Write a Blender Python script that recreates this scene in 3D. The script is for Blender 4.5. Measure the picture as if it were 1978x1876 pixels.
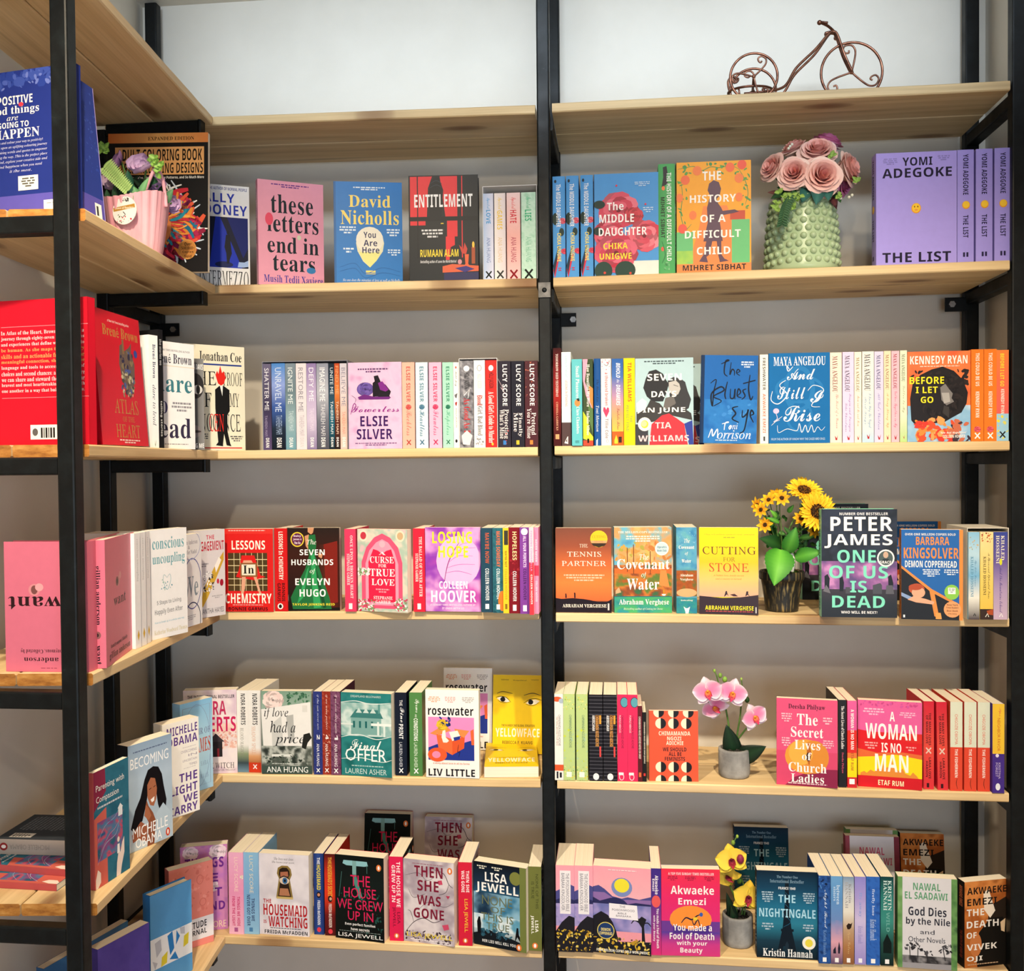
import bpy, math, random
from mathutils import Vector, Matrix, noise
from mathutils.geometry import tessellate_polygon
for o in list(bpy.data.objects): bpy.data.objects.remove(o)
sc = bpy.context.scene
COL = sc.collection
# ------------------------------------------------------------------ camera
FPX, IW, IH = 1870.5, 1978, 1876
CAM = Vector((0.1494, -2.2900, -0.0217))
RGT = Vector((0.9943, 0.1064, -0.0087)); DWN = Vector((-0.0064, -0.0214, -0.9998)); FWD = Vector((-0.1066, 0.9941, -0.0205))
cd = bpy.data.cameras.new('camera'); cam = bpy.data.objects.new('camera', cd); COL.objects.link(cam)
cd.sensor_fit = 'HORIZONTAL'; cd.sensor_width = 36; cd.lens = 36 * FPX / IW; cd.clip_start = .05
cam.matrix_world = Matrix(((RGT.x, -DWN.x, -FWD.x, CAM.x), (RGT.y, -DWN.y, -FWD.y, CAM.y), (RGT.z, -DWN.z, -FWD.z, CAM.z), (0, 0, 0, 1)))
sc.camera = cam
# ------------------------------------------------------------------ light
sc.view_settings.view_transform = 'Standard'; sc.view_settings.look = 'None'
sc.view_settings.gamma = 1; sc.view_settings.use_curve_mapping = False
sc.view_settings.exposure = 0.0
sc.cycles.max_bounces = 6; sc.cycles.use_denoising = True
wd = bpy.data.worlds.new('room_air'); sc.world = wd; wd.use_nodes = True
wd.node_tree.nodes['Background'].inputs[0].default_value = (.72, .85, 1.0, 1)
wd.node_tree.nodes['Background'].inputs[1].default_value = 0.05
def lamp(name, kind, loc, aim, power, col, **kw):
    l = bpy.data.lights.new(name, kind); l.energy = power; l.color = col
    for k, v in kw.items(): setattr(l, k, v)
    o = bpy.data.objects.new(name, l); COL.objects.link(o); o.location = loc
    o.rotation_euler = (Vector(aim) - Vector(loc)).to_track_quat('-Z', 'Y').to_euler()
    return o
lamp('ceiling_spotlight', 'SPOT', (.60, -1.5, 1.24), (.58, .0, -1.0), 182, (1, .83, .60), spot_size=1.44, spot_blend=1.0, shadow_soft_size=.03)
lamp('ceiling_spotlight', 'SPOT', (-.40, -1.5, 1.24), (-.52, .0, -1.0), 182, (1, .83, .60), spot_size=1.44, spot_blend=1.0, shadow_soft_size=.03)
lamp('ceiling_spotlight', 'SPOT', (.05, -3.3, 1.24), (-.15, 0, -.60), 85, (1, .84, .64), spot_size=.95, spot_blend=.5, shadow_soft_size=.05)
lamp('top_wall_fill', 'AREA', (-.05, -.95, 1.22), (-.05, .33, 1.02), 4.2, (.74, .87, 1.0), shape='RECTANGLE', size=2.2, size_y=.10, spread=.85)  # unseen area light added to brighten the wall above the top shelf
lamp('shop_window_daylight', 'AREA', (1.3, -5.0, -.6), (-.5, 0, -.3), 88, (.72, .85, 1.0), shape='RECTANGLE', size=3.0, size_y=1.7)
# ------------------------------------------------------------------ pixel helpers
def ray(x, y): return RGT * ((x - 989) / FPX) + DWN * ((y - 938) / FPX) + FWD
def atY(x, y, Y):
    d = ray(x, y); return CAM + d * ((Y - CAM.y) / d.y)
def atZ(x, y, Z):
    d = ray(x, y); return CAM + d * ((Z - CAM.z) / d.z)
# ------------------------------------------------------------------ materials
def new_mat(name, rough=.5, spec=.5, metal=0.0):
    m = bpy.data.materials.new(name); m.use_nodes = True
    n = m.node_tree; b = n.nodes['Principled BSDF']
    b.inputs['Roughness'].default_value = rough; b.inputs['Specular IOR Level'].default_value = spec; b.inputs['Metallic'].default_value = metal
    return m, n, b
def node(n, t, **kw):
    x = n.nodes.new(t)
    for k, v in kw.items():
        if k.startswith('i_'): x.inputs[int(k[2:])].default_value = v
        else: setattr(x, k, v)
    return x
def ramp(n, stops):
    r = node(n, 'ShaderNodeValToRGB'); e = r.color_ramp.elements
    while len(e) < len(stops): e.new(.5)
    for q, (p, c) in zip(e, stops): q.position = p; q.color = (*c, 1)
    return r
def mixc(n, a, b, f, mode='MIX'):
    m = node(n, 'ShaderNodeMix', data_type='RGBA', blend_type=mode)
    for s, v in ((0, f), (6, a), (7, b)):
        if isinstance(v, (int, float)): m.inputs[s].default_value = v
        elif isinstance(v, tuple): m.inputs[s].default_value = (*v, 1)
        else: n.links.new(v, m.inputs[s])
    return m.outputs[2]
def texco(n, scale=(1, 1, 1), kind='Object'):
    t = node(n, 'ShaderNodeTexCoord'); mp = node(n, 'ShaderNodeMapping'); mp.inputs['Scale'].default_value = scale
    n.links.new(t.outputs[kind], mp.inputs[0]); return mp.outputs[0]
def noise_tex(n, vec, scale, detail=4, rough=.55):
    t = node(n, 'ShaderNodeTexNoise'); t.inputs['Scale'].default_value = scale; t.inputs['Detail'].default_value = detail; t.inputs['Roughness'].default_value = rough
    n.links.new(vec, t.inputs['Vector']); return t.outputs[0]
def bump(n, b, h, strength, dist=.002):
    u = node(n, 'ShaderNodeBump'); u.inputs['Strength'].default_value = strength; u.inputs['Distance'].default_value = dist
    n.links.new(h, u.inputs['Height']); n.links.new(u.outputs[0], b.inputs['Normal'])
def printed(name, rough, spec, sub=0):
    m, n, b = new_mat(name, rough, spec)
    a = node(n, 'ShaderNodeAttribute', attribute_name='Col')
    f = noise_tex(n, texco(n), 60, 3)
    r = ramp(n, [(0, (.94, .94, .94)), (1, (1.04, 1.04, 1.04))]); n.links.new(f, r.inputs[0])
    n.links.new(mixc(n, a.outputs['Color'], r.outputs[0], 1.0, 'MULTIPLY'), b.inputs['Base Color'])
    if sub: b.inputs['Subsurface Weight'].default_value = sub; b.inputs['Subsurface Radius'].default_value = (.01, .006, .004); b.inputs['Subsurface Scale'].default_value = .3
    return m
M_PRINT = printed('printed_card', .6, .12)
M_GLOSS = printed('printed_gloss', .38, .2)
M_PETAL = printed('dyed_fabric_petal', .75, .2, .15)
M_LEAF = printed('dyed_leaf', .5, .3)
def mk_pages():
    m, n, b = new_mat('book_pages', .9, .1)
    f = noise_tex(n, texco(n, (3, 1500, 3)), 1, 2)
    r = ramp(n, [(.3, (.74, .66, .51)), (.7, (.95, .89, .75))]); n.links.new(f, r.inputs[0]); n.links.new(r.outputs[0], b.inputs['Base Color'])
    return m
M_PAGES = mk_pages()
def mk_wood():
    m, n, b = new_mat('pine_wood', .5, .3)
    oi = node(n, 'ShaderNodeObjectInfo'); t = node(n, 'ShaderNodeTexCoord')
    add = node(n, 'ShaderNodeVectorMath', operation='ADD'); sc_ = node(n, 'ShaderNodeVectorMath', operation='SCALE'); sc_.inputs['Scale'].default_value = 37.0
    cmb = node(n, 'ShaderNodeCombineXYZ')
    for i in range(3): n.links.new(oi.outputs['Random'], cmb.inputs[i])
    n.links.new(cmb.outputs[0], sc_.inputs[0]); n.links.new(t.outputs['Object'], add.inputs[0]); n.links.new(sc_.outputs[0], add.inputs[1])
    def mp(s):
        q = node(n, 'ShaderNodeMapping'); q.inputs['Scale'].default_value = s; n.links.new(add.outputs[0], q.inputs[0]); return q.outputs[0]
    knot = node(n, 'ShaderNodeTexVoronoi'); knot.inputs['Scale'].default_value = 1; knot.voronoi_dimensions = '2D'; n.links.new(mp((1.9, 6.2, 5)), knot.inputs['Vector'])
    kr = ramp(n, [(.0, (.9, .9, .9)), (.06, (.75, .75, .75)), (.10, (.5, .5, .5)), (.12, (.18, .18, .18)), (.22, (0, 0, 0))]); n.links.new(knot.outputs['Distance'], kr.inputs[0])
    warp = noise_tex(n, mp((1.6, 9, 9)), 1, 3)
    wv = node(n, 'ShaderNodeTexWave', wave_type='BANDS', bands_direction='Y'); wv.inputs['Scale'].default_value = 1; wv.inputs['Distortion'].default_value = 13; wv.inputs['Detail'].default_value = 3; wv.inputs['Detail Scale'].default_value = .8
    n.links.new(mp((.7, 8, 8)), wv.inputs['Vector'])
    fine = noise_tex(n, mp((5, 190, 190)), 1, 3)
    r1 = ramp(n, [(.25, (.68, .48, .24)), (.5, (.79, .59, .32)), (.8, (.86, .69, .42))]); n.links.new(warp, r1.inputs[0])
    r2 = ramp(n, [(.2, (.82, .76, .66)), (.75, (1, 1, 1))]); n.links.new(wv.outputs[0], r2.inputs[0])
    r3 = ramp(n, [(.3, (.86, .84, .80)), (.7, (1.04, 1.04, 1.04))]); n.links.new(fine, r3.inputs[0])
    c = mixc(n, r1.outputs[0], r2.outputs[0], .4, 'MULTIPLY'); c = mixc(n, c, r3.outputs[0], .8, 'MULTIPLY')
    c = mixc(n, c, (.20, .085, .03), kr.outputs[0])
    st = noise_tex(n, mp((1.1, 22, 22)), 1, 2); sr = ramp(n, [(.64, (0, 0, 0)), (.76, (.6, .6, .6))]); n.links.new(st, sr.inputs[0])
    c = mixc(n, c, (.30, .19, .09), sr.outputs[0])
    n.links.new(c, b.inputs['Base Color']); bump(n, b, fine, .25, .001)
    return m
M_WOOD = mk_wood()
def mk_end():
    m, n, b = new_mat('stained_end_grain', .45, .35)
    f = noise_tex(n, texco(n, (9, 9, 30)), 3, 6, .65)
    r = ramp(n, [(.3, (.22, .07, .015)), (.5, (.48, .20, .04)), (.72, (.66, .33, .09))]); n.links.new(f, r.inputs[0]); n.links.new(r.outputs[0], b.inputs['Base Color'])
    bump(n, b, f, .4, .002); return m
M_END = mk_end()
def mk_steel():
    m, n, b = new_mat('black_painted_steel', .42, .24)
    v = texco(n, (1, 1, 1)); f = noise_tex(n, v, 40, 5, .7)
    r = ramp(n, [(.45, (.003, .004, .0045)), (.70, (.006, .009, .010)), (.82, (.035, .042, .044))]); n.links.new(f, r.inputs[0]); n.links.new(r.outputs[0], b.inputs['Base Color'])
    r2 = ramp(n, [(.3, (.34, .34, .34)), (.8, (.6, .6, .6))]); n.links.new(noise_tex(n, v, 12, 3), r2.inputs[0]); n.links.new(r2.outputs[0], b.inputs['Roughness'])
    bump(n, b, noise_tex(n, v, 160, 2), .12, .001); return m
M_STEEL = mk_steel()
def simple(name, c0, c1, scale=30, rough=.5, spec=.4, metal=0.0, bmp=0.0, stretch=(1, 1, 1), lo=.35, hi=.65):
    m, n, b = new_mat(name, rough, spec, metal)
    f = noise_tex(n, texco(n, stretch), scale, 5)
    r = ramp(n, [(lo, c0), (hi, c1)]); n.links.new(f, r.inputs[0]); n.links.new(r.outputs[0], b.inputs['Base Color'])
    if bmp: bump(n, b, f, bmp, .003)
    return m
M_WALL = simple('painted_plaster', (.69, .65, .575), (.73, .69, .615), 6, .85, .2, 0, .08)
M_FLOOR = simple('brown_wood_floor', (.30, .19, .11), (.40, .27, .16), 4, .5, .3)
M_BOLT = simple('zinc_bolt', (.45, .45, .44), (.7, .7, .68), 80, .3, .5, 1)
M_WORN = simple('worn_bare_steel', (.10, .10, .095), (.24, .23, .22), 60, .5, .4)
M_COPPER = simple('antique_copper_wire', (.09, .035, .022), (.30, .13, .08), 45, .32, .5, .85)
M_VASE = simple('sage_glazed_ceramic', (.40, .52, .30), (.46, .58, .35), 8, .26, .4)
M_CONC = simple('grey_concrete', (.20, .20, .20), (.38, .38, .37), 22, .95, .1, 0, .8)
M_SOIL = simple('black_potting_gravel', (.006, .006, .006), (.04, .035, .03), 120, .8, .3, 0, 1)
M_POT = simple('gold_brushed_black_pot', (.022, .022, .02), (.42, .30, .11), 1, .45, .4, .2, .1, (150, 150, 9), .52, .72)
M_MOSS = simple('green_moss', (.008, .03, .004), (.05, .11, .015), 140, .95, .05, 0, 1)
M_CREPE = simple('pink_crepe_paper', (.70, .30, .36), (.86, .46, .52), 30, .7, .2, 0, .3, (1, 1, .2))
M_CASE = simple('slipcase_card', (.72, .72, .74), (.78, .78, .79), 30, .4, .4)
M_CASEG = simple('grey_slipcase_card', (.22, .24, .31), (.27, .29, .36), 30, .4, .4)
M_CASEC = simple('cream_slipcase_card', (.76, .72, .62), (.82, .78, .68), 30, .45, .4)
M_WIREG = simple('green_stem', (.05, .12, .02), (.12, .24, .05), 60, .6, .3)
# ------------------------------------------------------------------ object helpers
def tag(o, label=None, cat=None, group=None, kind=None):
    for k, v in (('label', label), ('category', cat), ('group', group), ('kind', kind)):
        if v: o[k] = v
    return o
def empty(name, loc=(0, 0, 0), mat=None):
    o = bpy.data.objects.new(name, None); o.empty_display_size = .02; COL.objects.link(o)
    if mat is not None: o.matrix_world = mat
    else: o.location = loc
    return o
def hexc(h):
    if len(h) == 3: h = ''.join(c * 2 for c in h)
    return tuple(int(h[i:i + 2], 16) / 255 for i in (0, 2, 4))
class MB:
    'collects faces; colours are sRGB, one per face or one per corner'
    def __init__(s): s.v = []; s.f = []; s.c = []; s.m = []
    def add(s, vs, fs, col=None, mi=0):
        b = len(s.v); s.v += [tuple(v) for v in vs]
        for i, f in enumerate(fs):
            s.f.append([b + q for q in f]); s.m.append(mi)
            if col is None: s.c.append([(1, 1, 1)] * len(f))
            elif isinstance(col, tuple): s.c.append([col] * len(f))
            else: s.c.append([col[q] for q in f])
    def box(s, a, b, col=None, mi=0):
        (x0, y0, z0), (x1, y1, z1) = a, b
        s.add([(x0, y0, z0), (x1, y0, z0), (x1, y1, z0), (x0, y1, z0), (x0, y0, z1), (x1, y0, z1), (x1, y1, z1), (x0, y1, z1)],
              [(0, 3, 2, 1), (4, 5, 6, 7), (0, 1, 5, 4), (1, 2, 6, 5), (2, 3, 7, 6), (3, 0, 4, 7)], col, mi)
    def tube(s, pts, r, n=8, col=None, cap=True, mi=0):
        pts = [Vector(p) for p in pts]; rr = r if isinstance(r, (list, tuple)) else [r] * len(pts)
        up = None; vs = []
        for i, p in enumerate(pts):
            d = (pts[min(i + 1, len(pts) - 1)] - pts[max(i - 1, 0)]).normalized()
            if up is None: up = d.orthogonal().normalized()
            up = (up - d * up.dot(d)).normalized() if (up - d * up.dot(d)).length > 1e-6 else d.orthogonal().normalized()
            w = d.cross(up)
            for k in range(n):
                a = 2 * math.pi * k / n; vs.append(p + (up * math.cos(a) + w * math.sin(a)) * rr[i])
        fs = [(i * n + k, i * n + (k + 1) % n, (i + 1) * n + (k + 1) % n, (i + 1) * n + k) for i in range(len(pts) - 1) for k in range(n)]
        if cap: fs += [tuple(range(n))[::-1], tuple(range((len(pts) - 1) * n, len(pts) * n))]
        s.add(vs, fs, col, mi)
    def lathe(s, prof, n=40, col=None, cx=0, cy=0, mi=0, wob=None):
        vs = []
        for r, z in prof:
            for k in range(n):
                a = 2 * math.pi * k / n; q = r * (wob(a, z) if wob else 1); vs.append((cx + q * math.cos(a), cy + q * math.sin(a), z))
        fs = [(i * n + k, i * n + (k + 1) % n, (i + 1) * n + (k + 1) % n, (i + 1) * n + k) for i in range(len(prof) - 1) for k in range(n)]
        s.add(vs, fs, col, mi)
    def grid(s, fn, nu, nv, col=None, mi=0):
        vs = []; cs = []
        for j in range(nv + 1):
            for i in range(nu + 1):
                vs.append(fn(i / nu, j / nv)); cs.append(col(i / nu, j / nv) if callable(col) else col)
        fs = [(j * (nu + 1) + i, j * (nu + 1) + i + 1, (j + 1) * (nu + 1) + i + 1, (j + 1) * (nu + 1) + i) for j in range(nv) for i in range(nu)]
        s.add(vs, fs, cs if cs[0] is not None else None, mi)
    def ball(s, c, r, n=10, col=None, sq=(1, 1, 1), mi=0):
        s.grid(lambda u, v: (c[0] + r * sq[0] * math.sin(math.pi * v) * math.cos(2 * math.pi * u), c[1] + r * sq[1] * math.sin(math.pi * v) * math.sin(2 * math.pi * u), c[2] - r * sq[2] * math.cos(math.pi * v)), n, max(4, n // 2), col, mi)
    def mesh(s, name, mats, smooth=False):
        me = bpy.data.meshes.new(name); me.from_pydata(s.v, [], s.f)
        ms = mats if isinstance(mats, (list, tuple)) else [mats]
        for m in ms: me.materials.append(m)
        if len(ms) > 1: me.polygons.foreach_set('material_index', s.m)
        if any(m in (M_PRINT, M_GLOSS, M_PETAL, M_LEAF) for m in ms):
            at = me.color_attributes.new('Col', 'BYTE_COLOR', 'CORNER')
            flat = [x for f in s.c for c in f for x in (c[0], c[1], c[2], 1.0)]
            at.data.foreach_set('color_srgb', flat)
        if smooth: me.polygons.foreach_set('use_smooth', [True] * len(s.f))
        me.update(); return me
    def obj(s, name, mats, parent=None, smooth=False, loc=None):
        return link(name, s.mesh(name, mats, smooth), parent, loc)
def link(name, me, parent=None, loc=None):
    o = bpy.data.objects.new(name, me); COL.objects.link(o)
    if parent is not None: o.parent = parent
    if loc is not None: o.location = loc
    return o
def spline(pts, n=8, closed=False):
    P = [Vector(p) for p in pts]; out = []; L = len(P)
    g = (lambda i: P[i % L]) if closed else (lambda i: P[max(0, min(L - 1, i))])
    for i in range(L if closed else L - 1):
        a, b, c, d = g(i - 1), g(i), g(i + 1), g(i + 2)
        for k in range(n):
            t = k / n
            out.append(.5 * (2 * b + (c - a) * t + (2 * a - 5 * b + 4 * c - d) * t * t + (3 * b - a - 3 * c + d) * t ** 3))
    out.append(P[0] if closed else P[-1]); return out
# ------------------------------------------------------------------ the shop shell
def shell(name, a, b, mat):
    m = MB(); m.box(a, b); return tag(m.obj(name, mat), kind='structure')
shell('wall_back', (-1.5, .335, -1.7), (1.3, .43, 1.4), M_WALL)
shell('wall_right', (1.10, -.9, -1.7), (1.2, .335, 1.4), M_WALL)
shell('floor', (-2.4, -6.5, -1.8), (3.4, .335, -1.68), M_FLOOR)
shell('ceiling', (-2.4, -3.2, 1.275), (1.3, .43, 1.4), M_WALL)
UDIR = Vector((.0966, -.9953, 0)); UN = Vector((-.9953, -.0966, 0))     # the side unit: along its front towards the room, and into its depth
m = MB(); p0 = Vector((-1.165, .335, 0)); p1 = p0 + UDIR * 3.2
m.add([(q + UN * w).to_tuple()[:2] + (z,) for w in (0, .1) for q in (p0, p1) for z in (-1.7, 1.4)], [(0, 1, 3, 2), (4, 6, 7, 5), (0, 4, 5, 1), (2, 3, 7, 6), (1, 5, 7, 3), (0, 2, 6, 4)])
tag(m.obj('wall_left', M_WALL), kind='structure')
# ------------------------------------------------------------------ shelf planks
TH = .0213
ZB = {'L': [(.815, .806), (.405, .3995), (.0, .0005), (-.397, -.389), (-.800, -.7926), (-1.2045, -1.2036)],
      'R': [(.8077, .8085), (.3996, .4086), (.0022, .0028), (-.3943, -.3969), (-.7934, -.7965), (-1.2006, -1.2045)]}
XR = {'L': (-.82, -.034), 'R': (.006, 1.032)}
def ztop(k, bay, x):
    if bay == 'U': return ZB['L'][k - 1][0] + TH
    a, b = ZB[bay][k - 1]; x0, x1 = XR[bay]; return a + (b - a) * (x - x0) / (x1 - x0) + TH
ORD = ['top', 'second', 'third', 'fourth', 'fifth', 'bottom']
def plank(L, W, seed, end=False):
    rnd = random.Random(seed); m = MB(); nx = 14; c = .0025
    prof = [(0, c), (c, 0), (W - c, 0), (W, c), (W, TH - c), (W - c, TH), (c, TH), (0, TH - c)]
    vs = []
    for i in range(nx + 1):
        x = L * i / nx; w = (rnd.random() - .5) * .0012
        vs += [(x, y + (w if y < W / 2 else 0), z) for y, z in prof]
    fs = [(i * 8 + k, i * 8 + (k + 1) % 8, (i + 1) * 8 + (k + 1) % 8, (i + 1) * 8 + k) for i in range(nx) for k in range(8)]
    fs = [f[::-1] for f in fs]
    m.add(vs, fs); m.add(vs[:8], [tuple(range(8))], None, 1 if end else 0); m.add(vs[-8:], [tuple(range(8))[::-1]], None, 1 if end else 0)
    return m.mesh('plank', [M_WOOD, M_END] if end else [M_WOOD])
def put_plank(k, bay, a, b, y0, w, which, seed):
    'a, b: world ends of the front lower edge'
    d = Vector(b) - Vector(a); ux = d.normalized(); uz = Vector((0, 0, 1)); uy = uz.cross(ux).normalized(); uz = ux.cross(uy)
    o = link('shelf_plank', plank(d.length, w, seed, bay == 'U'))
    o.matrix_world = Matrix(((ux.x, uy.x, uz.x, a[0] + uy.x * y0), (ux.y, uy.y, uz.y, a[1] + uy.y * y0), (ux.z, uy.z, uz.z, a[2]), (0, 0, 0, 1)))
    nm = {'L': 'wide bay between the corner and the centre post', 'R': 'bay between the centre and end posts', 'U': 'side unit in the corner'}[bay]
    tag(o, f'{which} pine plank of the {ORD[k]} shelf, {nm}', 'shelf', f'pine shelf planks of the {ORD[k]} shelf')
for k in range(6):
    za, zb = ZB['L'][k]; sl = (zb - za) / .786
    ext = -.30
    put_plank(k, 'L', (-1.10, 0, za + sl * ext), (-.034, 0, zb), 0, .153, 'front', 10 + k)
    put_plank(k, 'L', (-1.10, 0, za + sl * ext), (-.034, 0, zb), .156, .156, 'rear', 30 + k)
    za, zb = ZB['R'][k]
    put_plank(k, 'R', (.006, 0, za), (1.032, 0, zb), 0, .153, 'front', 50 + k)
    put_plank(k, 'R', (.006, 0, za), (1.032, 0, zb), .156, .156, 'rear', 70 + k)
    z = ZB['L'][k][0]; A = Vector((-.822, -.003, z)); Bq = A + UDIR * .705
    put_plank(k, 'U', tuple(Bq), tuple(A), 0, .133, 'front', 90 + k)
    put_plank(k, 'U', tuple(Bq), tuple(A), .136, .150, 'rear', 110 + k)
# ------------------------------------------------------------------ steel frames
PW = .030
def bar(m, a, b, r=.0035):
    (x0, y0, z0), (x1, y1, z1) = a, b
    lo = [min(x0, x1), min(y0, y1), min(z0, z1)]; hi = [max(x0, x1), max(y0, y1), max(z0, z1)]
    ax = max(range(3), key=lambda i: hi[i] - lo[i]); o1, o2 = [i for i in range(3) if i != ax]
    ring = []
    for (u, v, a0) in ((lo[o1] + r, lo[o2] + r, math.pi), (hi[o1] - r, lo[o2] + r, 1.5 * math.pi), (hi[o1] - r, hi[o2] - r, 0), (lo[o1] + r, hi[o2] - r, .5 * math.pi)):
        for q in range(3):
            an = a0 + q * math.pi / 4; ring.append((u + r * math.cos(an), v + r * math.sin(an)))
    vs = []
    for e in (lo[ax], hi[ax]):
        for u, v in ring:
            p = [0, 0, 0]; p[ax] = e; p[o1] = u; p[o2] = v; vs.append(tuple(p))
    n = len(ring); flip = ax == 1
    fs = [(k, (k + 1) % n, n + (k + 1) % n, n + k) for k in range(n)] + [tuple(range(n))[::-1], tuple(range(n, 2 * n))]
    if flip: fs = [f[::-1] for f in fs]
    m.add(vs, fs)
def part_bar(name, root, a, b):
    m = MB(); bar(m, a, b); return m.obj(name, M_STEEL, root)
def bracket(root, x0, x1, y, z0, z1, bx):
    m = MB(); bar(m, (x0, y - .004, z0), (x1, y, z1), .002); p = m.obj('wall_bracket', M_STEEL, root)
    m = MB(); zc = (z0 + z1) / 2
    m.add([(bx + .0085 * math.cos(q * math.pi / 3), yy, zc + .0085 * math.sin(q * math.pi / 3)) for yy in (y - .011, y - .004) for q in range(6)], [tuple(range(6)), (6, 7, 1, 0), (7, 8, 2, 1), (8, 9, 3, 2), (9, 10, 4, 3), (10, 11, 5, 4), (11, 6, 0, 5)])
    m.obj('bolt', M_BOLT, p)
def wall_frame(name, label, x0, zs, brk, top, yf=-.002, front=True):
    root = empty('steel_shelf_frame', (0, 0, 0)); tag(root, label, 'shelf frame', 'black steel frames of the bookshelves')
    if front: part_bar('front_post', root, (x0, yf, -1.68), (x0 + PW, yf + PW, top))
    part_bar('rear_post', root, (brk[0], .29, -1.68), (brk[0] + .034, .32, top if brk[4] is None else brk[4]))
    for z in zs: part_bar('crossbar', root, (brk[0] + .002, yf + PW + .0005 if front else .03, z - .031), (brk[0] + .032, .2895, z - .0008))
    bracket(root, brk[1], brk[2], .289, brk[3], brk[3] + .036, (brk[1] + brk[2]) / 2 + (.012 if brk[2] > brk[0] + .05 else -.01))
    return root
wall_frame('c', 'black steel frame with the centre post between the two bays', -.030, [min(ZB['L'][k][1], ZB['R'][k][0]) for k in range(6)], (-.026, .008, .048, .345, None), 1.27)
wall_frame('r', 'black steel frame with the end post at the cream side wall', 1.036, [ZB['R'][k][1] for k in range(6)], (1.036, .985, 1.036, .36, None), 1.27)
wall_frame('l', 'black steel frame in the wall corner behind the side unit', -1.135, [ZB['L'][k][0] + .002 for k in range(6)], (-1.138, -1.104, -1.05, .345, 1.265), 1.265, front=False)
root = empty('steel_shelf_frame'); tag(root, 'black steel frame with the near post at the free end of the side unit', 'shelf frame', 'black steel frames of the bookshelves')
part_bar('front_post', root, (-.782, -.757, -1.68), (-.751, -.727, 1.27)); part_bar('rear_post', root, (-1.10, -.757, -1.68), (-1.07, -.727, 1.27))
for k in range(6):
    z = ZB['L'][k][0]; part_bar('crossbar', root, (-1.0695, -.755, z - .031), (-.7825, -.727, z - .001))
root = empty('steel_shelf_frame'); tag(root, 'black steel cantilever frame under the corner ends of the side unit planks', 'shelf frame', 'black steel frames of the bookshelves')
part_bar('rear_post', root, (-1.104, -.048, -1.68), (-1.074, -.018, .80))
for k in range(6):
    z = ZB['L'][k][0]; part_bar('crossbar', root, (-1.0735, -.045, z - .031), (-.842, -.017, z - .001))
    m = MB(); bar(m, (-.8417, -.0455, z - .0315), (-.834, -.0165, z - .0005), .003); m.obj('end_cap', M_STEEL, root)

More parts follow.
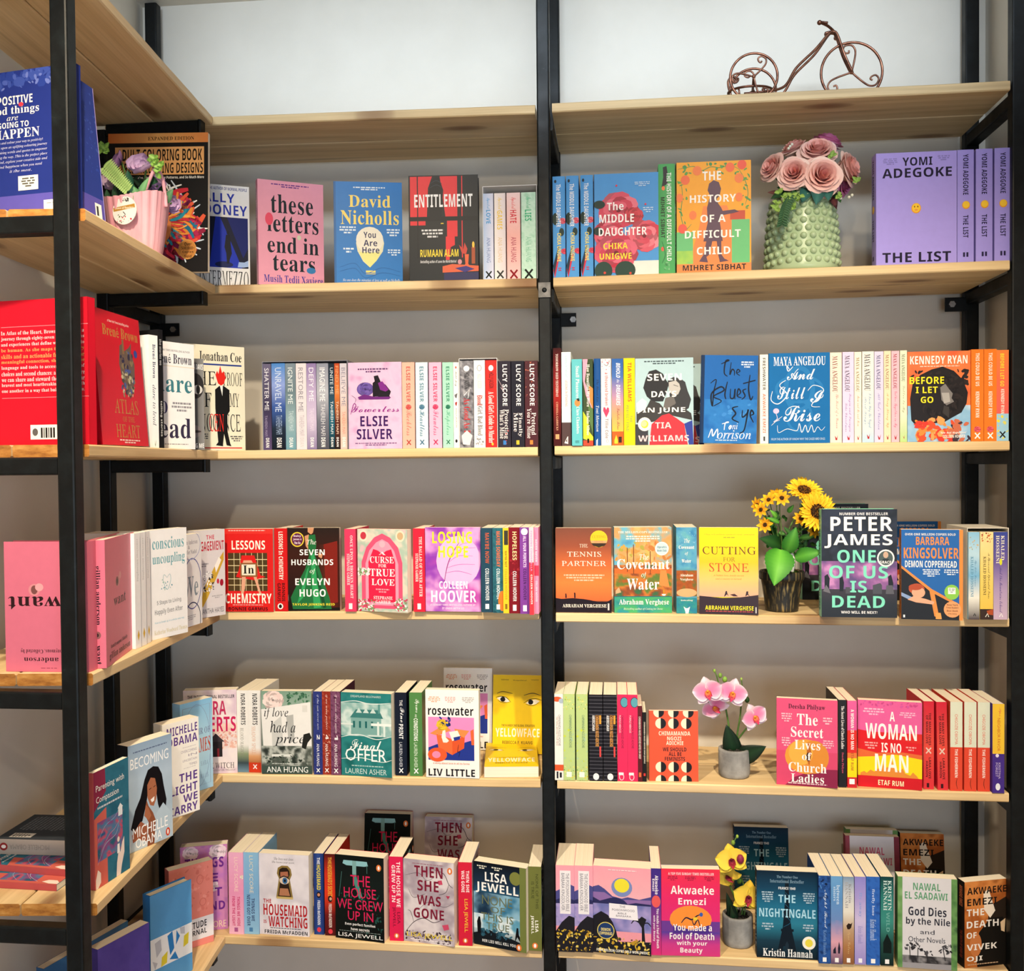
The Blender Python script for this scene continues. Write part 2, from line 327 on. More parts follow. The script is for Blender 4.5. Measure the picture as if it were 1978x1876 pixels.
cf = [o for o in COL.objects if o.get('label', '').startswith('black steel frame with the centre post')][0]
m = MB(); bar(m, (-.0295, -.0055, .374), (-.0005, -.0025, .409), .001); pl = m.obj('mounting_plate', M_WORN, cf)
m = MB(); m.ball((-.015, -.0055, .391), .006, 10, None, (1, .5, 1)); m.obj('bolt', M_STEEL, pl, True)
BOOKS = '''
# ---------- second shelf
D inter hb f3f3f1 2036b0
F tB 22 2 96 5 2b3a8c BY THE AUTHOR OF NORMAL PEOPLE
F tH 6 8 74 17 2036b0 SALLY
F tH 4 19 96 29 2036b0 ROONEY
F r 6 31 97 80 0a1030
F p 1733b8 28 80 40 31 48 31 86 80
F p 0d1d6b 60 31 97 31 97 60 88 70
F e 54 77 16 3 0a1a55
F p 06081c 58 48 65 48 66 56 68 66 64 72 63 76 59 76 58 66 55 60
F e 61.5 46 2.5 2 06081c
F p a9c4ee 78 79 80 74 90 74 97 72 97 78 88 79
F tR 10 83 97 99 101010 INTERMEZZO
E f inter 372 482 352 .01 .07 2U | white hardback with a blue picture band, tucked behind the lion cover in the corner
D tears hb e59db2 d98aa2
F b 20 3 78 7 2 6b3a86
F tS 20 13 84 31 1f2a30 these
F tS 14 32 92 49 1f2a30 letters
F tS 14 53 92 69 1f2a30 end in
F tS 22 71 86 86 1f2a30 tears
F e 17 37 6 6 e2506a
F e 80 84 7 3 3d7fb4
F e 62 53 3 2.4 cfd3b8
F tS 8 90 98 99 453f96 Musih Tedji Xaviere
S vB 30 8 70 60 1f2a30 these letters end in tears
E f tears 498 625 345 .0 .075 2L | pink hardback jacket with large dark smudged lettering, turned towards the end bay
D here hb 1f74bd 17609f
F r 0 0 3 100 195f9e
F b 26 5 78 9 2 dfe9f0
F tS 22 13 83 25 f2d66b David
F tS 10 28 95 42 f2d66b Nicholls
F p ded9b4 34 54 32 60 34 68 42 78 52 84 62 77 71 68 73 60 71 54
F e 52 57 20 13 e6e1d0
F p e3e08a 36 69 68 69 62 77 52 84 42 77
F tB 43 49 61 55 1d1a52 You
F tB 43 57 63 63 1d1a52 Are
F tB 41 64 66 70 1d1a52 Here
F b 8 44 32 52 3 d7e6f2
F b 76 46 97 54 3 d7e6f2
F b 12 65 30 71 2 d7e6f2
F b 78 66 97 73 3 d7e6f2
F r 46 87 60 89 f2d66b
F r 46 90 60 90.6 f2d66b
F L .8 1a63a5 8 84 30 80 45 90 70 84 96 88
F L .8 1a63a5 8 88 30 85 45 94 70 89 96 92
F tI 12 95 96 98.5 dfe9f0 No one does the minutiae of love as well as Nicholls
E f here 645 777 350 .01 .045 2L | blue hardback with yellow author lettering and a pale map pin on the cover
D entit hb 1d2227 1d2227
F p e0333c 2 1 34 1 28 12 26 40 2 40
F p e0333c 45 1 70 1 70 40 53 40
F r 55 43 70 58 e0333c
F p e0333c 53 58 66 58 66 66 60 68 58 80 53 80
F r 2 43 24 47 e0333c
F r 76 1 77.4 78 e0333c
F p 14181f 30 12 36 2 44 2 50 14 47 40 30 40
F r 12 1 13.5 78 14181f
F r 0 39 100 43 14181f
F r 46 45 50 46 e8c33a
F L .7 35424e 31 8 40 5 48 8
F L .7 35424e 30 12 40 9 49 12
F tB 8 18 92 30 f4f4f4 ENTITLEMENT
F b 17 51 51 60 3 d9d9d9
F tB 16 70 71 77 f2d53a RUMAAN ALAM
F tO 16 80 68 83.5 d9d9d9 Bestselling author of Leave the World Behind
F p d9603f 48 86 62 84 100 86 100 91 48 92
F r 50 92 100 100 2a2a55
F p e0633c 80 75 86 75 85 84 89 88 77 88 81 84
F r 90 68 95 84 a8502f
F e 92.5 66 1.8 3 f2c24a
F p c6453b 72 66 78 70 80 64 84 70 82 75 76 74
F p 39307a 66 88 82 86 94 89 80 92
F e 73 82 3 2.4 d0909a
S vB 25 8 75 60 f4f4f4 ENTITLEMENT
E f entit 790 924 340 .01 .02 2L | black hardback with red window panels and a candle scene on the cover
D tw1 pb c9d3ea c9d3ea H=205
S G 0 0 100 100 b9cbe8 dfe0f2
S vC 25 5 70 18 4aa0d8 Twisted
S vB 28 19 72 35 3f9ad6 LOVE
S vN 30 51 70 80 6e86b8 ANA HUANG
S x 50 94 28 20241f
E s tw1 934 953 366 .012 - 2L | pale blue paperback, first inside the white slipcase
D tw2 pb e9ddd9 e9ddd9 H=205
S G 0 0 100 100 f0e6e0 ded2d6
S vC 25 5 70 19 e6c23c Twisted
S vB 25 20 72 42 e6c23c GAMES
S vN 30 51 70 80 d9bd93 ANA HUANG
S x 50 94 28 20241f
E s tw2 955 976.5 366 .012 - 2L | cream paperback with yellow lettering, second inside the white slipcase
D tw3 pb f0c6c2 f0c6c2 H=205
S g 0 0 100 100 f3d6d6 eeb2aa f3c4c0
S vC 25 5 70 19 e05a5e Twisted
S vB 25 20 72 35 d23a48 HATE
S vN 30 51 70 80 b0485c ANA HUANG
S x 50 94 26 8a1a24
E s tw3 979 1005 365 .012 - 2L | blush pink paperback, third inside the white slipcase
D tw4 pb b5dcc4 b5dcc4 H=205
S f 0 0 100 100 3 5 a8d6ba c9e8d4 b0d8c0
S vC 25 5 70 19 52b486 Twisted
S vB 25 20 70 33 3fae7c LIES
S vN 30 51 70 80 8cc4a6 ANA HUANG
S x 50 94 26 20241f
E s tw4 1007 1035 364 .012 - 2L | mint green paperback, fourth inside the white slipcase
D middle hb 4a97d8 4a97d8
F r 55 86 100 100 e9e6dc
F r 60 40 100 86 4a97d8
F q 38 36 30 c01f3c f795a6 7
F q 62 42 14 b8283c d84a56 3
F q 22 60 24 b81c3a f28a9c 5
F q 78 62 26 cc3048 f79aa4 9
F q 34 78 32 b81a38 f07f94 11
F e 8 30 9 4 12302c
F e 6 56 8 4 12302c
F e 14 95 14 9 143a30
F e 48 95 16 9 143a30
F e 16 97 2 1.2 d0402e
F e 56 98 2 1.2 d0402e
F e 35 12 1.5 1 d8344f
F e 80 31 1.5 1 d8344f
F b 62 9 88 14 3 bcd8f0
F b 76 34 92 40 3 bcd8f0
F tB 20 28 46 36 fbf3f3 The
F tB 8 40 62 48 fbf3f3 MIDDLE
F tB 7 53 82 61 fbf3f3 DAUGHTER
F tB 14 68 52 74 f6d93a CHIKA
F tB 8 78 58 84 f6d93a UNIGWE
S q 80 44 26 c01f3c f795a6 2
S q 90 74 24 d02846 e8607a 4
S e 20 42 24 6 12302c
S e 70 55 20 4 12302c
S p 102f44 0 88 45 68 50 70 10 98
S p d02846 0 92 50 76 56 78 14 100
S e 22 5 9 1.6 1c2a38
S vB 28 8 66 50 f0f6fb The MIDDLE DAUGHTER
S vB 34 56 66 84 f6e27a CHIKA UNIGWE
S vB 42 90 66 93 d0283c H
E s middle 1068 1092 341 .01 - 2R | blue hardback spine with red flowers, beside the centre post
E s middle 1094 1118 339 .01 - 2R | blue hardback spine with red flowers, middle one of three matching spines
E s middle 1121 1146.5 338 .01 - 2R | blue hardback spine with red flowers, touching its own rose cover copy
E f middle 1148 1272 340 .01 .01 2R | blue hardback facing out with big red roses on its jacket
D diff hb f5a735 4ba65e
F r 0 63 22 100 6cc07c
F r 74 53 98 92 6cc07c
F f 0 80 22 100 6 3 8cc45a a6d058 6cc07c
F p f08a4a 22 78 30 60 36 40 68 40 74 53 74 98 22 98
F r 0 92 100 100 f08a4a
F r 72 45 92 53 c8503c
F L 1 4d9154 2 6 12 5 24 4 34 8 46 5 60 6 72 4 84 8
F L 1 4d9154 84 8 92 18 96 30 92 40
F L 1 4d9154 6 16 8 30 6 48 12 60 20 56
F s 4 26 2 2 98 12 2 3 4d9154 5f9e4e
F s 9 14 2 14 14 60 2 3 4d9154 5f9e4e
F s 8 14 86 10 98 44 2 3 4d9154 5f9e4e
F e 28 8 6 4.3 f2814a
F e 12 16 6 4.3 f0704a
F e 72 6 6 4.3 f2704a
F e 88 4 6 4.3 ee5e4c
F e 84 16 6 4.3 f2814a
F e 4 32 5 4 f2814a
F e 22 48 5 4 f2814a
F e 84 33 5 4 f2814a
F e 8 60 6 4.3 ee5e4c
F p 5f4558 42 26 44 20 50 17 57 19 60 25 58 31 54 34 56 38 60 42 62 45 78 44 84 46 78 47 60 49 58 54 62 72 36 72 42 55 41 42 44 34 46 32
F p 5f4558 40 72 48 72 44 84 40 86 42 91 30 90 36 84
F p 5f4558 54 72 60 72 60 84 64 88 70 90 58 91 56 85
F tB 35 9 60 17 fbf6ee THE
F tB 18 30 80 37 fbf6ee HISTORY
F tB 32 48 66 55 fbf6ee OF A
F tB 11 62 86 69 fbf6ee DIFFICULT
F tB 27 77 72 84 fbf6ee CHILD
F tB 8 93 93 98 201c1a MIHRET SIBHAT
S p 2e2a33 28 3 50 2 56 8 48 12 58 18 20 21 30 12
S e 30 22 10 2 f2814a
S e 25 77 10 2 ee5e4c
S L 6 2f7a48 20 70 40 82 20 90
S vB 50 8 78 88 f6fbf4 THE HISTORY OF A DIFFICULT CHILD
S vB 14 30 38 67 20241f MIHRET SIBHAT
S f 30 89 66 96 8 2 2a5a38 4ba65e c9d8c0
E s diff 1272 1304 317 .015 - 2R | green hardback spine with white lettering beside the orange grove cover
E f diff 1307 1451 316 .012 .012 2R | orange and yellow hardback with fruit branches and a dark standing figure
D list hb ab9ce8 a497e4
F b 8 5 28 11 4 8a7ec0
F b 76 4 92 9 3 8a7ec0
F tB 33 4.5 70 12 1d1730 YOMI
F tB 8 14 94 22.5 1d1730 ADEGOKE
F e 50 50 6 4.6 f0a030
F e 50 49.6 5 3.9 f8c93a
F e 48 48.6 .7 .8 7a4a10
F e 52 48.6 .7 .8 7a4a10
F e 50 51.5 2 .9 e89a4a
F tB 8 89 93 98 1d1730 THE LIST
S vB 34 4 66 40 262044 YOMI ADEGOKE
S e 52 49 24 3.6 f0a030
S e 52 48.6 20 3 f8c93a
S vB 34 58 66 78 262044 THE LIST
S r 34 91 46 95 262044
S r 54 91 66 95 262044
E f list 1692 1848 297 .01 .01 2R | lilac hardback facing out with a small round yellow face
E s list 1849 1881 288 .012 - 2R | lilac spine touching the lilac cover that faces out
E s list 1884 1918 286 .012 - 2R | lilac spine, middle one of the three identical ones
E s list 1921 1953 284 .012 - 2R | lilac spine standing against the end post
D posit bb 23327f 23327f T=14
F r 0 86 100 100 5a52a8
F s 3 60 0 0 100 10 3 6 3c50a0 2b3f90
F s 5 40 0 1 100 12 1 3 6a78bc 4a5cab
F tB 15 17 60 23 f2f0e6 BE POSITIVE
F tS 13 24 66 31 f2f0e6 Good things
F tI 35 31.4 46 34 f2f0e6 are
F tB 26 35 56 39 f2f0e6 GOING TO
F tS 22 40 66 46.5 f2f0e6 HAPPEN
F e 49 23.5 2.4 1.5 d83a4a
F tI 22 48 69 50.3 d5d6ee Relax and colour your way to positivity!
F tI 18 51.3 73 53.6 d5d6ee Embark upon an uplifting colouring journey
F tI 17 54.6 73 57 d5d6ee with inspiring words and quotes to empower
F tI 17 58 73 60.3 d5d6ee you along the way. This is the perfect place
F tI 18 61.3 73 63.6 d5d6ee to unwind, explore your creative side and
F tI 26 64.6 68 67 d5d6ee find happiness when you need
F tI 37 68 58 70 d5d6ee it the most.
F r 45 73 64 83 e9e6da
F b 48 74.5 61 81.5 4 55524a
F r 69 91 88 99.5 efece4
F b 71 93 84 94 1 8a8a8a
E f posit -52 150 121 -.66 -.695 2U H=253 | large blue paperback with white hand lettering, upright above the plank end
D positb bb 2a3b8a 8f84d8 T=12
F r 0 83 100 100 5a52a8
F s 3 50 40 6 100 66 2 5 4056a6 3046a0
F r 58 87 86 98 efece4
F r 64 89 72 96 303030
F r 97 0 100 100 a99ad8
E f positb 160 205 140 -.665 -.59 2U H=250 lean=5 | second large blue paperback with a barcode, leaning beside the flower basket
D lion pb 121214 101012 T=14
F G 0 0 100 7 c8692e e6a860 d07a3c
F tS 40 2.6 86 5.2 3a2410 EXPANDED EDITION
F r 7 10 96 30 e0a465
F tH 9 11.5 94 20 14100c ADULT COLORING BOOK
F tH 9 21.5 95 29 14100c STRESS RELIEVING DESIGNS
F tB 10 31 96 33.5 e8e4da Animals, Mandalas, Flowers, Paisley Patterns, and So Much More
F m 3 60 54 66 20 45 2 e9e6e2 c8d4e0
F m 5 90 54 66 12 42 6 c02a3a d8583a a8244e 8a1f3c
F m 6 80 54 66 10 36 4 1f6f8c e08a3a d2304a 7a1f4a
F m 7 70 54 64 8 28 3 f0a850 e04a40 2a8aa0 c02a3a
F e 50 68 14 13 d8834a
F e 44 58 6 4 e8a060
F e 47 76 9 6.5 efe9e2
F e 47 84 6 5 f4efe8
F p 241a1a 42 71 52 71 47 75
F L 1.2 3a1c1c 42 62 48 64 50 68
F e 80 84 9 7.2 c08a4a
F e 80 84 8 6.4 b87a3a
F tB 77 79 84 81.5 2a1608 Over
F tB 74 82 87 84.5 2a1608 500,000+
F tB 75 85 86 87 2a1608 Copies
F tB 77 88 84 90 2a1608 Sold
E f lion 206 400 254 -.175 -.155 2U lean=3 | black paperback with a copper banner and a rainbow coloured lion
# ---------- third shelf
D atlas pb d3152c c8122a T=34
F tB 30 6 76 8.5 f4d9d4 #1 New York Times bestselling author
F tS 18 10.5 94 18.5 c08a45 Brené Brown
F p 6b5a52 52 24 58 22 60 28 72 24 78 20 76 28 82 36 80 50 70 62 62 62 52 50 48 38
F s 3 40 50 28 80 60 2 4 2e2c4a 8a7a5a 4a5a9a
F s 4 44 50 44 78 62 1.5 3 c9c2a0 8c8a6a 4a4a3c
F r 57 19 61 30 8a6a4a
F e 86 28 4 3 2f4aa0
F tR 30 65 82 76 c08a45 ATLAS
F tR 46 78 72 82 c08a45 OF THE
F tR 30 84 82 94 c08a45 HEART
F b 32 95.5 84 99 2 f4d9d4
S vS 34 5 64 34 b8803a BRENÉ BROWN
S vS 34 38 64 86 f2dcd4 · ATLAS OF THE HEART ·
S p f2eee8 30 92 38 92 48 96 66 91 54 99 42 98
E f atlas 197 286 592 -.587 -.40 3U lean=4 | bright red paperback facing out with gold lettering and a jewelled heart
D atlasb bb cc142a c8122a T=20
F r 8 18 100 18.4 e0808a
F tS 8 21 96 24 f2cfd0 In Atlas of the Heart, Brown takes us on a
F tS 8 25 96 28 f2cfd0 journey through eighty-seven of the emotions
F tS 8 29 96 32 f2cfd0 and experiences that define what it means to
F tS 8 33 96 36 d8a060 be human. As she maps the necessary
F tS 8 37 96 40 d8a060 skills and an actionable framework for
F tS 8 41 96 44 d8a060 meaningful connection, she gives us the
F tS 8 45 96 48 f2cfd0 language and tools to access a universe of
F tS 8 49 96 52 f2cfd0 choices and second chances: a universe where
F tS 8 53 96 56 f2cfd0 we can share and steward the stories of our
F tS 8 57 96 60 f2cfd0 bravest and most heartbreaking moments with
F tS 8 61 96 64 f2cfd0 one another in a way that builds connection.
F r 8 67 100 67.4 e0808a
F r 38 86 67 96 efe9e2
F e 43 91 3 2.6 5a5a5a
F r 49 88 51 95 222
F r 52 88 53 95 222
F r 54 88 56 95 222
F r 57 88 58 95 222
F r 59 88 61 95 222
F r 62 88 64 95 222
E f atlasb -10 172 583 -.66 -.685 3U | red paperback showing its blurb and barcode, upright above the plank end
D dare pb f4f4f6 f4f4f6
F tB 8 7 90 9 8a8a90 #1 NEW YORK TIMES BESTSELLING AUTHOR
F tS 8 11 94 20 28243c Brené Brown
F r 0 22 100 23 e6e0d4
F tS 10 30 94 47 3f7f8c dare
F tS 10 52 38 67 4a4470 to
F tS 4 71 90 90 35304a lead
F b 46 56 94 66 3 909098
F b 20 95 90 96.5 1 9a9aa0
S vS 40 8 74 38 2c4060 Brené Brown
S vI 36 44 74 80 2c4060 dare to lead
S p 3a6a5a 44 93 56 97 70 92 58 99
E s dare 289 306 646 -.355 -.332 3U | white paperback spine with dark blue lettering beside the red heart book
D thinb pb 16161a 17171b
S vB 25 8 75 30 b0b0b4 the stories we
S vB 25 60 75 90 d0d0d0 telling stories
E s thinb 307 316 636 -.325 -.312 3U | very thin black spine between the two white paperbacks
E f dare 290 376 657 -.285 -.175 3U | white paperback facing out with teal and violet italic words
D finding hb 6f6f70 3a3a3a T=22
F G 0 0 100 100 9a9a98 6a6a6c 4a4a4c 8a8a8a
F e 74 30 26 14 2c2a2c
F e 80 34 16 5 c9c7c4
F e 82 34 6 5 1a1a1c
F p 3a383a 50 40 62 62 58 70 48 64
F e 70 80 20 7 7a7274
F e 70 80 20 1.5 3a3436
F tB 50 6 98 12 f0f0f0 VIOLA DAVIS
F tB 30 93 98 98 f0f0f0 FINDING ME
E f finding 332 394 690 -.165 -.115 3U | grey hardback with a close photo of half a face, squeezed between white covers
D proof hb f2ecd4 f2ecd4 T=30
F tS 24 6 95 16 1c1c20 Jonathan Coe
F r 14 17.5 95 19 2a3f90
F tR 6 25 52 38 18181a THE
F tR 64 25 96 38 18181a PROOF
F tR 14 45 44 59 18181a OF
F tR 74 45 90 58 18181a MY
F tR 10 65 92 82 18181a INNOCENCE
F p e02a22 55 36 51 28 54 24 56 27 59 19 62 26 65 24 68 30 65 36 60 38
F p 161618 50 42 58 38 64 38 74 42 74 62 70 66 70 82 74 93 76 96 68 95 64 84 62 94 62 96 50 95 54 92 52 76 50 60
F p f2f2ee 58 38 62 48 63 38
F tR 40 65 64 82 e02a22 CEN
F b 12 84 38 92 4 5a5a5a
F b 74 86 96 92 3 5a5a5a
F r 10 97 94 98 d2202a
E f proof 356 473 663 -.055 .05 3U | cream hardback with a suited figure whose head is a red flame
D sh1 pb 4a4560 4a4560
S g 0 0 100 100 6a6480 3a3450 584a72
S vN 20 5 72 54 e6e6ee SHATTER ME
S vN 20 60 50 84 9a90b0 TAHEREH MAFI
S vH 30 86 70 97 f4f4f4 DEAN
E s sh1 508 524 703 .02 - 3L | dark violet spine, first inside the grey slipcase
D sh2 pb 2f62b0 2f62b0
S g 0 0 100 100 4a86cc 8aa0dc 3a5aa0 1c2a3c 0e1620
S vN 25 5 72 56 c9d8f0 UNRAVEL ME
S vN 30 60 74 82 9ab0d0 TAHEREH MAFI
S vH 34 86 70 97 f4f4f4 DEAN
E s sh2 525 551 702 .02 - 3L | bright blue spine, second inside the grey slipcase
D sh3 pb 7c94a0 7c94a0
S g 0 0 100 100 7a8a98 6a8088 8aa8b0 6a9aaa
S vN 25 5 72 47 dfe8ea IGNITE ME
S vN 30 55 76 78 c0d4da TAHEREH MAFI
S vH 34 86 70 97 f4f4f4 DEAN
E s sh3 551.5 571 702 .02 - 3L | sea grey spine, third inside the grey slipcase
D sh4 pb ddd6dc ddd6dc
S vN 22 5 68 56 8a8894 RESTORE ME
S vN 30 60 74 84 b0a8b4 TAHEREH MAFI
S vH 34 86 70 97 c8c4c8 DEAN
E s sh4 572 592 702 .02 - 3L | pale grey spine, fourth inside the grey slipcase
D sh5 pb 9a8ab4 9a8ab4
S g 0 0 100 100 8a78a8 b8a8cc c8bcd8 8478a0
S vN 25 5 72 44 eee8f4 DEFY ME
S vN 30 52 74 78 d8d0e4 TAHEREH MAFI
S vH 34 86 70 97 f4f4f4 DEAN
E s sh5 592.5 611 702 .02 - 3L | lavender spine, fifth inside the grey slipcase
D sh6 pb 848a98 848a98
S g 0 0 100 100 8a90a0 b0b4c0 6a6e7c 4a4c58
S vN 25 5 72 44 f0f0f4 IMAGINE ME
S vN 34 47 70 84 d8dae0 TAHEREH MAFI
S vH 34 86 70 97 f4f4f4 DEAN
E s sh6 612 634.5 702 .02 - 3L | stormy grey spine, sixth inside the grey slipcase
D sh7 pb 22384a 22384a
S g 0 0 100 100 1a2836 2a4458 1f5f74 14202a
S vN 22 5 78 36 d0dce4 UNITE ME
S vN 28 44 74 82 e0e8ec TAHEREH MAFI
S vH 30 86 74 97 f4f4f4 DEAN
E s sh7 635.5 646 702 .02 - 3L | slim dark teal spine, seventh inside the grey slipcase
D sh8 pb a04a2a a04a2a
S g 0 0 100 100 b84a2a d87a3a 5a2a20 181414
S vN 22 3 78 36 f0a070 FIND ME
S vN 28 44 74 82 f0d0b8 TAHEREH MAFI
S vH 30 86 74 97 f4f4f4 DEAN
E s sh8 646.5 656 702 .02 - 3L | slim rust orange spine, eighth inside the grey slipcase
D sh9 pb d8bcb0 d8bcb0
S g 0 0 100 100 c8c4d0 d8cacc e0b8a4 dcc0b8
S vN 22 5 78 50 8a8898 BELIEVE ME
S vN 28 56 74 82 d08878 TAHEREH MAFI
S vH 30 86 74 97 f4f0ea DEAN
E s sh9 657 670 702 .02 - 3L | slim peach and grey spine, ninth inside the grey slipcase
D power pb d8afd2 d8afd2
F f 0 0 100 100 5 3 d8afd2 e0bcda cda0c8
F b 18 7 76 13 2 5a3a6a
F e 32 31 16 8 5f4a96
F q 32 31 13 54408c 7a66b4 6
F p 1d1a22 46 24 50 22 48 16 56 15 62 24 70 26 80 34 78 38 46 40
F p 7a2a86 56 24 64 22 76 32 70 34 60 32
F p 6a2a7a 18 40 30 37 50 40 74 38 80 41 76 43 20 43
F p 201d26 58 36 76 36 78 40 56 40
F L .8 4a2a5a 6 38 14 42 12 47
F L 1.6 8a2a86 4 60 10 48 14 50 8 56
F tC 5 50 95 60 8a2a86 Powerless
F tB 22 62 74 74 3a1a5c ELSIE
F tB 15 77 82 89 3a1a5c SILVER
F b 10 93 92 97 2 7a5a8a
E f power 673 776 701 .005 .005 3L | lilac pink cover facing out with a boot and violet rose
D reck pb f2b3a0 f2b3a0
S vB 34 5 66 46 c04f4a ELSIE SILVER
S q 50 52 22 c84a48 e07068 3
S vC 18 56 78 85 d07a70 Reckless
S x 50 93 16 b0403a
E s reck 777 801 700 .008 - 3L | peach pink spine between the boot cover and a pale blue spine
D heart pb cfe0ea cfe0ea
S vB 34 5 66 46 4a7a90 ELSIE SILVER
S q 50 52 22 3f6f90 6a94ac 3
S vC 18 56 78 86 4a7a96 Heartless
S x 50 93 16 3f6a88
E s heart 803 826.5 700 .008 - 3L | pale blue spine with a small blue flower, between peach and pink spines
D flaw pb f0b4d0 f0b4d0
S vB 34 5 66 46 c8285a ELSIE SILVER
S q 50 52 22 c8305c e0688a 3
S vC 18 56 78 85 cf5a86 Flawless
S x 50 93 16 b82a58
E s flaw 829 853 700 .008 - 3L | candy pink spine between the pale blue and the mint spines
D hopel pb a5dcc4 a5dcc4
S vB 34 5 66 46 2f7a60 ELSIE SILVER
S q 50 52 22 1f6a50 4a947a 3
S vC 18 56 78 85 6aac94 Hopeless
S x 50 93 16 2a6a54
E s hopel 855 875.5 700 .008 - 3L | mint spine with a small dark green flower, beside a slim white spine
D killj pb f0ece8 f0ece8
S vC 25 10 75 28 3a3030 Kill Joy
S e 50 6 16 1.4 d05a50
S p 6a6a70 20 38 80 36 60 42 30 41
S p a02a2a 30 47 70 46 60 51 36 50
S vN 28 54 70 76 c08a7a HOLLY JACKSON
S e 50 92 22 2 26262a
E s killj 876 886 700 .008 - 3L | very slim white spine beside the white edged slipcase
D good1 pb 55555c 55555c
S f 0 0 100 100 5 8 3a3a40 7a7a82 b0b0b6
S e 50 9 22 3.4 f4f4f4
S vB 24 14 72 32 1c1c1e HOLLY JACKSON
S vS 28 43 76 95 c01f26 As Good As Dead
S l 5 f4f4f4 30 40 70 33 60 43
S p d8d8da 10 86 50 80 90 86 70 97 20 96
E s good1 888.5 914.5 697 .015 - 3L | charcoal and grey spine, first inside the white edged slipcase
D good2 pb f2efec f2efec
S o 50 9 20 3.4 3 26262a
S vB 22 16 72 32 d4c8c4 HOLLY JACKSON
S vS 26 40 76 86 2a2a2c Good Girl, Bad Blood
S vS 27 40 75 52 c8282c Blood
S s 3 24 16 86 84 97 6 12 8a8a8e b4b4b6
E s good2 915.5 937 696 .015 - 3L | white spine, second inside the white edged slipcase
D good3 pb d52a26 d52a26
S e 50 9 22 3.4 f4f0ee
S vB 22 14 74 32 2a1a1a HOLLY JACKSON
S vS 26 36 76 95 f6ece8 A Good Girl's Guide to Murder
S e 60 96 10 1.6 e8b83a
E s good3 938 959.5 696 .015 - 3L | red spine, third inside the white edged slipcase
D lucy1 pb 2e2a36 2e2a36
S l 4 c0a8b0 0 20 50 34 20 30 70 40
S vH 38 4 74 52 f4f0ee LUCY SCORE
S vS 44 56 84 90 e6dcdc Protecting
S vS 14 56 52 90 e6dcdc What's Mine
S r 40 92 64 97 3a7ac0
S s 4 14 60 80 100 100 3 7 c0303c 2e2a36
E s lucy1 961.5 986.5 697.5 .01 - 3L | charcoal spine with red streaks, touching the white edged slipcase
D lucy2 pb 23232f 23232f
S vH 38 4 74 52 f4f0ee LUCY SCORE
S vS 50 60 84 88 e6dcdc Finally
S vS 16 60 50 82 e6dcdc Mine
S r 36 92 60 97 c9b43a
E s lucy2 988 1012.5 697.5 .01 - 3L | near black spine, middle one of three with the same bold white lettering
D lucy3 pb 4a2028 4a2028
S s 4 30 0 0 100 50 3 7 c06a50 7a3038
S vH 38 4 74 52 f4f0ee LUCY SCORE
S vS 50 60 84 86 e6dcdc Pretend
S vS 16 55 50 90 e6dcdc You're Mine
S r 36 92 60 97 d0803a
E s lucy3 1014 1039 697 .01 - 3L | maroon spine with speckled top, beside the centre post
D tom pb 571a20 571a20 H=232
S g 0 0 100 100 3a1416 7a1a1e a02420 5a1a1c 401418
S vS 34 6 66 50 f0dcd4 TOMORROW DIED YESTERDAY
S vS 36 55 62 84 e0a888 CHIMEKA GARRICKS
S r 25 88 75 93 d8a070
E s tom 1069 1083.5 668 .008 - 3R | tall dark red spine standing against the centre post
D brownw pb dde8ea 503c3c H=222
S r 0 0 100 75 dfeaec
S vB 38 4 62 27 8ac0cc SCHOOLS OF THOUGHT
S vB 38 30 62 58 e08a80 LESSONS IN STANDING
S p f2ece8 25 97 60 90 66 90 66 98
S p 503c3c 40 95 56 92 56 96
E s brownw 1085 1103 679 .008 - 3R | tall white spine with a brown foot
D small pb 5fbcc4 5fbcc4
S vS 40 8 74 45 eef4ea Small Pleasures
S e 54 50.5 28 4.2 e88a4a
S p 24302c 44 46 70 45 76 48 60 49
S vS 44 55 74 86 eef4ea Clare Chambers
S vB 30 94 70 97 2f6a70 W&N
E s small 1104.5 1124.5 694 -.005 - 3R | turquoise spine with an orange fruit, beside the brown footed white one
D howb pb 3f4f35 3f4f35
S p eda0b8 0 0 50 0 20 26 90 48 90 58 30 42 0 24
S p e88a4a 60 30 100 34 100 58 70 50
S p 5a7a4a 50 52 100 58 100 88 60 70
S p c8d43a 0 60 50 70 60 84 100 90 100 96 0 92
S r 0 94 100 100 d84a38
S vS 38 6 68 55 f6f0e6 How Beautiful We Were
S vS 36 60 64 88 f6f0e6 Imbolo Mbue
S r 40 92 60 97 2a1a14
E s howb 1126 1145.5 694 -.002 - 3R | green, pink and yellow wavy patterned spine
D blue hb2 1b62ae 174f92 W=129
F r 0 0 5 100 0f2c52
F f 6 50 100 100 4 9 1b62ae 2a78c0 1b62ae
F s 2 8 10 55 90 72 3 5 3f8ad0 3a84cc
F L 2.6 0c1626 34 10 48 6 42 7 40 20 46 24
F L 2.4 0c1626 52 8 50 22 54 16 58 18 58 23
F L 2.2 0c1626 62 20 68 18 64 16 62 20 68 23
F L 2.8 0c1626 16 32 26 28 22 42 20 58 18 44 34 36 40 40 22 47 36 52 22 58
F L 2.6 0c1626 46 30 42 44 44 50
F L 2.6 0c1626 52 38 52 48 58 48 60 38 60 50
F L 2.6 0c1626 64 46 70 42 66 38 64 46 72 48
F L 2.6 0c1626 80 38 74 40 78 46 72 50
F L 2.8 0c1626 86 22 84 38 88 50 92 46
F L 2.4 0c1626 74 32 96 28
F L 3 0c1626 66 58 56 60 62 66 56 72 68 76
F L 3 0c1626 74 62 74 70 82 66 84 62 78 84 70 88
F L 3 0c1626 88 68 94 66 90 62 88 68 94 76
F b 68 7 94 15 3 dfe9f0
F L 2 eef2f6 38 78 50 76 44 77 42 85
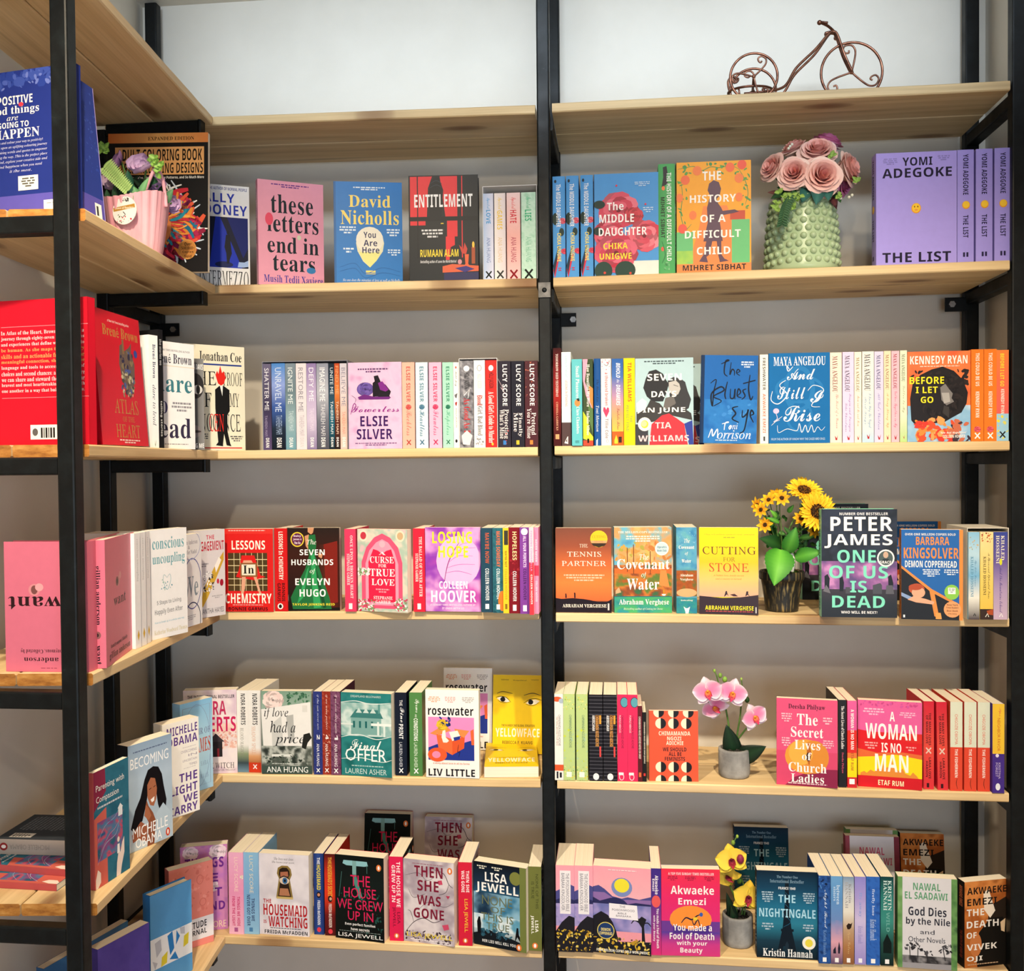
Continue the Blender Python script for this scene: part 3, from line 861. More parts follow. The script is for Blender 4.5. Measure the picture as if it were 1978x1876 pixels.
F L 2 eef2f6 50 82 54 80 52 84 50 82
F L 2.2 eef2f6 14 94 20 84 22 92 30 84 30 94
F tI 30 85 90 95 eef2f6 orrison
F tI 50 77 66 84 eef2f6 oni
F b 26 96 66 98 1 bcd4ea
S vI 30 24 74 50 0c1a2c The Bluest Eye
S vI 30 54 74 84 eef2f6 Toni Morrison
S p eef2f6 30 94 55 92 50 100 30 100
E s blue 1147.5 1160 693 .006 - 3R | slim blue spine beside the pink blossom spine
D thous pb e8dfe2 e8dfe2
S L 5 4a3030 90 2 60 8 30 6
S s 4 14 6 1 90 14 4 8 e88a9a d85a70
S vB 40 16 72 54 c85a60 a thousand broken
S p e03f66 50 68 20 60 24 56 40 56 50 59 62 56 78 57 80 61
S vB 40 69 72 92 8a7a80 Tillie Cole
S o 60 95 12 2 3 8a8a8a
E s thous 1161 1180.5 693 .006 - 3R | pale spine with pink blossom and a pink heart
D behold pb 3566ac 3566ac
S g 0 0 100 84 2f60a8 4a70b4 b08aac e0a070 f0c050
S r 0 84 100 100 d8622a
S vO 38 5 74 22 f4f4f4 BEHOLD
S vI 44 24 66 28 f4f4f4 the
S vO 38 30 74 54 f4f4f4 DREAMERS
S vC 34 57 72 82 8a5a50 Imbolo Mbue
S p f4d43a 20 94 36 88 50 94 50 98 20 98
S r 56 90 84 97 3a2a20
E s behold 1182 1204 693 .006 - 3R | blue to orange sunset spine beside the bright yellow one
D tiay pb f2d41e f2d41e
S vB 36 5 70 50 c0452e TIA WILLIAMS
S vB 52 66 76 74 8aa04a THE
S vB 20 54 44 84 8aa04a PERFECT FIND
S o 40 92 20 3 3 e0b83a
E s tiay 1205 1226.5 692 .006 - 3R | bright yellow spine beside the embracing couple cover
D seven pb aecbd2 aecbd2
F b 10 3 90 8 2 3a4a50
F p 2a2a2c 18 24 24 15 36 13 48 18 52 24 58 30 54 40 48 50 30 50 20 44 14 34
F p 38383a 56 26 66 22 78 24 86 28 90 38 96 48 92 58 84 62 72 60 60 46
F p b9b6b2 58 28 70 26 76 30 78 36 74 42 66 44 58 38
F p 6a6664 52 46 66 44 70 52 60 60 48 58
F L 1 2a2a2c 66 31 74 33
F p 3c3a3a 2 62 20 56 26 48 42 52 52 60 66 54 84 58 96 64 98 72 60 66 40 72 10 76 2 74
F p e8e6e4 2 52 12 46 20 50 18 58 4 64
F p d8343e 24 100 28 76 46 66 58 64 72 70 84 76 90 100
F r 0 76 22 100 3a3a40
F p 2f3f96 84 76 98 72 100 100 92 100
F tH 21 18 80 26 f6f4f0 SEVEN
F tH 28 38 71 45 f6f4f0 DAYS
F tH 13 57 86 64 f6f4f0 IN JUNE
F tH 34 74 62 81 f6c8cc TIA
F tH 5 89 92 96 f6c8cc WILLIAMS
F e 16 76 11.5 8 f4f2e6
F e 16 76 6.5 4.6 e8d43a
F e 15 75.5 5 3.4 f2ea9a
E f seven 1227 1339.5 693 .006 .004 3R | pale blue cover with an embracing couple and a round sticker
E f seven 1256 1357 712 .15 .15 3R | grey looking copy standing behind the embracing couple cover
E f blue 1357 1456 689 .004 .01 3R tilt=-1.5 | blue cover facing out with black handwritten lettering
D fresh pb f2ece0 f2ece0
S vB 34 4 68 40 2a2a2c FRESHWATER
S vB 34 44 68 88 e06a52 AKWAEKE EMEZI
S r 40 92 60 97 3a3a3a
E s fresh 1468 1484 685 .008 - 3R | cream spine with black and coral lettering
D rise pb 1a6bab 1a6bab
F o 50 40 26 26 8 2a7ab8
F o 50 40 40 16 5 2a7ab8
F o 50 70 22 18 4 2a7ab8
F tS 8 4 93 14 f2f4f4 MAYA ANGELOU
F L 1.6 f2f4f4 34 18 30 14 32 20 40 15
F tC 30 16 76 34 f2f4f4 And
F L 1.6 f2f4f4 6 42 4 52 16 56 30 46 18 36 28 30
F tC 14 36 60 56 f2f4f4 Still
F tC 68 40 90 60 f2f4f4 I
F L 1.2 f2f4f4 64 42 74 36 90 42 70 58 84 60
F tC 24 57 84 82 f2f4f4 Rise
F L 1.2 f2f4f4 14 80 16 88 30 84 46 86 50 78 54 88 60 80 64 88 70 80 74 88 80 82 86 86 92 82
F L 1 e8d8e8 10 64 14 72 8 76 18 74
F e 12 64 5 3 d0c0e0
F L .8 f2f4f4 4 80 14 74 22 70
F tN 4 94 92 96.5 c0d8ea FROM THE AUTHOR OF I KNOW WHY THE CAGED BIRD SINGS
E f rise 1485 1603 683 .006 .006 3R | blue cover facing out with swirling white calligraphy
D maya1 pb f2dfcf f2dfcf
S vS 20 4 64 44 8a4a40 MAYA ANGELOU
S vC 40 46 76 84 e0908a The Heart of a Woman
S p b02a30 40 92 56 95 66 91 60 97 46 97
E s maya1 1603.5 1626 681 .008 - 3R | peach tinted cream spine beside the white calligraphy cover
D maya2 pb e4d0ea e4d0ea
S vS 20 4 64 44 4a4a60 MAYA ANGELOU
S vC 50 46 78 88 8a70b0 Singin and Swingin
S vC 18 56 44 88 8a70b0 Like Christmas
S p b02a30 40 92 56 95 66 91 60 97 46 97
E s maya2 1627.5 1649.5 680 .008 - 3R | lilac tinted spine between two cream spines
D maya3 pb f4ead6 f4ead6
S vS 22 6 70 44 8a6a3a MAYA ANGELOU
S vC 30 48 76 82 e0806a Mom and Me and Mom
S p b02a30 36 92 56 95 72 91 60 97 46 97
E s maya3 1650.5 1664 680 .008 - 3R | slim cream spine with orange script
D maya4 pb efe9e0 efe9e0
S g 0 70 100 100 efe9e0 b8d4e8
S vS 18 3 70 43 3a3a44 MAYA ANGELOU
S vC 46 46 82 84 6a9ac0 I Know Why The Caged
S vC 14 50 40 80 6a9ac0 Bird Sings
S p b02a30 40 91 56 94 66 90 60 96 46 96
E s maya4 1665.5 1688 679 .008 - 3R | broad cream spine fading to pale blue at its foot
D maya5 pb d8d0e8 d8d0e8
S vS 22 4 68 42 4a4a78 MAYA ANGELOU
S vC 30 46 72 86 8a86c0 All God's Children
S p b02a30 36 92 56 95 72 91 60 97 46 97
E s maya5 1689 1706.5 679 .008 - 3R | lavender spine with violet script
D maya6 pb f2dcb8 f2dcb8
S vS 22 4 70 42 9a6a4a MAYA ANGELOU
S vC 26 46 76 84 e8a060 A Song Flung Up
S p b02a30 36 92 56 95 72 91 60 97 46 97
E s maya6 1707.5 1721 678 .008 - 3R | slim apricot spine with orange script
D maya7 pb f2bcc8 f2bcc8
S vS 22 3 70 42 9a3a4a MAYA ANGELOU
S vC 26 44 76 84 d8688a Gather Together in My
S p b02a30 36 92 56 95 72 91 60 97 46 97
E s maya7 1722 1737 678 .008 - 3R | rose pink spine with red script
D maya8 pb dfe4c8 dfe4c8
S g 0 70 100 100 dfe4c8 b8d88a
S vS 22 4 70 34 6a7a5a MAYA ANGELOU
S vC 26 38 76 68 a8b08a Letter to My
S p b02a30 40 93 56 95 66 92 58 97
E s maya8 1738.5 1752 677 .008 - 3R | slim pale green spine beside the orange portrait cover
D letgo pb ee6a30 ee6a30 T=26
F f 0 0 100 60 2 4 ee6a30 f07a44 e85a34
F f 0 60 100 100 3 6 b0d0e4 8ab8d8 d8e0e8
F p 1f1a1a 4 52 8 36 20 26 38 20 56 17 74 22 88 32 96 46 94 58 86 68 70 74 60 78 40 80 18 86 6 76
F s 8 60 4 20 96 40 3 5 1f1a1a 2a2220
F m 3 80 50 50 24 37 3 1f1a1a 2a2220 161212
F p 7a7674 52 40 60 36 66 42 72 47 70 52 74 56 62 60 54 54
F p a8a4a0 54 46 66 46 68 56 58 58
F p 3a3634 58 60 66 62 66 74 56 68
F s 6 60 14 76 74 100 4 9 e8502a f08a3a d83a2a f0a05a
F s 7 16 70 78 98 100 4 8 3a2a34 c86a4a
F tH 4 5 95 14 f8f0e8 KENNEDY RYAN
F b 16 16 86 18 1 f2c8b0
F tH 3 28 58 36 f4e02a BEFORE
F tH 13 39 48 46 f4e02a I LET
F tH 21 50 41 57 f4e02a GO
F tO 52 89 94 92 f4ece4 "Raw. Real. Magnificent"
F tB 56 92.5 92 96 f4ece4 COLLEEN HOOVER
S g 0 0 100 70 f0803a ea6a4a e2605a
S r 0 70 100 100 9ac8e0
S s 4 14 6 72 94 100 8 16 f2d83a d8d46a
S vB 30 4 62 40 f2d83a BEFORE I LET GO
S vB 36 43 64 70 f8e8dc KENNEDY RYAN
S x 50 93 22 1c1c1c
E f letgo 1753 1874.5 680 .006 .004 3R | orange cover facing out with a woman in profile and huge dark hair
D could pb ef7a28 ef7a28
S vB 36 4 66 40 f8e8dc THIS COULD BE US
S vB 36 46 66 74 f8e8dc KENNEDY RYAN
S q 50 87 26 d84a5a e8707a 4
S x 50 94 20 fbf4ee
E s could 1876 1900 675 .006 - 3R | orange spine touching the orange portrait cover
E s could 1901.5 1924.5 675 .006 - 3R | orange spine beside the one with a blue foot
E s letgo 1925.5 1948 675 .006 - 3R | coral spine with a yellow and blue foot, against the end post
# ---------- fourth shelf
D want hb e0788c d96e84 T=30 H=228
F e 40 36 7 4.6 d88a90
F e 38 36 4.4 3.8 7a4a48
F e 38 36 2 2 2a1a1a
F e 48 32 3 3 e8a0a4
F tS 26 47 66 55 2c1418 want
F tS 14 84 70 88 3a1a22 Curated by anonymous. Collected by
F tS 10 90 80 97 2c1418 gillian anderson
S vS 40 20 74 66 2c1418 gillian anderson
S vS 40 82 74 97 2c1418 want
S e 50 74 22 3 8a5a58
S e 50 74 10 1.6 2a1a1a
E f want 206 262 1019 b1291 b1249 4U | pink hardback standing angled, one dark word on its cover, spine to the near post
D wantb hb d66f86 d96e84 T=30 H=228 W=152
F tS 4 7 78 12 2c1418 gillian anderson
F tS 20 14 82 18 3a1a22 by anonymous, Collected by
F tS 32 48 96 58 2c1418 want
F e 64 63 7 4.6 d88a90
F e 64 63 4 3.4 7a4a48
F e 58 65 5 3 e8a0a4
F b 36 2.5 60 3.6 1 a04a60
E f wantb -2 186 1019 b1297 b1299 4U flip=1 | pink hardback standing upside down at the plank end
D unc pb f1f2f4 f1f2f4
F tS 6 7 92 18 6aa8b4 conscious
F tS 6 22 94 34 6aa8b4 uncoupling
F L 1.4 9ac0c8 44 45 36 42 34 48 44 56 54 48 52 42 44 45
F s 3 16 28 45 60 56 1.2 2.2 5a9ab0 7ab0a0
F tB 16 65 82 70 9a9ca0 5 Steps to Living
F tB 10 73 86 79 9a9ca0 Happily Even After
F tN 10 84 90 86.5 8ac0d4 how to break up in a whole new way
F tS 8 92 98 96 d8d0b0 Katherine Woodward Thomas
S vS 30 5 70 42 c8cacc conscious uncoupling
S p d8b040 50 84 70 89 50 94 30 89
E s unc 263 273.5 1031 b1254 b1250 4U | slim white spine with a gold diamond, beside the angled pink hardback
E s unc 274 284 1033 b1249 b1245 4U | slim white spine with a gold diamond, middle one of three
E s unc 284 292.5 1034 b1244 b1240 4U | slim white spine with a gold diamond, against its own white cover copy
E f unc 292.5 363 1030 b1238 b1221 4U | white paperback cover with teal serif words and a small leafy heart
D we pb eef0f4 eef0f4 T=20
F tS 16 6 84 11 9a9caa Gillian Anderson
F tS 44 12 52 16 9a9caa &
F tS 16 17 80 22 9a9caa Jennifer Nadel
F o 60 54 38 28 2.4 5a64a8
F o 56 12 40 16 1.8 a8b0d8
F o 60 94 34 20 2.4 2a3460
F tS 26 46 84 68 8a9aa8 We
F b 30 88 74 94 3 b0b4c0
E f we 344 391 1036 b1218 b1203 4U | white paperback with thin blue rings and large grey letters
D eng pb d6d3d8 d6d3d8 T=28
F tB 40 6 66 11 c8405a THE
F tB 4 13 97 24 b8203a ENGAGEMENT
F p c9a43a 20 84 30 66 70 40 96 26 96 36 76 52 42 78 26 88
F p f0eee8 66 42 80 32 88 36 70 50
F s 4 60 28 48 62 70 2 5 fbfbfb d8d8dc b0b0b8 3a3a40
F e 76 60 4 3 c03048
F e 88 62 6 4 a01a34
F b 16 38 46 43 2 8a8a90
F b 54 76 92 80 2 a8a6ac
F tN 6 90 94 96 6a686e SAMANTHA HAYES
E f eng 376 436 1026 b1197 b1187 4U | pale grey thriller cover with a diamond ring
D lesson pb d3201f c91a1c W=124
F r 0 0 100 6 d9322c
F b 4 1.5 90 3.5 1 f0c0b8
F tB 16 14 84 25 f6efe2 LESSONS
F r 8 29 88 75 4a3a20
F r 8 36.5 88 37.3 e0d0a0
F r 8 44 88 44.8 e0d0a0
F r 8 52 88 52.8 e0d0a0
F r 8 60 88 60.8 e0d0a0
F r 8 67.5 88 68.3 e0d0a0
F r 20 29 21 75 e0d0a0
F r 32 29 33 75 e0d0a0
F r 44 29 45 75 e0d0a0
F r 56 29 57 75 e0d0a0
F r 68 29 69 75 e0d0a0
F r 78 29 79 75 e0d0a0
F p d3201f 36 32 62 32 74 56 84 58 60 62 24 58 30 50
F p d8a084 36 58 44 58 42 72 38 80 34 80
F p d8a084 60 58 66 58 74 76 78 80 72 80
F p d8a084 40 38 56 38 60 42 48 44 38 42
F r 33 41 68 58 8a5a34
F r 36 43 64 56 e6e0cc
F tS 39 44 61 54 1a1a1a In
F tB 2 78 96 90 f6efe2 CHEMISTRY
F b 16 91.5 80 92.8 1 f0c0b8
F tB 8 94.5 88 98.5 2a0c0c BONNIE GARMUS
S vB 34 4 68 62 f6efe2 LESSONS In CHEMISTRY
S vB 56 66 80 88 2a0c0c BONNIE
S vB 20 66 46 88 2a0c0c GARMUS
S e 42 94 22 3.6 f4f0ea
S e 42 94 12 2.4 1a1a1a
E f lesson 436 527 1022 b1181.5 b1182 4L | red paperback cover with a grid of small tiles and a standing figure
E s lesson 531.5 555 1021 b1181 - 4L | red spine beside the grid tiles cover
D evelyn pb 1d1714 1d1714
F g 0 0 100 100 241a16 38180f 2a1410 141210
F G 62 20 100 96 3a1a12 5a2414 38140e
F p 7a1f16 70 20 96 16 96 90 74 92
F p c8906a 40 0 52 0 50 6 46 8 40 5
F p c8906a 34 10 42 8 44 18 40 26 36 22
F p 1f6a3a 42 9 54 8 56 20 54 34 62 50 70 66 80 84 84 98 10 98 6 84 20 66 34 50 42 34 40 20
F p 2f9a5a 46 30 52 32 56 60 64 96 50 97 46 60
F p 2f9a5a 38 50 42 46 30 84 18 92
F p 164a2a 54 44 66 76 74 96 68 97 58 70
F p c8906a 60 30 68 32 66 37 60 35
F e 20 14 13 9 e8c83a
F e 20 14 11 7.6 5a2048
F tB 13 8.5 27 11.5 f0e0f0 Daisy
F tB 12 12.5 28 15.5 f0e0f0 Jones &
F tB 14 16.5 26 19.5 f0e0f0 The Six
F tI 38 14 56 20 f4f0e8 The
F tH 24 26 72 33 f8f6f2 SEVEN
F tH 8 38 88 45 f8f6f2 HUSBANDS
F tI 43 49 54 56 f8f6f2 of
F tH 15 61 81 69 f8f6f2 EVELYN
F tH 23 74 73 83 f8f6f2 HUGO
F tB 9 91 90 94.5 e8d83a TAYLOR JENKINS REID
E f evelyn 556 657 1020 b1180 b1180 4L | black and maroon cover with a green ball gown
D once pb dd4668 dd3a60
S vS 50 8 76 84 f6d8dc ONCE UPON A BROKEN HEART
S vS 20 30 46 68 f6d8dc STEPHANIE GARBER
S r 34 90 66 97 f8ecec
E s once 667 687 1022 b1181.5 - 4L | rose pink spine beside the pink archway cover
D curse pb 8aaac8 d87a90
F f 0 0 100 100 4 3 8aaac8 d8d0c0 a8c0b0 e8b8c0
F e 12 8 9 7 e8dcc8
F e 12 8 6 4.6 c03a4a
F e 86 8 9 7 e8d8c0
F e 86 8 6 4.6 c8a880
F p e2567a 8 96 8 40 18 22 34 10 50 5 66 10 82 22 90 40 90 96
F p f09ab4 16 92 16 42 24 26 38 16 50 12 62 16 74 26 82 42 82 92
F p d8244a 22 88 22 40 32 24 42 26 50 30 58 26 68 24 76 40 76 88
F e 50 18 6 4 f0b0c0
F tS 43 27 57 31 fbeaee A
F tS 25 33 73 41 fbeaee CURSE
F tS 42 42 58 46 fbeaee FOR
F tS 25 48 75 57 fbeaee TRUE
F tS 28 60 74 68 fbeaee LOVE
F b 34 72 66 78 2 f09aa8
F tS 32 81 70 85 fbeaee STEPHANIE
F tS 36 86 66 90 fbeaee GARBER
F s 5 60 0 48 24 56 1.5 3.5 fbf4f2 f4dfe4 7a9a6a
F s 6 70 0 86 34 100 1.5 3.5 fbf4f2 c8305a 7a9a6a
F s 7 60 74 84 100 98 1.5 3.5 fbf4f2 c8305a 7a9a6a
E f curse 692 788 1022 b1180 b1184.5 4L | rose pink cover with a pointed archway and white blossoms
D ballad pb d3233c d3233c
S vS 52 10 78 82 f8e4e0 THE BALLAD OF NEVER AFTER
S vS 20 30 44 64 f8e4e0 STEPHANIE GARBER
S r 34 90 64 97 f8ecec
E s ballad 799 820.5 1021 b1182 - 4L | scarlet spine beside the purple feather cover
D losing pb c04ab0 a83aa0
F f 0 0 100 100 2 7 c850b0 8a3ab0 e0a0d8 b848a8
F e 60 40 40 30 e6b4e2
F L 1.6 8a2a7a 34 66 40 46 50 30 62 18
F L 1 c06ab8 42 42 60 34 86 34
F L 1 c06ab8 40 48 62 44 90 44
F L 1 c06ab8 46 36 66 26 92 24
F L 1 b45ab0 38 54 60 52 84 56
F L 1 c880c4 50 30 66 20 84 18
F tH 13 5 85 19 f0e62a LOSING
F tH 24 22 78 36 f0e62a HOPE
F tH 25 64 76 73 fbf6fa COLLEEN
F tH 10 75 92 89 fbf6fa HOOVER
F tB 8 91 90 93.5 f0d8ec #1 SUNDAY TIMES BESTSELLING AUTHOR OF
F tB 30 95 70 97.5 f0d8ec IT ENDS WITH US
E f losing 822.5 929 1019 b1181 b1182 4L | purple and pink cover with a feather and big yellow capitals
D mnow pb 22455a 22455a
S vB 36 6 70 42 c05a3a MAYBE NOW
S vB 36 48 68 86 e8ecee COLLEEN HOOVER
S r 34 90 66 96 e8ecee
E s mnow 930 952 1020 b1183 - 4L | dark slate blue spine beside the feather cover
D msome pb 1f5060 1f5060
S f 0 0 100 100 3 9 1f5060 2a6a78 184450
S vB 36 4 72 46 e0683a MAYBE SOMEDAY
S vB 36 48 68 84 e8ecee COLLEEN HOOVER
S e 90 86 40 12 e07a2a
S r 34 90 66 96 e8ecee
E s msome 952.5 972 1020 b1184 - 4L | dark teal spine with an orange curve near its foot
D mnot pb ecc62e ecc62e
S r 20 3 90 20 3a3a30
S vB 30 27 70 46 7a5a1a MAYBE NOT
S vB 30 48 70 84 e08a2a COLLEEN HOOVER
S r 30 89 70 95 8a6a20
E s mnot 972.5 983 1020 b1185 - 4L | slim yellow spine with a dark top block
D hopeless pb 7a1522 7a1522
S s 3 30 0 26 100 60 6 14 a02a34 8a1a28
S vB 34 5 72 38 f0d8a0 HOPELESS
S vB 36 51 68 86 e8ecee COLLEEN HOOVER
S r 34 90 66 97 e8ecee
E s hopeless 983.5 1004.5 1019 b1185 - 4L | dark crimson spine between slim yellow and purple ones
D perf pb 7c3f9a 7c3f9a
S e 50 5 36 4 f0ecf4
S vB 36 10 68 46 e8d8f0 ALL YOUR PERFECTS
S vB 36 48 68 84 3a1a4a COLLEEN HOOVER
S r 30 90 70 97 f0ecf4
E s perf 1005 1022.5 1019 b1186 - 4L | purple spine with a white mark at its top
D cind pb ecc8d6 ecc8d6
S r 0 40 100 100 d83a48
S vB 30 4 70 50 b08ac0 FINDING CINDERELLA
S vB 30 54 70 88 f6e8ea COLLEEN HOOVER
E s cind 1023 1031 1019 b1188 - 4L | very slim spine, pale pink above and red below
D pinkx pb ee8ab0 ee8ab0
S r 0 44 100 56 d83a58
S vB 30 14 70 40 f8dce6 NEVER NEVER
S vB 30 62 70 86 f8dce6 COLLEEN HOOVER
E s pinkx 1031.5 1040.5 1019 b1186 - 4L | very slim bright pink spine against the centre post
D tennis pb 8a4a30 6a3a2a T=22
F g 0 0 100 86 7a4a3c 96503a c8683a e08040 e2683a
F p 201a24 0 83 10 84 30 83 50 84 60 85 74 87 92 87 100 84 100 100 0 100
F r 17 79 19.5 83 201a24
F e 18 78.5 1.2 1 201a24
F r 33 78 35.5 83 201a24
F e 34 77.5 1.4 1.1 201a24
F e 78 13 15.5 10 e8c030
F p e0a070 63 15 93 15 90 19 84 22 72 22 66 19
F p 3a3026 64 18 92 18 88 21 78 23 68 21
F tR 66 9 90 12 a07a20 CUTTING
F tR 70 15 86 17 a06a40 STONE
F tR 43 19 58 23 f0ddc8 THE
F tR 21 28 82 34 f6ecdc TENNIS
F tR 11 39 91 45 f6ecdc PARTNER
F b 14 55 88 64 3 e8c0a0
F tS 12 90 91 94 f4eadc ABRAHAM VERGHESE
F r 93 89 96 97 c8c8c8
E f tennis 1074 1181.5 1020 b1183 b1184 4R | brown to orange sunset cover beside the centre post
D coven pb 6aa6b4 5a9ab0
F f 0 0 100 48 3 11 4a90c0 6ab0c8 d89a60 e0b070 4a7aa0
F f 0 44 100 82 5 5 a8582a 5a7a3a c87838 8a4a30 3a6a4a
F r 0 48 100 54 d86a34
F f 0 81 100 100 4 8 2a7a8a 3a9a8a 4aa86a 2a8aa0
F r 0 80.5 100 81.5 2a6a7a
F s 3 40 2 18 60 40 2 6 c8a050 a8a04a d8904a
F s 4 30 54 18 98 46 3 7 d8905a c07a40 c8b060
F r 22 24 23.6 52 7a4a2a
F r 33 20 34.6 55 7a4a2a
F r 62 28 63.5 55 7a4a2a
F p d88a4a 80 50 90 50 96 70 78 68
F p c8a880 2 74 8 70 12 76 2 78
F e 83 25 12 8 d8e4e4
F e 83 25 10 6.6 c0d4da
F tB 75 22 91 25 4a7a8a Oprah's
F tB 75 26 91 28.5 4a7a8a Book Club
F tS 7 4.5 93 7 f4f0e4 THE MILLION-COPY BESTSELLER
F b 18 10 82 18 3 f0e8d8
F tI 44 31 60 38 fbf8f0 The
F tS 5 37 96 49 fbf8f0 Covenant
F tI 47 52 56 60 fbf8f0 of
F tS 22 60 78 73 fbf8f0 Water
F p f0ece4 82 78 90 78 88 80 84 80
F L 1 d8b020 86 78 86 73
F tS 8 84 95 92 fbf8f0 Abraham Verghese
F tI 16 94 84 97 e8f0e0 Bestselling author of Cutting for Stone
S f 0 0 100 48 3 2 3a80b0 5aa0c0 6ab0b8
S s 3 40 0 4 100 24 1.5 3 8ac0d8 6aa8d0
S f 0 50 100 80 4 6 8a4a30 a8582a 5a6a3a
S e 50 76 50 5 d0a878
S f 0 82 100 100 4 3 2a7a9a 3a9a8a
S tI 38 13 66 18 f4f0e4 The
S tS 12 21 88 25 f4f0e4 Covenant
S tI 42 28 58 33 f4f0e4 of
S tS 26 37 72 41 f4f0e4 Water
S tS 18 54 82 57 f4f0e4 Abraham
S tS 18 59 82 62.5 f4f0e4 Verghese
S tB 20 84 80 86 f4f0e4 'Enthralling'
S p f8f8f8 34 92 46 94 54 94 66 92 60 97 58 100 44 100 42 97
E f coven 1187 1298 1019 b1184 b1184 4R | painted cover with palm trees, teal water and white serif lettering
E s coven 1307 1346 1019 b1185 - 4R | thick painted blue spine beside the palm tree cover
D cutst pb f2d21f 1c1a16 T=24
F g 0 0 100 80 f4dc1a f0d418 f0c02a ecc070 dca890
F p 372a32 0 79 20 80 40 81 70 80 90 78 100 77 100 100 0 100
F p 372a32 45 73 47 73 48 76 50 79 47 77 42 80
F p 4a3034 52 77 60 76 66 79 58 79
F p 372a32 80 73 83 73 83 76 86 79 82 77 78 79
F tI 8 7 94 9 8a8a30 A huge, rich, ambitious tapestry of a novel... tremendous
F b 40 11 62 12.5 1 a09a30
F tR 6 22 96 31 6a3a20 CUTTING
F tR 41 34 61 39 8a6a20 FOR
F tR 17 41 84 51 c04a24 STONE
F tI 24 54 76 56.5 b87a2a A hidden love, family secrets
F tI 28 58 72 60.5 b87a2a and a country in turmoil
F tB 10 90 92 95 f0e030 ABRAHAM VERGHESE
F b 10 96 92 98 1 b04a4a
F r 95 91 97 98 c8c8c8
E f cutst 1351 1465 1019 b1186 b1188.5 4R | yellow sunset cover with tiny running figures, beside the sunflower pot
D peter hb 252932 86cfb8 T=36
F f 0 0 100 50 3 9 20242e 2a3040 1c2028 303848
F f 0 48 100 76 4 7 4a3a6a c88ac0 8a5a94 5a4a7a d8a0c8
F g 0 74 100 100 3a343c 262a30 20242a
F p 1a1c22 4 62 8 60 11 64 10 76 4 76
F p 1a1c22 24 64 28 62 30 68 29 76 24 76
F p 1a1c22 88 62 92 60 95 68 94 76 89 76
F p 4a4c54 68 70 78 68 80 70 80 78 68 78
F p 5a5a62 86 70 94 70 96 78 85 78
F p 6a6870 2 76 6 70 10 74 12 78
F p 4a4a52 32 72 38 72 38 78 32 78
F tB 24 3 88 5.5 e8e8ea NUMBER ONE BESTSELLER
F tH 12 7 94 20 f6f4f2 PETER
F tH 4 23 94 36 f6f4f2 JAMES
F tH 21 37.5 72 49.5 7fdac0 ONE
F tH 10 52 88 64 7fdac0 OF US
F tH 38 66 60 77 7fdac0 IS
F tH 14 80 84 91 7fdac0 DEAD
F tB 26 94 74 96.5 f0f0f0 WHO WILL BE NEXT?
F e 85 45 11.5 8 f0f0ec
F e 85 45 9.5 6.6 4a5a58
F e 85 42 3.4 3 c8a890
F p 2a3434 77 50 82 45.5 88 45.5 93 50
F tB 77 47.5 92 50 f4f4f4 GRACE
S vH 30 6 70 50 20303a PETER JAMES
S vH 30 54 70 94 2a4a54 ONE OF US IS DEAD
E f peter 1587 1733 984 b1192 b1194 4R | large dark hardback with white and mint capitals beside the sunflower pot
E f peter 1549 1678 973 t t 4R | dark hardback copy whose top shows behind the mint lettered one
D demon pb 2a6ab0 e0883c T=27
F r 0 0 100 100 1f62ac
F p 1a1a1c 0 42 52 70 94 84 94 100 0 100
F p e08c40 0 40 50 66 94 82 94 85 48 69 0 43
F p e08c40 46 68 54 70 62 98 54 96
F r 94 0 100 100 e28c3a
F p 88a0c8 0 70 20 76 16 79 0 74
F e 25 66 13 6 b8502a
F e 28 70 11 6 e0a888
F e 23 64 11 3.5 b04a24
F p e0a888 10 78 20 74 40 77 54 80 52 83 24 81
F tB 6 4 88 6.5 f0ece4 OVER ONE MILLION COPIES SOLD
F tB 24 8 78 17 f08c40 BARBARA
F tB 4 20 93 32 f08c40 KINGSOLVER
F tB 6 34.5 90 42 f4f2ee DEMON COPPERHEAD
F b 34 44 64 53 4 dce6f0
F b 68 44 94 51 3 dce6f0
F e 82 69 12 8.4 8ac84a
F r 76 64 88 71 f4f4ec
F b 77 65 87 70 3 8a9a8a
F e 83 88 14 9 e8a068
F tB 74 82 92 84 6a3a1a New York
F tB 73 85 93 87 6a3a1a Times Readers'
F tB 74 88.5 92 90.5 6a3a1a Best Book
F tB 76 92 90 94 6a3a1a of the Century
F r 3 95 6 98 f4f4f4
F p e8a050 56 92 64 92 66 99 56 99
S vB 30 6 70 94 6a2a10 WINNER OF THE PULITZER PRIZE FOR FICTION
E f demon 1741 1860 1023 b1196 b1199 4R | blue and black cover with a red haired person leaning out of a window
E f demon 1712 1822 1007 t t 4R | blue cover copy peeking over the one with the red haired person
D khal1 pb 9cc4dc 9cc4dc H=196
S g 0 0 100 100 8ac0e0 b8d8e8 7ab4d8 e8e8e0 4a4048
S s 3 10 10 4 90 20 6 12 c8b08a a8a890
S vC 50 32 76 62 5a8ab0 The Kite Runner
S vS 20 28 46 74 5a90b0 KHALED HOSSEINI
S l 8 2a2a2a 46 96 56 93 66 96
E s khal1 1870.5 1892 1024 b1197 - 4R | sky blue spine, first inside the cream slipcase
D khal2 pb e4c870 e4c870 H=196
S g 0 0 100 100 f0dca0 ecd070 e8c04a
S s 4 26 8 1 92 12 4 9 a03a2a c86a3a
S r 0 88 100 100 3a2a26
S p b0502a 50 90 100 88 100 95 60 94
S vC 54 24 78 76 6a5a30 A Thousand Splendid Suns
S vS 24 28 46 72 6a5a30 KHALED HOSSEINI
S l 6 f0ece0 42 97 56 93 66 97
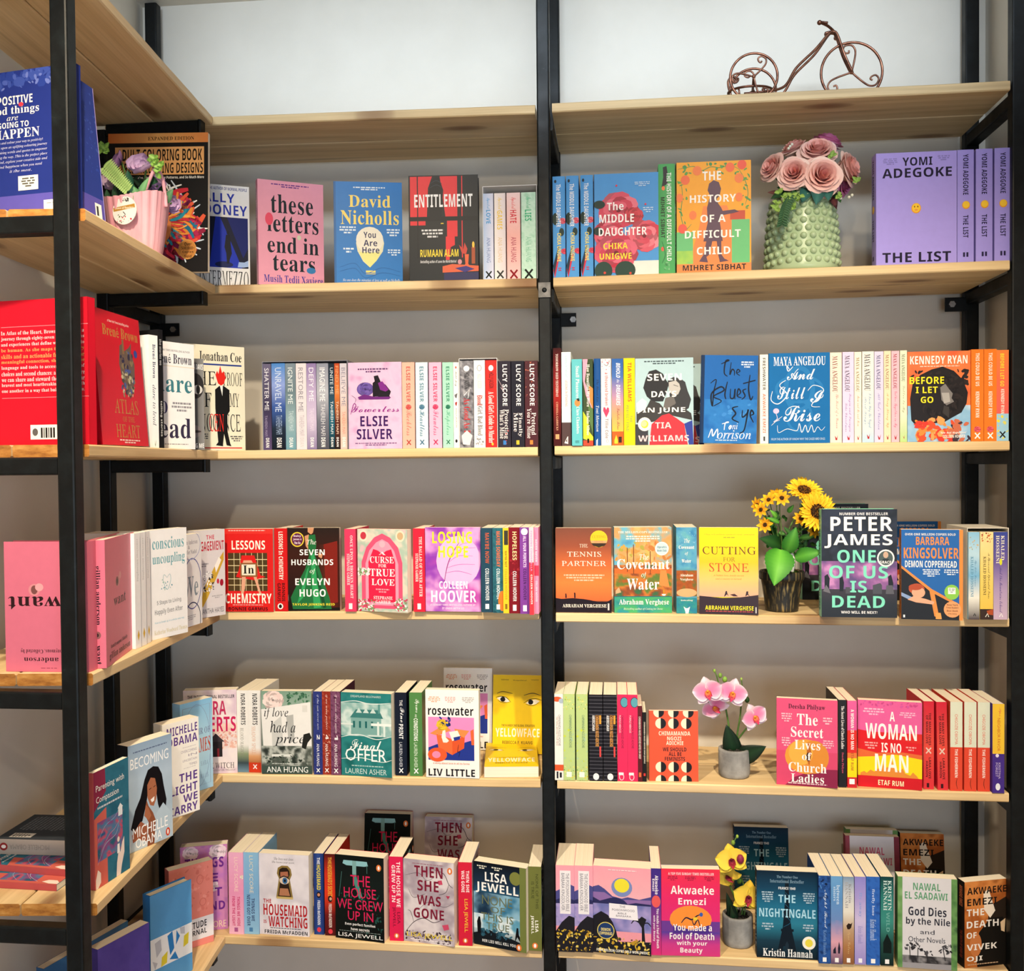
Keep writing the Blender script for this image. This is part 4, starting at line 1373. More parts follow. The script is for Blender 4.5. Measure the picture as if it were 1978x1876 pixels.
E s khal2 1893 1918.5 1024 b1197 - 4R | golden spine with red leaves, second inside the cream slipcase
D khal3 pb 5a60a0 5a60a0 H=196
S g 0 0 100 100 3a4a9a 6a5aa0 b09ac0 c8b0c8
S vS 54 4 78 32 f0e8d0 KHALED
S vS 18 4 42 36 f0e8d0 HOSSEINI
S e 52 34 10 4 d8d83a
S vC 36 40 66 92 5a4a90 And the Mountains Echoed
S l 6 f0f0f0 42 97 56 93 66 97
E s khal3 1919 1946 1024 b1197 - 4R | violet spine, third inside the cream slipcase
# ---------- fifth shelf
D parent pb 2a6a80 26607a T=12 H=212
F f 0 0 100 100 3 7 1f5a72 2f7088 245f78
F p 8a2a48 0 0 32 0 34 20 0 34
F p cf6458 0 40 34 34 36 100 0 100
F f 8 44 80 78 4 5 2a5a8a c8506a 4a7aa0 8a4a80 245f78
F L .8 90c0d8 10 60 30 50 60 46 76 36
F L .8 d890a0 14 72 40 60 60 56 84 44
F L .8 a8d0e0 8 80 30 66 60 62 70 52
F L .8 3a8ab0 10 50 40 48 66 50 84 60
F r 68 41 80 48 e8ecee
F p e8ecee 66 41 74 37 82 41
F p f0dcd0 60 100 62 88 66 80 72 80 78 72 84 68 84 82 76 92 72 100
F p f0dcd0 2 92 8 84 16 88 16 96 8 100 2 100
F p f4f0ec 64 72 70 72 71 80 63 80
F e 67 68 3.4 2.4 f0dcd0
F tN 6 12 86 19 f4f2ee Parenting with
F tN 6 22 70 29 f4f2ee Compassion
F b 6 31 84 34 1 c8d0d8
S G 0 0 100 100 b85050 b85050
E f parent 184 251 1462 b1721 b1677 5U | teal and coral paperback with an illustrated giving hand, next to the near post
D become pb a9c0d4 12141a T=33
F g 0 0 100 100 8fa8c2 b0c4d6 a8bccc c8d4dc
F b 8 7 92 9 1 5a6a8a
F tN 5 13 92 23 f4f6f8 BECOMING
F p 0f0d12 36 36 44 28 56 26 68 28 76 36 80 48 86 62 84 70 74 76 66 64 60 44 46 40 40 58 30 74 10 82 4 78 14 62 26 52
F p a8684a 42 42 50 36 60 38 64 48 62 58 56 64 48 62 42 54
F p f4f0ec 49 57 58 55 57 59 52 60
F L 1.4 1a1010 46 47 51 46
F L 1.4 1a1010 56 46 61 45
F p 8a5036 36 64 40 56 44 62 54 70 60 78 56 100 40 100 44 78 38 72
F p a8684a 34 70 38 60 44 64 50 72 44 76
F p 9a5a40 6 84 26 74 40 80 40 94 10 98
F p b4c8d6 62 72 78 64 96 76 98 100 60 100 62 84
F p b8c8d4 4 92 20 90 40 96 40 100 4 100
F tN 8 78 88 88 fbfbfb MICHELLE
F tN 14 89 74 98 fbfbfb OBAMA
F e 88 94 5 4 d0482a
F e 88 94 2 2.4 f4f0ea
E f become 250 334 1443 b1650 b1614 5U | pale blue cover with a smiling long haired person resting a hand on the chin
D carry pb efece6 dcd8d0 T=32
F tB 12 5 96 14 5a3a8a MICHELLE
F tB 12 16 96 25 5a3a8a OBAMA
F tN 50 32 94 35 a098a8 OVERCOMING
F tN 70 37 94 39.5 a098a8 IN
F tN 54 42 94 44.5 a098a8 UNCERTAIN
F tN 72 47 94 49.5 a098a8 TIMES
F tB 44 56 94 65 5a3a8a THE
F tB 20 68 94 77 5a3a8a LIGHT
F tB 54 79 94 87 5a3a8a WE
F tB 14 89 94 98 5a3a8a CARRY
F b 54 29 92 29.8 1 b8b0b8
F b 54 51 92 51.8 1 b8b0b8
E f carry 316 386 1402 b1588 b1564 5U | white cover with big violet capitals, behind the smiling portrait
D glass pb a8d0ec 8ab8dc T=28
F g 0 0 100 100 86bfe6 b4dcf2 a8d2ee
F o 50 50 44 46 1 8090b8
F l 1.2 8a94b8 8 6 92 6 92 94 8 94 8 6
F tS 36 31 92 38 7a8ab0 HEIR OF
F tS 30 42 92 58 c84a2a FLAMES
F tR 62 68 84 73 7a8ab0 S A R A
F tR 60 82 84 87 7a8ab0 M A A S
E f glass 350 412 1362 b1540 b1519 5U | sky blue cover with a thin frame and red letters, deepest in the corner
D witch pb e8d4dc eee6ea T=28
F f 0 0 100 100 2 3 e8dce4 f0e4e4 d8c0d0 f4ece8
F f 30 40 100 70 3 6 e0b0a8 f0d0c4 e8d8d8 d89a90
F s 3 70 60 50 100 70 1 4 d89a90 e8b8a8 f0dcd4
F p 2a2428 50 62 62 56 72 60 72 80 50 80
F p 3a3238 44 62 60 52 76 62
F r 62 70 66 80 8a2a34
F tB 8 6 96 10 2a2228 THE INTERNATIONAL BESTSELLER
F tB 24 13 80 30 c03060 NORA
F tB 4 32 98 50 c8205a ROBERTS
F tR 26 87 94 94 2a1a20 DARK WITCH
F tN 24 95 96 97 8a7a80 THE COUSINS O'DWYER TRILOGY
E f witch 356 459 1335 b1497 b1493 5L | pale pink cover with crimson capitals and a dark cottage
D nora1 pb ecebe8 ecebe8
S g 0 66 100 100 ecebe8 8a9a7a 3a4a50 6a8aa0
S vB 34 4 74 42 1c1c20 NORA ROBERTS
S vR 26 46 56 80 8a8a80 BLOOD MAGICK
E s nora1 459.5 480 1334 b1491.5 - 5L | white spine with black capitals and a mossy grey foot
D nora2 pb ecebe8 ecebe8
S g 0 70 100 100 ecebe8 d8a070 a85a2a b03a1a
S vB 34 4 74 42 1c1c20 NORA ROBERTS
S vR 26 44 56 78 d8a080 SHADOW SPELL
S r 0 88 100 100 c83a20
S x 50 93 14 f4f4f4
E s nora2 481 504 1334 b1492 - 5L | white spine with black capitals and a fiery orange foot
D price pb c8ccc8 4a5a50
F g 0 0 100 100 7a9a88 9ab0a4 8a948c 4a5a52 3a4a44
F q 24 11 20 f0e0dc e4c8c4 3
F s 4 50 50 2 96 18 1.5 4 3f6a52 5a8a6a 2f5a44
F p e6e6e4 0 22 98 13 100 66 4 72
F p c8cac8 20 40 40 30 44 70 22 70
F p b0b2b0 50 30 64 28 66 60 54 62
F f 0 66 100 90 5 5 8a9088 4a524c b8beb8 2a322e
F p 20221f 84 52 96 50 100 56 92 62 88 70 80 68
F r 82 17 92 25 d8d8d4
F r 20 76 60 79 d8dcd8
F s 6 40 4 78 96 88 1.5 4 26302a 4a5a50 8a948c
F tI 6 20 54 34 1a1a1c if love
F tI 18 36 68 50 1a1a1c had a
F tI 26 52 86 66 1a1a1c price
F b 14 87 86 88.5 1 c8d0cc
F tN 10 91 92 98 f4f6f4 ANA HUANG
E f price 506 603 1335 b1495 b1496 5L | grey green cover with a pale torn paper, white flower and thin script
D sun pb 23306e 23306e
S f 0 0 100 100 4 4 23306e 303a80 1c2858
S vI 40 4 66 46 c8d0e8 if the sun never sets
S vB 38 52 72 58 f0f0f4 2
S vN 34 63 66 90 f0f0f4 ANA HUANG
S x 50 95 18 f4f4f4
E s sun 606.5 622.5 1336 b1496 - 5L | navy spine with thin script, beside the torn paper cover
D weperf pb a03a28 a03a28
S f 0 0 100 100 4 6 a03a28 8a2a20 b85a40
S s 5 12 10 52 90 80 6 12 d89a84 b86a5a
S vI 40 4 66 46 f0d8d0 if we were perfect
S vB 38 52 72 58 f4ece8 4
S vN 34 63 66 90 f4ece8 ANA HUANG
S x 50 95 18 f4f4f4
E s weperf 623 639.5 1336 b1496 - 5L | rust red spine between the navy and plum ones
D weever pb 4a2038 4a2038
S f 0 0 100 100 4 7 4a2038 7a4a6a 38182c
S s 6 14 40 0 100 40 6 14 a87a9a 8a5a7a
S vI 40 4 66 50 e8d8e0 if we ever meet again
S vB 38 52 72 58 f4ecf0 1
S vN 34 63 66 90 f4ecf0 ANA HUANG
S x 50 95 18 f4f4f4
E s weever 640 658 1336 b1497 - 5L | plum spine beside the teal mansion cover
D offer pb 1f7272 1f6a6a T=30
F f 0 0 100 100 3 4 1f7272 2a8080 186464
F f 0 12 100 52 4 9 b8d0cc 8ab4b0 cfe0dc a0c4c0
F p 7aa8a4 20 30 30 22 74 22 80 30 80 50 20 50
F p 3a7a78 18 30 30 20 76 20 84 30
F p c8dcd8 30 24 36 18 42 24
F p c8dcd8 44 24 50 18 56 24
F p c8dcd8 58 24 64 18 70 24
F r 74 12 78 24 5a9490
F r 24 34 28 42 1f6464
F r 36 34 40 42 1f6464
F r 48 34 52 42 1f6464
F r 60 34 64 42 1f6464
F r 72 34 76 50 d8e8e4
F r 84 38 88 52 d8e8e4
F r 60 36 100 39 e8f0ec
F r 0 37 24 39 d8e4e0
F L 1.6 e0ece8 0 12 30 10 60 13 100 11
F L 1.6 e0ece8 0 54 34 50 70 55 100 51
F L 1.4 e0ece8 0 80 40 78 80 82 100 79
F tN 20 3 80 5.5 c8dcd8 DREAMLAND BILLIONAIRES
F tC 18 55 80 73 f4f8f6 Final
F tN 8 67 90 82 f8fbfa OFFER
F b 14 87 90 89.5 1 a8ccc8
F tN 8 91 90 97.5 c8e0dc LAUREN ASHER
E f offer 660 757 1337 b1497 b1503 5L | teal cover with a drawn mansion and white script
D fine pb 121a2c 121a2c
S vN 40 9 66 16 f0f0f4 THE
S vC 34 18 84 36 f0f0f4 Fine
S vB 34 38 70 56 f0f0f4 PRINT
S vN 34 60 62 90 c8ccd8 LAUREN ASHER
S x 50 94 16 f4f4f4
E s fine 764 785.5 1338 b1498 - 5L | midnight blue spine beside the teal mansion cover
D terms pb 4f8448 4f8448
S vC 40 8 80 24 eef4ea Terms
S vN 44 26 58 30 eef4ea AND
S vB 34 31 66 58 f4f8f2 CONDITIONS
S vN 34 60 62 90 d8e8d4 LAUREN ASHER
S x 50 94 16 f4f4f4
E s terms 792 815.5 1338 b1499 - 5L | grass green spine beside the white boxed art cover
D rose pb f2efec f2efec T=20
F b 5 8 28 15 4 e0a080
F b 36 8 58 15 4 e0a0a0
F b 68 8 92 15 4 b0a8a8
F tH 5 19.5 90 29 16141a rosewater
F r 5 31 91 80 e28cc4
F p 24368e 5 66 30 60 60 62 91 56 91 80 5 80
F p ec6a3a 20 50 50 56 50 74 24 66
F p d8562e 50 56 74 50 72 66 50 74
F p f08a4a 8 50 24 44 20 52
F p f08a4a 18 46 40 42 48 46 24 52
F p f08a4a 54 44 82 46 72 54 58 50
F p f0ece4 30 54 33 44 37 44 38 54 44 58 40 60 33 60
F p f0ece4 44 48 60 46 66 54 50 58
F p 24368e 52 54 66 52 64 56 54 58
F q 32 40 11 f0cf3a d8a82a 5
F s 5 10 26 32 46 42 2 4 24368e 1a2860
F p e8663a 84 46 90 44 91 62 86 62
F e 22 74 18 8 ec5a30
F e 20 74 8 4 e88ab0
F L 1 1a1a24 62 62 60 70 64 70 62 76
F tB 14 82.5 82 85 d88a70 a story about love in all its forms
F tH 5 90 92 98 16141a LIV LITTLE
E f rose 823 926 1332 b1501 b1504.5 5L | white cover with a box drawing, front copy overlapping its twin
E f rose 855 950 1295 .225 .225 5L lean=6 | white box drawing cover leaning behind its front twin
D yellow pb f1cb16 f0ece0 T=20 H=200 W=131
F tB 16 5 32 7 7a6010 'Addictive'
F tB 40 6 68 8 7a6010 'Propulsive'
F tB 76 5 92 7 7a6010 'Compulsive'
F L 1.4 15110c 8 24 20 21.5 40 24
F L 1.4 15110c 62 26 80 23 96 26
F p f6efe0 8 30 16 28 26 29 34 34 28 35 16 34
F p f6efe0 66 36 74 32 86 31 94 33 86 37 76 38
F L 1.2 15110c 6 29 16 27.5 28 29.5 36 35
F L 1.2 15110c 62 36 74 31 88 30 98 32
F L .8 15110c 10 33 20 35.5 34 35
F L .8 15110c 66 37 80 39 92 35
F e 20 31.4 5 3.2 15110c
F e 76 34.4 5 3.2 15110c
F tB 18 63 84 66 7a6010 THE NUMBER ONE GLOBAL SENSATION
F tH 6 68 94 79 fbf6e0 YELLOWFACE
F tB 20 84 80 88 7a6010 REBECCA F. KUANG
E f yellow 954 1044 1298 .19 .19 5L lean=10 | yellow cover with painted eyes leaning back against the wall
D thing pb ece9e4 ece9e4
S e 30 6 60 3 d85a30
S e 80 8 30 3 a8b8c8
S vN 44 24 70 60 4a4a50 CHIMAMANDA NGOZI ADICHIE
S vN 18 26 40 60 9a7a70 THE THING AROUND YOUR NECK
S r 0 82 100 89 d85a30
S r 20 90 40 98 20202a
S r 56 91 80 97 20202a
E s thing 1072 1088 1341 b1507 - 5R | white spine with orange bands beside the centre post
D halfy pb b7cf8a b7cf8a
S s 3 34 0 0 100 18 3 8 d8c83a 8ab04a e8e08a
S s 4 20 0 40 100 82 6 14 c8d84a a8c8a0
S s 5 34 0 84 100 100 3 8 e0c83a 6a9a3a e8e08a
S vN 50 24 72 62 5a7a6a CHIMAMANDA NGOZI ADICHIE
S r 25 90 70 96 f0f4e4
E s halfy 1089 1110.5 1341 b1507.5 - 5R | pale green spine with yellow ornaments, touching the white and orange one
E s halfy 1113 1136 1341 b1508 - 5R | pale green spine with yellow ornaments, touching a black striped one
D amer pb 1d1d24 1d1d24
S w 0 0 100 100 24 26 5a5a64 1d1d24
S vB 48 24 72 60 e0a050 CHIMAMANDA NGOZI ADICHIE
S vB 24 24 44 42 f0f0f0 AMERICANAH
S r 76 24 90 34 e8a040
S r 76 60 88 72 d84a4a
S e 50 95 22 4 f0f0f0
E s amer 1138.5 1164 1342 b1508.5 - 5R | black spine with thin grey stripes, touching a pale green one
E s amer 1166 1191.5 1342 b1509 - 5R | black spine with thin grey stripes, touching a hot pink one
D purple pb e0305f e0305f
S e 70 9 40 6 5aa0b0
S o 70 9 40 6 5 2a2a4a
S vN 40 24 62 62 5a1a3a CHIMAMANDA NGOZI ADICHIE
S vN 18 24 36 44 f8d0dc PURPLE HIBISCUS
S o 40 95 24 4 5 f4f0f0
S r 12 90 60 93 f4f0f0
E s purple 1193 1212 1342 b1509 - 5R | hot pink spine with a blue gem, touching a black striped one
E s purple 1213 1231.5 1342 b1509.5 - 5R | hot pink spine with a blue gem, touching thin dark books
D grief pb 5a1a22 5a1a22 H=180
S vB 26 14 70 70 e8d8d0 CHIMAMANDA NGOZI ADICHIE NOTES ON GRIEF
S r 24 88 74 94 d8703a
E s grief 1232 1240.5 1361 b1510 - 5R | very thin maroon spine, shorter than its hot pink neighbour
D ijea pb 1e1e20 1e1e20 H=165
S vB 26 14 70 74 e8e0d0 CHIMAMANDA NGOZI ADICHIE DEAR IJEAWELE
S r 24 88 74 92 d83a3a
E s ijea 1241.5 1248.5 1375 b1510 - 5R | very thin black spine beside the orange half moon cover
D femin pb e2583a e2583a T=10
F h 20 2 
F h 50 2 
F h 80 2 
F h 24 18 
F h 50 18 
F h 76 18 
F tH 20 29 84 35 f4e8d0 CHIMAMANDA
F tH 37 36.5 66 42 f4e8d0 NGOZI
F tH 35 43 70 48.5 f4e8d0 ADICHIE
F tB 28 52 76 57.5 2c1a20 WE SHOULD
F tB 40 58.5 66 64 2c1a20 ALL BE
F tB 32 65.5 73 71 2c1a20 FEMINISTS
F h 24 80 
F h 50 80 
F h 76 80 
F h 24 99 
F h 50 99 
F h 76 99 
E f femin 1254 1349 1373 b1508.5 b1510 5R | small orange cover with rows of black and cream half circles
D church pb dc527c 1c1a1c
F r 0 60 100 100 d4486e
F p 8a2448 66 80 100 79 100 100 14 100 30 90
F e 48 66 34 20 e09a3a
F e 62 66 24 19 d88a34
F e 40 62 20 14 e8ac48
F p b06020 50 50 54 50 58 62 54 76 50 70
F e 52.5 66 3.4 5 2a1410
F tS 20 6 80 13 3a1424 Deesha Philyaw
F tS 34 17 68 30 fbf0ee The
F tS 24 32 77 44 fbf0ee Secret
F tS 30 47 72 58 fbf0ee Lives
F tS 42 61 58 70 fbf0ee of
F tS 20 73 82 84 fbf0ee Church
F tS 24 86 78 96 fbf0ee Ladies
F b 8 17 26 28 4 f0b8c8
F b 76 20 92 29 3 f0b8c8
F b 8 45 24 56 4 f0b8c8
F b 76 46 94 56 4 f0b8c8
F b 14 96.5 88 98.5 1 f4d0d8
S vS 34 7 72 56 f4ecea The Secret Lives of Church Ladies
S vS 34 60 66 84 c8506a Deesha Philyaw
E f church 1500 1618 1348 b1515 b1523.5 5R | rose pink cover with a large peach and white serif words
E s church 1620 1635 1353 b1521 - 5R | slim black spine between the peach cover and a skyline cover
D woman pb d8302c c82a30
F r 0 0 100 36 e0609c
F p d8242a 0 34 20 36 50 40 80 46 100 47 100 60 0 60
F p e06a3a 0 56 30 60 70 58 100 60 100 66 0 68
F p f2d81e 0 66 30 64 60 61 100 65 100 88 0 88
F p e08c3a 4 88 4 84 10 82 14 84 20 80 26 82 32 78 38 78 40 72 42 78 46 76 50 76 54 68 56 76 60 78 66 80 70 76 74 82 82 84 86 80 92 84 96 88
F r 0 87 100 100 d0202a
F tB 50 12 58 23 fbf4f0 A
F tB 12 26 92 44 fbf4f0 WOMAN
F tB 37 48 68 59 fbf4f0 IS NO
F tB 27 61 79 81 fbf4f0 MAN
F b 8 9 42 18 3 f4b8d4
F b 64 12 92 19 3 f4b8d4
F b 10 48 32 57 3 f0a0a0
F b 74 51 92 57 2 f0a0a0
F tB 32 91 72 97 f8ecc0 ETAF RUM
F s 3 30 2 0 98 6 1.5 3 c84a88 d058a0
S g 0 0 100 34 e0609c d85090
S r 0 34 100 60 d8302c
S r 0 60 100 66 e07a3a
S r 0 66 100 88 f2d81e
S vB 36 10 70 56 fbf0ee A WOMAN IS NO MAN
S vB 36 60 66 80 b05a2a ETAF RUM
S r 20 90 76 96 f4f4f4
E s woman 1637 1655 1354 b1521.5 - 5R | pink, red and yellow spine touching the slim black one
E f woman 1657 1781 1351 b1518.5 b1527.5 5R | pink, red and yellow cover with a skyline and tall white capitals
D mama pb d4263a d4263a
S g 0 0 100 100 cc2038 e04a3c d8303a
S vB 50 13 72 50 2a1014 THE MANY LIVES
S vB 22 16 44 48 2a1014 OF MAMA LOVE
S x 48 56 24 e0c8b8
S vB 50 64 72 88 2a1014 LARA LOVE
S vB 22 68 42 86 2a1014 HARDIN
S r 30 93 54 98 3a1014
E s mama 1784 1804 1355 b1524.5 - 5R | red spine with black capitals, touching the skyline cover
E s mama 1811 1832 1355 b1526 - 5R tilt=-1 | red spine with black capitals, tilting towards a pale green topped one
D fisher pb dd4a34 dd4a34
S r 0 0 100 51 d9dfcb
S vN 38 14 62 48 d85a48 CHIGOZIE OBIOMA
S vB 38 53 62 85 f4ece4 THE FISHERMEN
S L 5 6a2a20 60 98 50 92 56 86
E s fisher 1835.5 1859 1356 b1527.5 - 5R | half pale green and half red spine, touching the tilted red one
E s fisher 1862.5 1886 1357 b1528 - 5R | half pale green and half red spine, middle one of three
E s fisher 1888.5 1912 1358 b1528.5 - 5R | half pale green and half red spine, beside the yellow and purple one
D neigh pb 46308a 46308a
S r 0 0 100 56 ecc23c
S vC 50 4 74 14 d8704a The
S vN 40 16 66 53 c8602a NEIGHBOR FAVOR
S e 40 58 14 2 e8e0f0
S vN 50 66 68 84 c8b8e0 KRISTINA
S vN 26 66 44 82 c8b8e0 FOREST
S e 46 93 20 4 e8ecf4
E s neigh 1917 1940 1360 b1532 - 5R | spine with yellow top and purple foot, against the end post
# ---------- sixth shelf
D sketch hb 5598d0 2f76b8 T=26
F r 0 47 100 80 e4e8ee
F p b8bcc8 10 52 24 50 26 62 14 68
F p 2a7ac0 40 50 52 47 56 66 46 72
F p 2a7ac0 62 48 70 56 60 64
F p d8c83a 80 58 92 56 90 68 78 70
F p b8bcc8 70 47 82 48 82 56 72 54
F p d8c83a 26 70 40 66 38 78 24 80
F p 2a7ac0 44 76 58 70 66 80
F p b8bcc8 4 70 16 74 10 80
F tI 20 38 76 46 5aa0d4 Notebook
E f sketch 292 372 1736 b1915 b1874 6U H=212 | sky blue notebook with a band of coloured chips, standing before the pink journal
D navy pb 4a3a8a 3a2c78 T=26
F f 0 0 100 100 2 3 44358a 54459a 3a2c7a
F e 52 70 22 16 c8ccd8
F e 52 72 14 10 e8ecf0
F e 50 66 8 5 8a90c8
E f navy 192 291 1840 b2040 b1975 6U H=212 | dark violet notebook at the near end of the plank
D grat pb e88a80 c8706c T=26
F s 3 60 6 4 94 60 2 6 d8786e e07e74 f09a90
F o 40 30 8 6 2 d8786e
F o 70 20 8 6 2 d8786e
F o 30 55 8 5 2 d8786e
F o 76 48 8 5 2 d8786e
F r 0 66 100 92 e8e6ec
F tB 14 70 84 78 22222a GRATITUDE
F tB 26 80 84 88 22222a JOURNAL
E f grat 328 413 1684 b1846 b1818 6U | salmon pink journal with doodles and a white band
D hide pb b872b8 a05aa4 T=28
F f 0 0 100 100 3 4 a868b0 c07ac0 d088b8 b070b4
F q 22 8 16 f4e4ec e8c8d8 2
F q 80 8 18 f4e4ec e8c8d8 3
F q 66 48 14 f4e4ec e8c8d8 5
F q 60 30 10 f0d0e0 e0b8d0 5
F tH 10 14 92 26 6a2a8a THINGS
F tH 12 33 80 43 6a2a8a WE
F tH 24 50 88 60 6a2a8a LEFT
F tH 6 66 94 76 6a2a8a BEHIND
F tN 8 89 96 97 f4d8c0 LUCY SCORE
E f hide 350 441 1638 b1803 b1794 6L | violet pink cover with white blossoms, behind the salmon journal
D light pb e8a0c4 e8a0c4
S g 0 0 100 100 eeb0d0 e898c0 f0b8d0
S vN 40 6 64 48 f8d8cc LUCY SCORE
S vB 56 54 76 90 c8286a THINGS WE HIDE
S vB 22 54 42 90 c8286a FROM THE LIGHT
S q 92 30 14 f8f0e8 f0d0c0 3
S r 36 92 60 97 a85a90
E s light 443 470.5 1647 b1804 - 6L | broad pink spine beside the violet blossom cover
D gotover pb 82b4dc 82b4dc
S g 0 0 100 100 8abce0 78acd8 90c0e0
S vN 40 4 64 50 e4dcc4 LUCY SCORE
S vB 50 56 72 84 2a3a6a THINGS WE
S vB 20 52 42 90 2a3a6a NEVER GOT OVER
S r 34 92 58 97 4a80b0
E s gotover 472 500 1647 b1804 - 6L | broad light blue spine touching the broad pink one
D keyh pb d8d4dc f0ece4 T=26
F f 0 0 100 100 1.4 3 b8b4c0 e4e0e8 d0ccd6 ece8ee
F tI 30 4 70 7.5 2a2a30 She lives next door.
F tI 26 8.5 72 12 2a2a30 She knows your secret.
F p 8a7440 40 30 36 24 38 17 46 14 58 14 64 18 66 25 62 31 68 54 34 54
F p 2a1c14 43 30 40 25 41 19 47 16.5 56 16.5 61 20 62 25 58 30 64 52 38 52
F p b07858 42 42 58 42 62 51 40 51
F p a86a50 43 22 58 21 59 27 43 28
F e 51 32 10 5 d8c4b0
F e 52 32.5 5 4 3a6a9a
F e 52 32.5 2 1.8 0a0a10
F L 2 1a100c 41 30 51 27 62 31
F r 35 52.5 68 55 c8b070
F tB 8 56 24 61 b01f28 THE
F tB 8 62 96 76 b01f28 HOUSEMAID
F tB 8 82 14 86 b01f28 IS
F tB 18 77 96 90 b01f28 WATCHING
F b 18 91 88 92.5 1 4a4a50
F tB 10 94 96 98.5 26242a FREIDA McFADDEN
E f keyh 502 598 1648 b1804 b1810.5 6L | pale cover with an eye peering through a brass keyhole
D hmaid pb 25407e 25407e
S G 0 0 100 100 1c3070 2c4a90 1c3070
S vB 36 5 66 13 f0f0f0 THE
S vB 32 14 70 45 e8d840 HOUSEMAID
S e 50 51 22 4 1a1a2a
S e 50 51 14 2 c88a6a
S vB 36 58 64 88 e8ecf4 FREIDA McFADDEN
S e 50 94 20 3 d83a4a
E s hmaid 607 625.5 1649 b1805 - 6L | navy spine with yellow capitals beside the keyhole cover
D hsec pb a8281e a8281e
S g 0 0 100 100 4a1414 c83020 d83a1e 6a1818 4a1214
S vB 34 4 66 12 e8b040 THE
S vB 30 13 70 52 e8b040 HOUSEMAID'S SECRET
S e 50 55 20 4 1a1a1a
S e 54 55 12 2 d0a080
S vB 36 61 64 90 f0e0d8 FREIDA McFADDEN
S e 50 95 20 3 d83a4a
E s hsec 628 648.5 1650 b1807 - 6L | red and black spine touching the navy one
D grew pb 0f1414 d81f50
F g 0 0 100 100 0a1010 101a18 0c1412 0a0e0e
F p 8ac0c8 18 6 66 6 68 11 60 12 24 12 16 10
F r 36 6 44 22 7aa8a8
F p 4a8a80 36 22 44 22 46 28 58 52 50 52 40 34
F L 1 4a7a78 14 20 8 50
F L 1 4a7a78 66 10 66 20
F s 3 40 4 44 96 60 1 4 1a4a40 1f5a4c 163a34
F s 4 40 60 66 98 96 1 3 1a3a34 22504a
F e 90 12 5 4 e07a3a
F e 90 12 2 2.4 f4f4f4
F tN 32 23 72 36 d8245a THE
F tN 18 38 84 50 d8245a HOUSE
F tN 4 52 98 64 d8245a WE GREW
F tN 26 66 78 77 d8245a UP IN
F tB 20 80 82 84 f4f4f4 Even perfect families
F tB 32 85.5 70 89 f4f4f4 have secrets
F b 6 90 94 91 1 8a9a98
F tN 6 92.5 97 98.5 f4f4f4 LISA JEWELL
S vB 52 6 80 60 f8e4e8 THE HOUSE WE
S vB 18 10 44 54 f8e4e8 GREW UP IN
S vN 56 66 78 80 5a0f28 LISA
S vN 20 60 44 84 5a0f28 JEWELL
S e 50 94 18 3 e07a3a
S e 50 94 8 2 f4f4f4
E f grew 648.5 742.5 1650 b1811 b1822 6L | black cover with pink capitals and a dim green path
E s grew 753 779 1656 b1817 - 6L | crimson spine touching the black cover with pink capitals
E f grew 700 794 1572 t t 6L lean=6 | black cover copy in shadow, leaning at the back of the bottom shelf
D gone pb c8bcc4 d0203c
F f 0 0 100 100 2 4 b0a4b0 dcd4d8 a89ca8 e4dcde
F L 1.4 3a2e34 2 90 20 76 40 70 60 74 80 68
F L 1 3a2e34 20 76 14 64 8 62
F L 1.2 3a2e34 60 10 80 14 90 26 98 30
F L 1 3a2e34 90 26 84 36 70 40
F L .8 4a3e44 4 20 30 16 46 24 60 20
F L .8 4a3e44 30 60 50 50 80 54 98 48
F L .8 4a3e44 10 36 20 46 44 40
F s 3 60 2 86 98 98 1 4 4a3a44 6a5a64 3a2c34
F p c84a6a 68 23 76 22 78 27 70 28
F p c84a6a 76 76 88 74 90 80 80 82
F p c84a6a 62 58 68 58 66 62
F p b03a5a 84 40 92 40 88 44
F e 92 10 5 4 e07a3a
F e 92 10 2 2.4 f4f4f4
F b 18 4 80 6 1 a07a88
F tB 22 7 78 20 7a1a34 THEN
F tB 28 24 70 37 7a1a34 SHE
F tB 27 42 74 54 7a1a34 WAS
F tB 20 58 80 70 7a1a34 GONE
F tN 6 88 97 95 e8d030 LISA JEWELL
F b 8 96 94 98 1 f0e8ec
S vB 56 10 80 36 f8e8ea THEN SHE
S vB 22 10 46 36 f8e8ea WAS GONE
S vN 36 44 68 84 f0c83a LISA JEWELL
S e 48 94 18 3 e07a3a
S e 48 94 8 2 f4f4f4
E f gone 780.5 878 1658 b1817 b1829.5 6L | pale cover with bare branches and dark red capitals
E s gone 886.5 912 1664 b1826.5 - 6L | crimson spine with yellow lower lettering beside the storm cloud cover
E f gone 819 912 1580 t t 6L lean=6 | bare branches cover copy in shadow, leaning at the back
D none pb 1a2a38 6a7038
F g 0 0 100 100 0a1018 1a3048 2a6a90 c8dce4 1a2a34
F f 0 36 90 66 2 8 1a3a54 2a6a90 8ab8d0 16304a
F f 0 62 90 80 3 9 a8ccdc e0ecf0 5a9ab8 c8dce4
F p 101820 0 86 30 80 50 84 70 86 92 90 92 100 0 100
F s 4 30 10 80 74 88 2 5 2a5a70 3a6a80 1a3a4c
F p 0a0c12 6 72 9 66 12 66 14 74 13 86 7 86
F p 0a0c12 80 80 82 72 85 72 86 80 92 88 88 88 83 83 78 90
F e 80 14 11 8 7a8040
F r 88 0 100 100 6f7a40
F b 6 4 26 9 2 e8e8d8
F b 34 4 56 9 2 e8e8d8
F tB 22 11 64 22 f6f6f4 LISA
F tB 4 24 86 37 f6f6f4 JEWELL
F tN 16 39 74 50 6a7458 NONE
F tN 32 51 60 59 6a7458 OF
F tN 14 60 76 69 6a7458 THIS IS
F tN 24 71 68 79 6a7458 TRUE
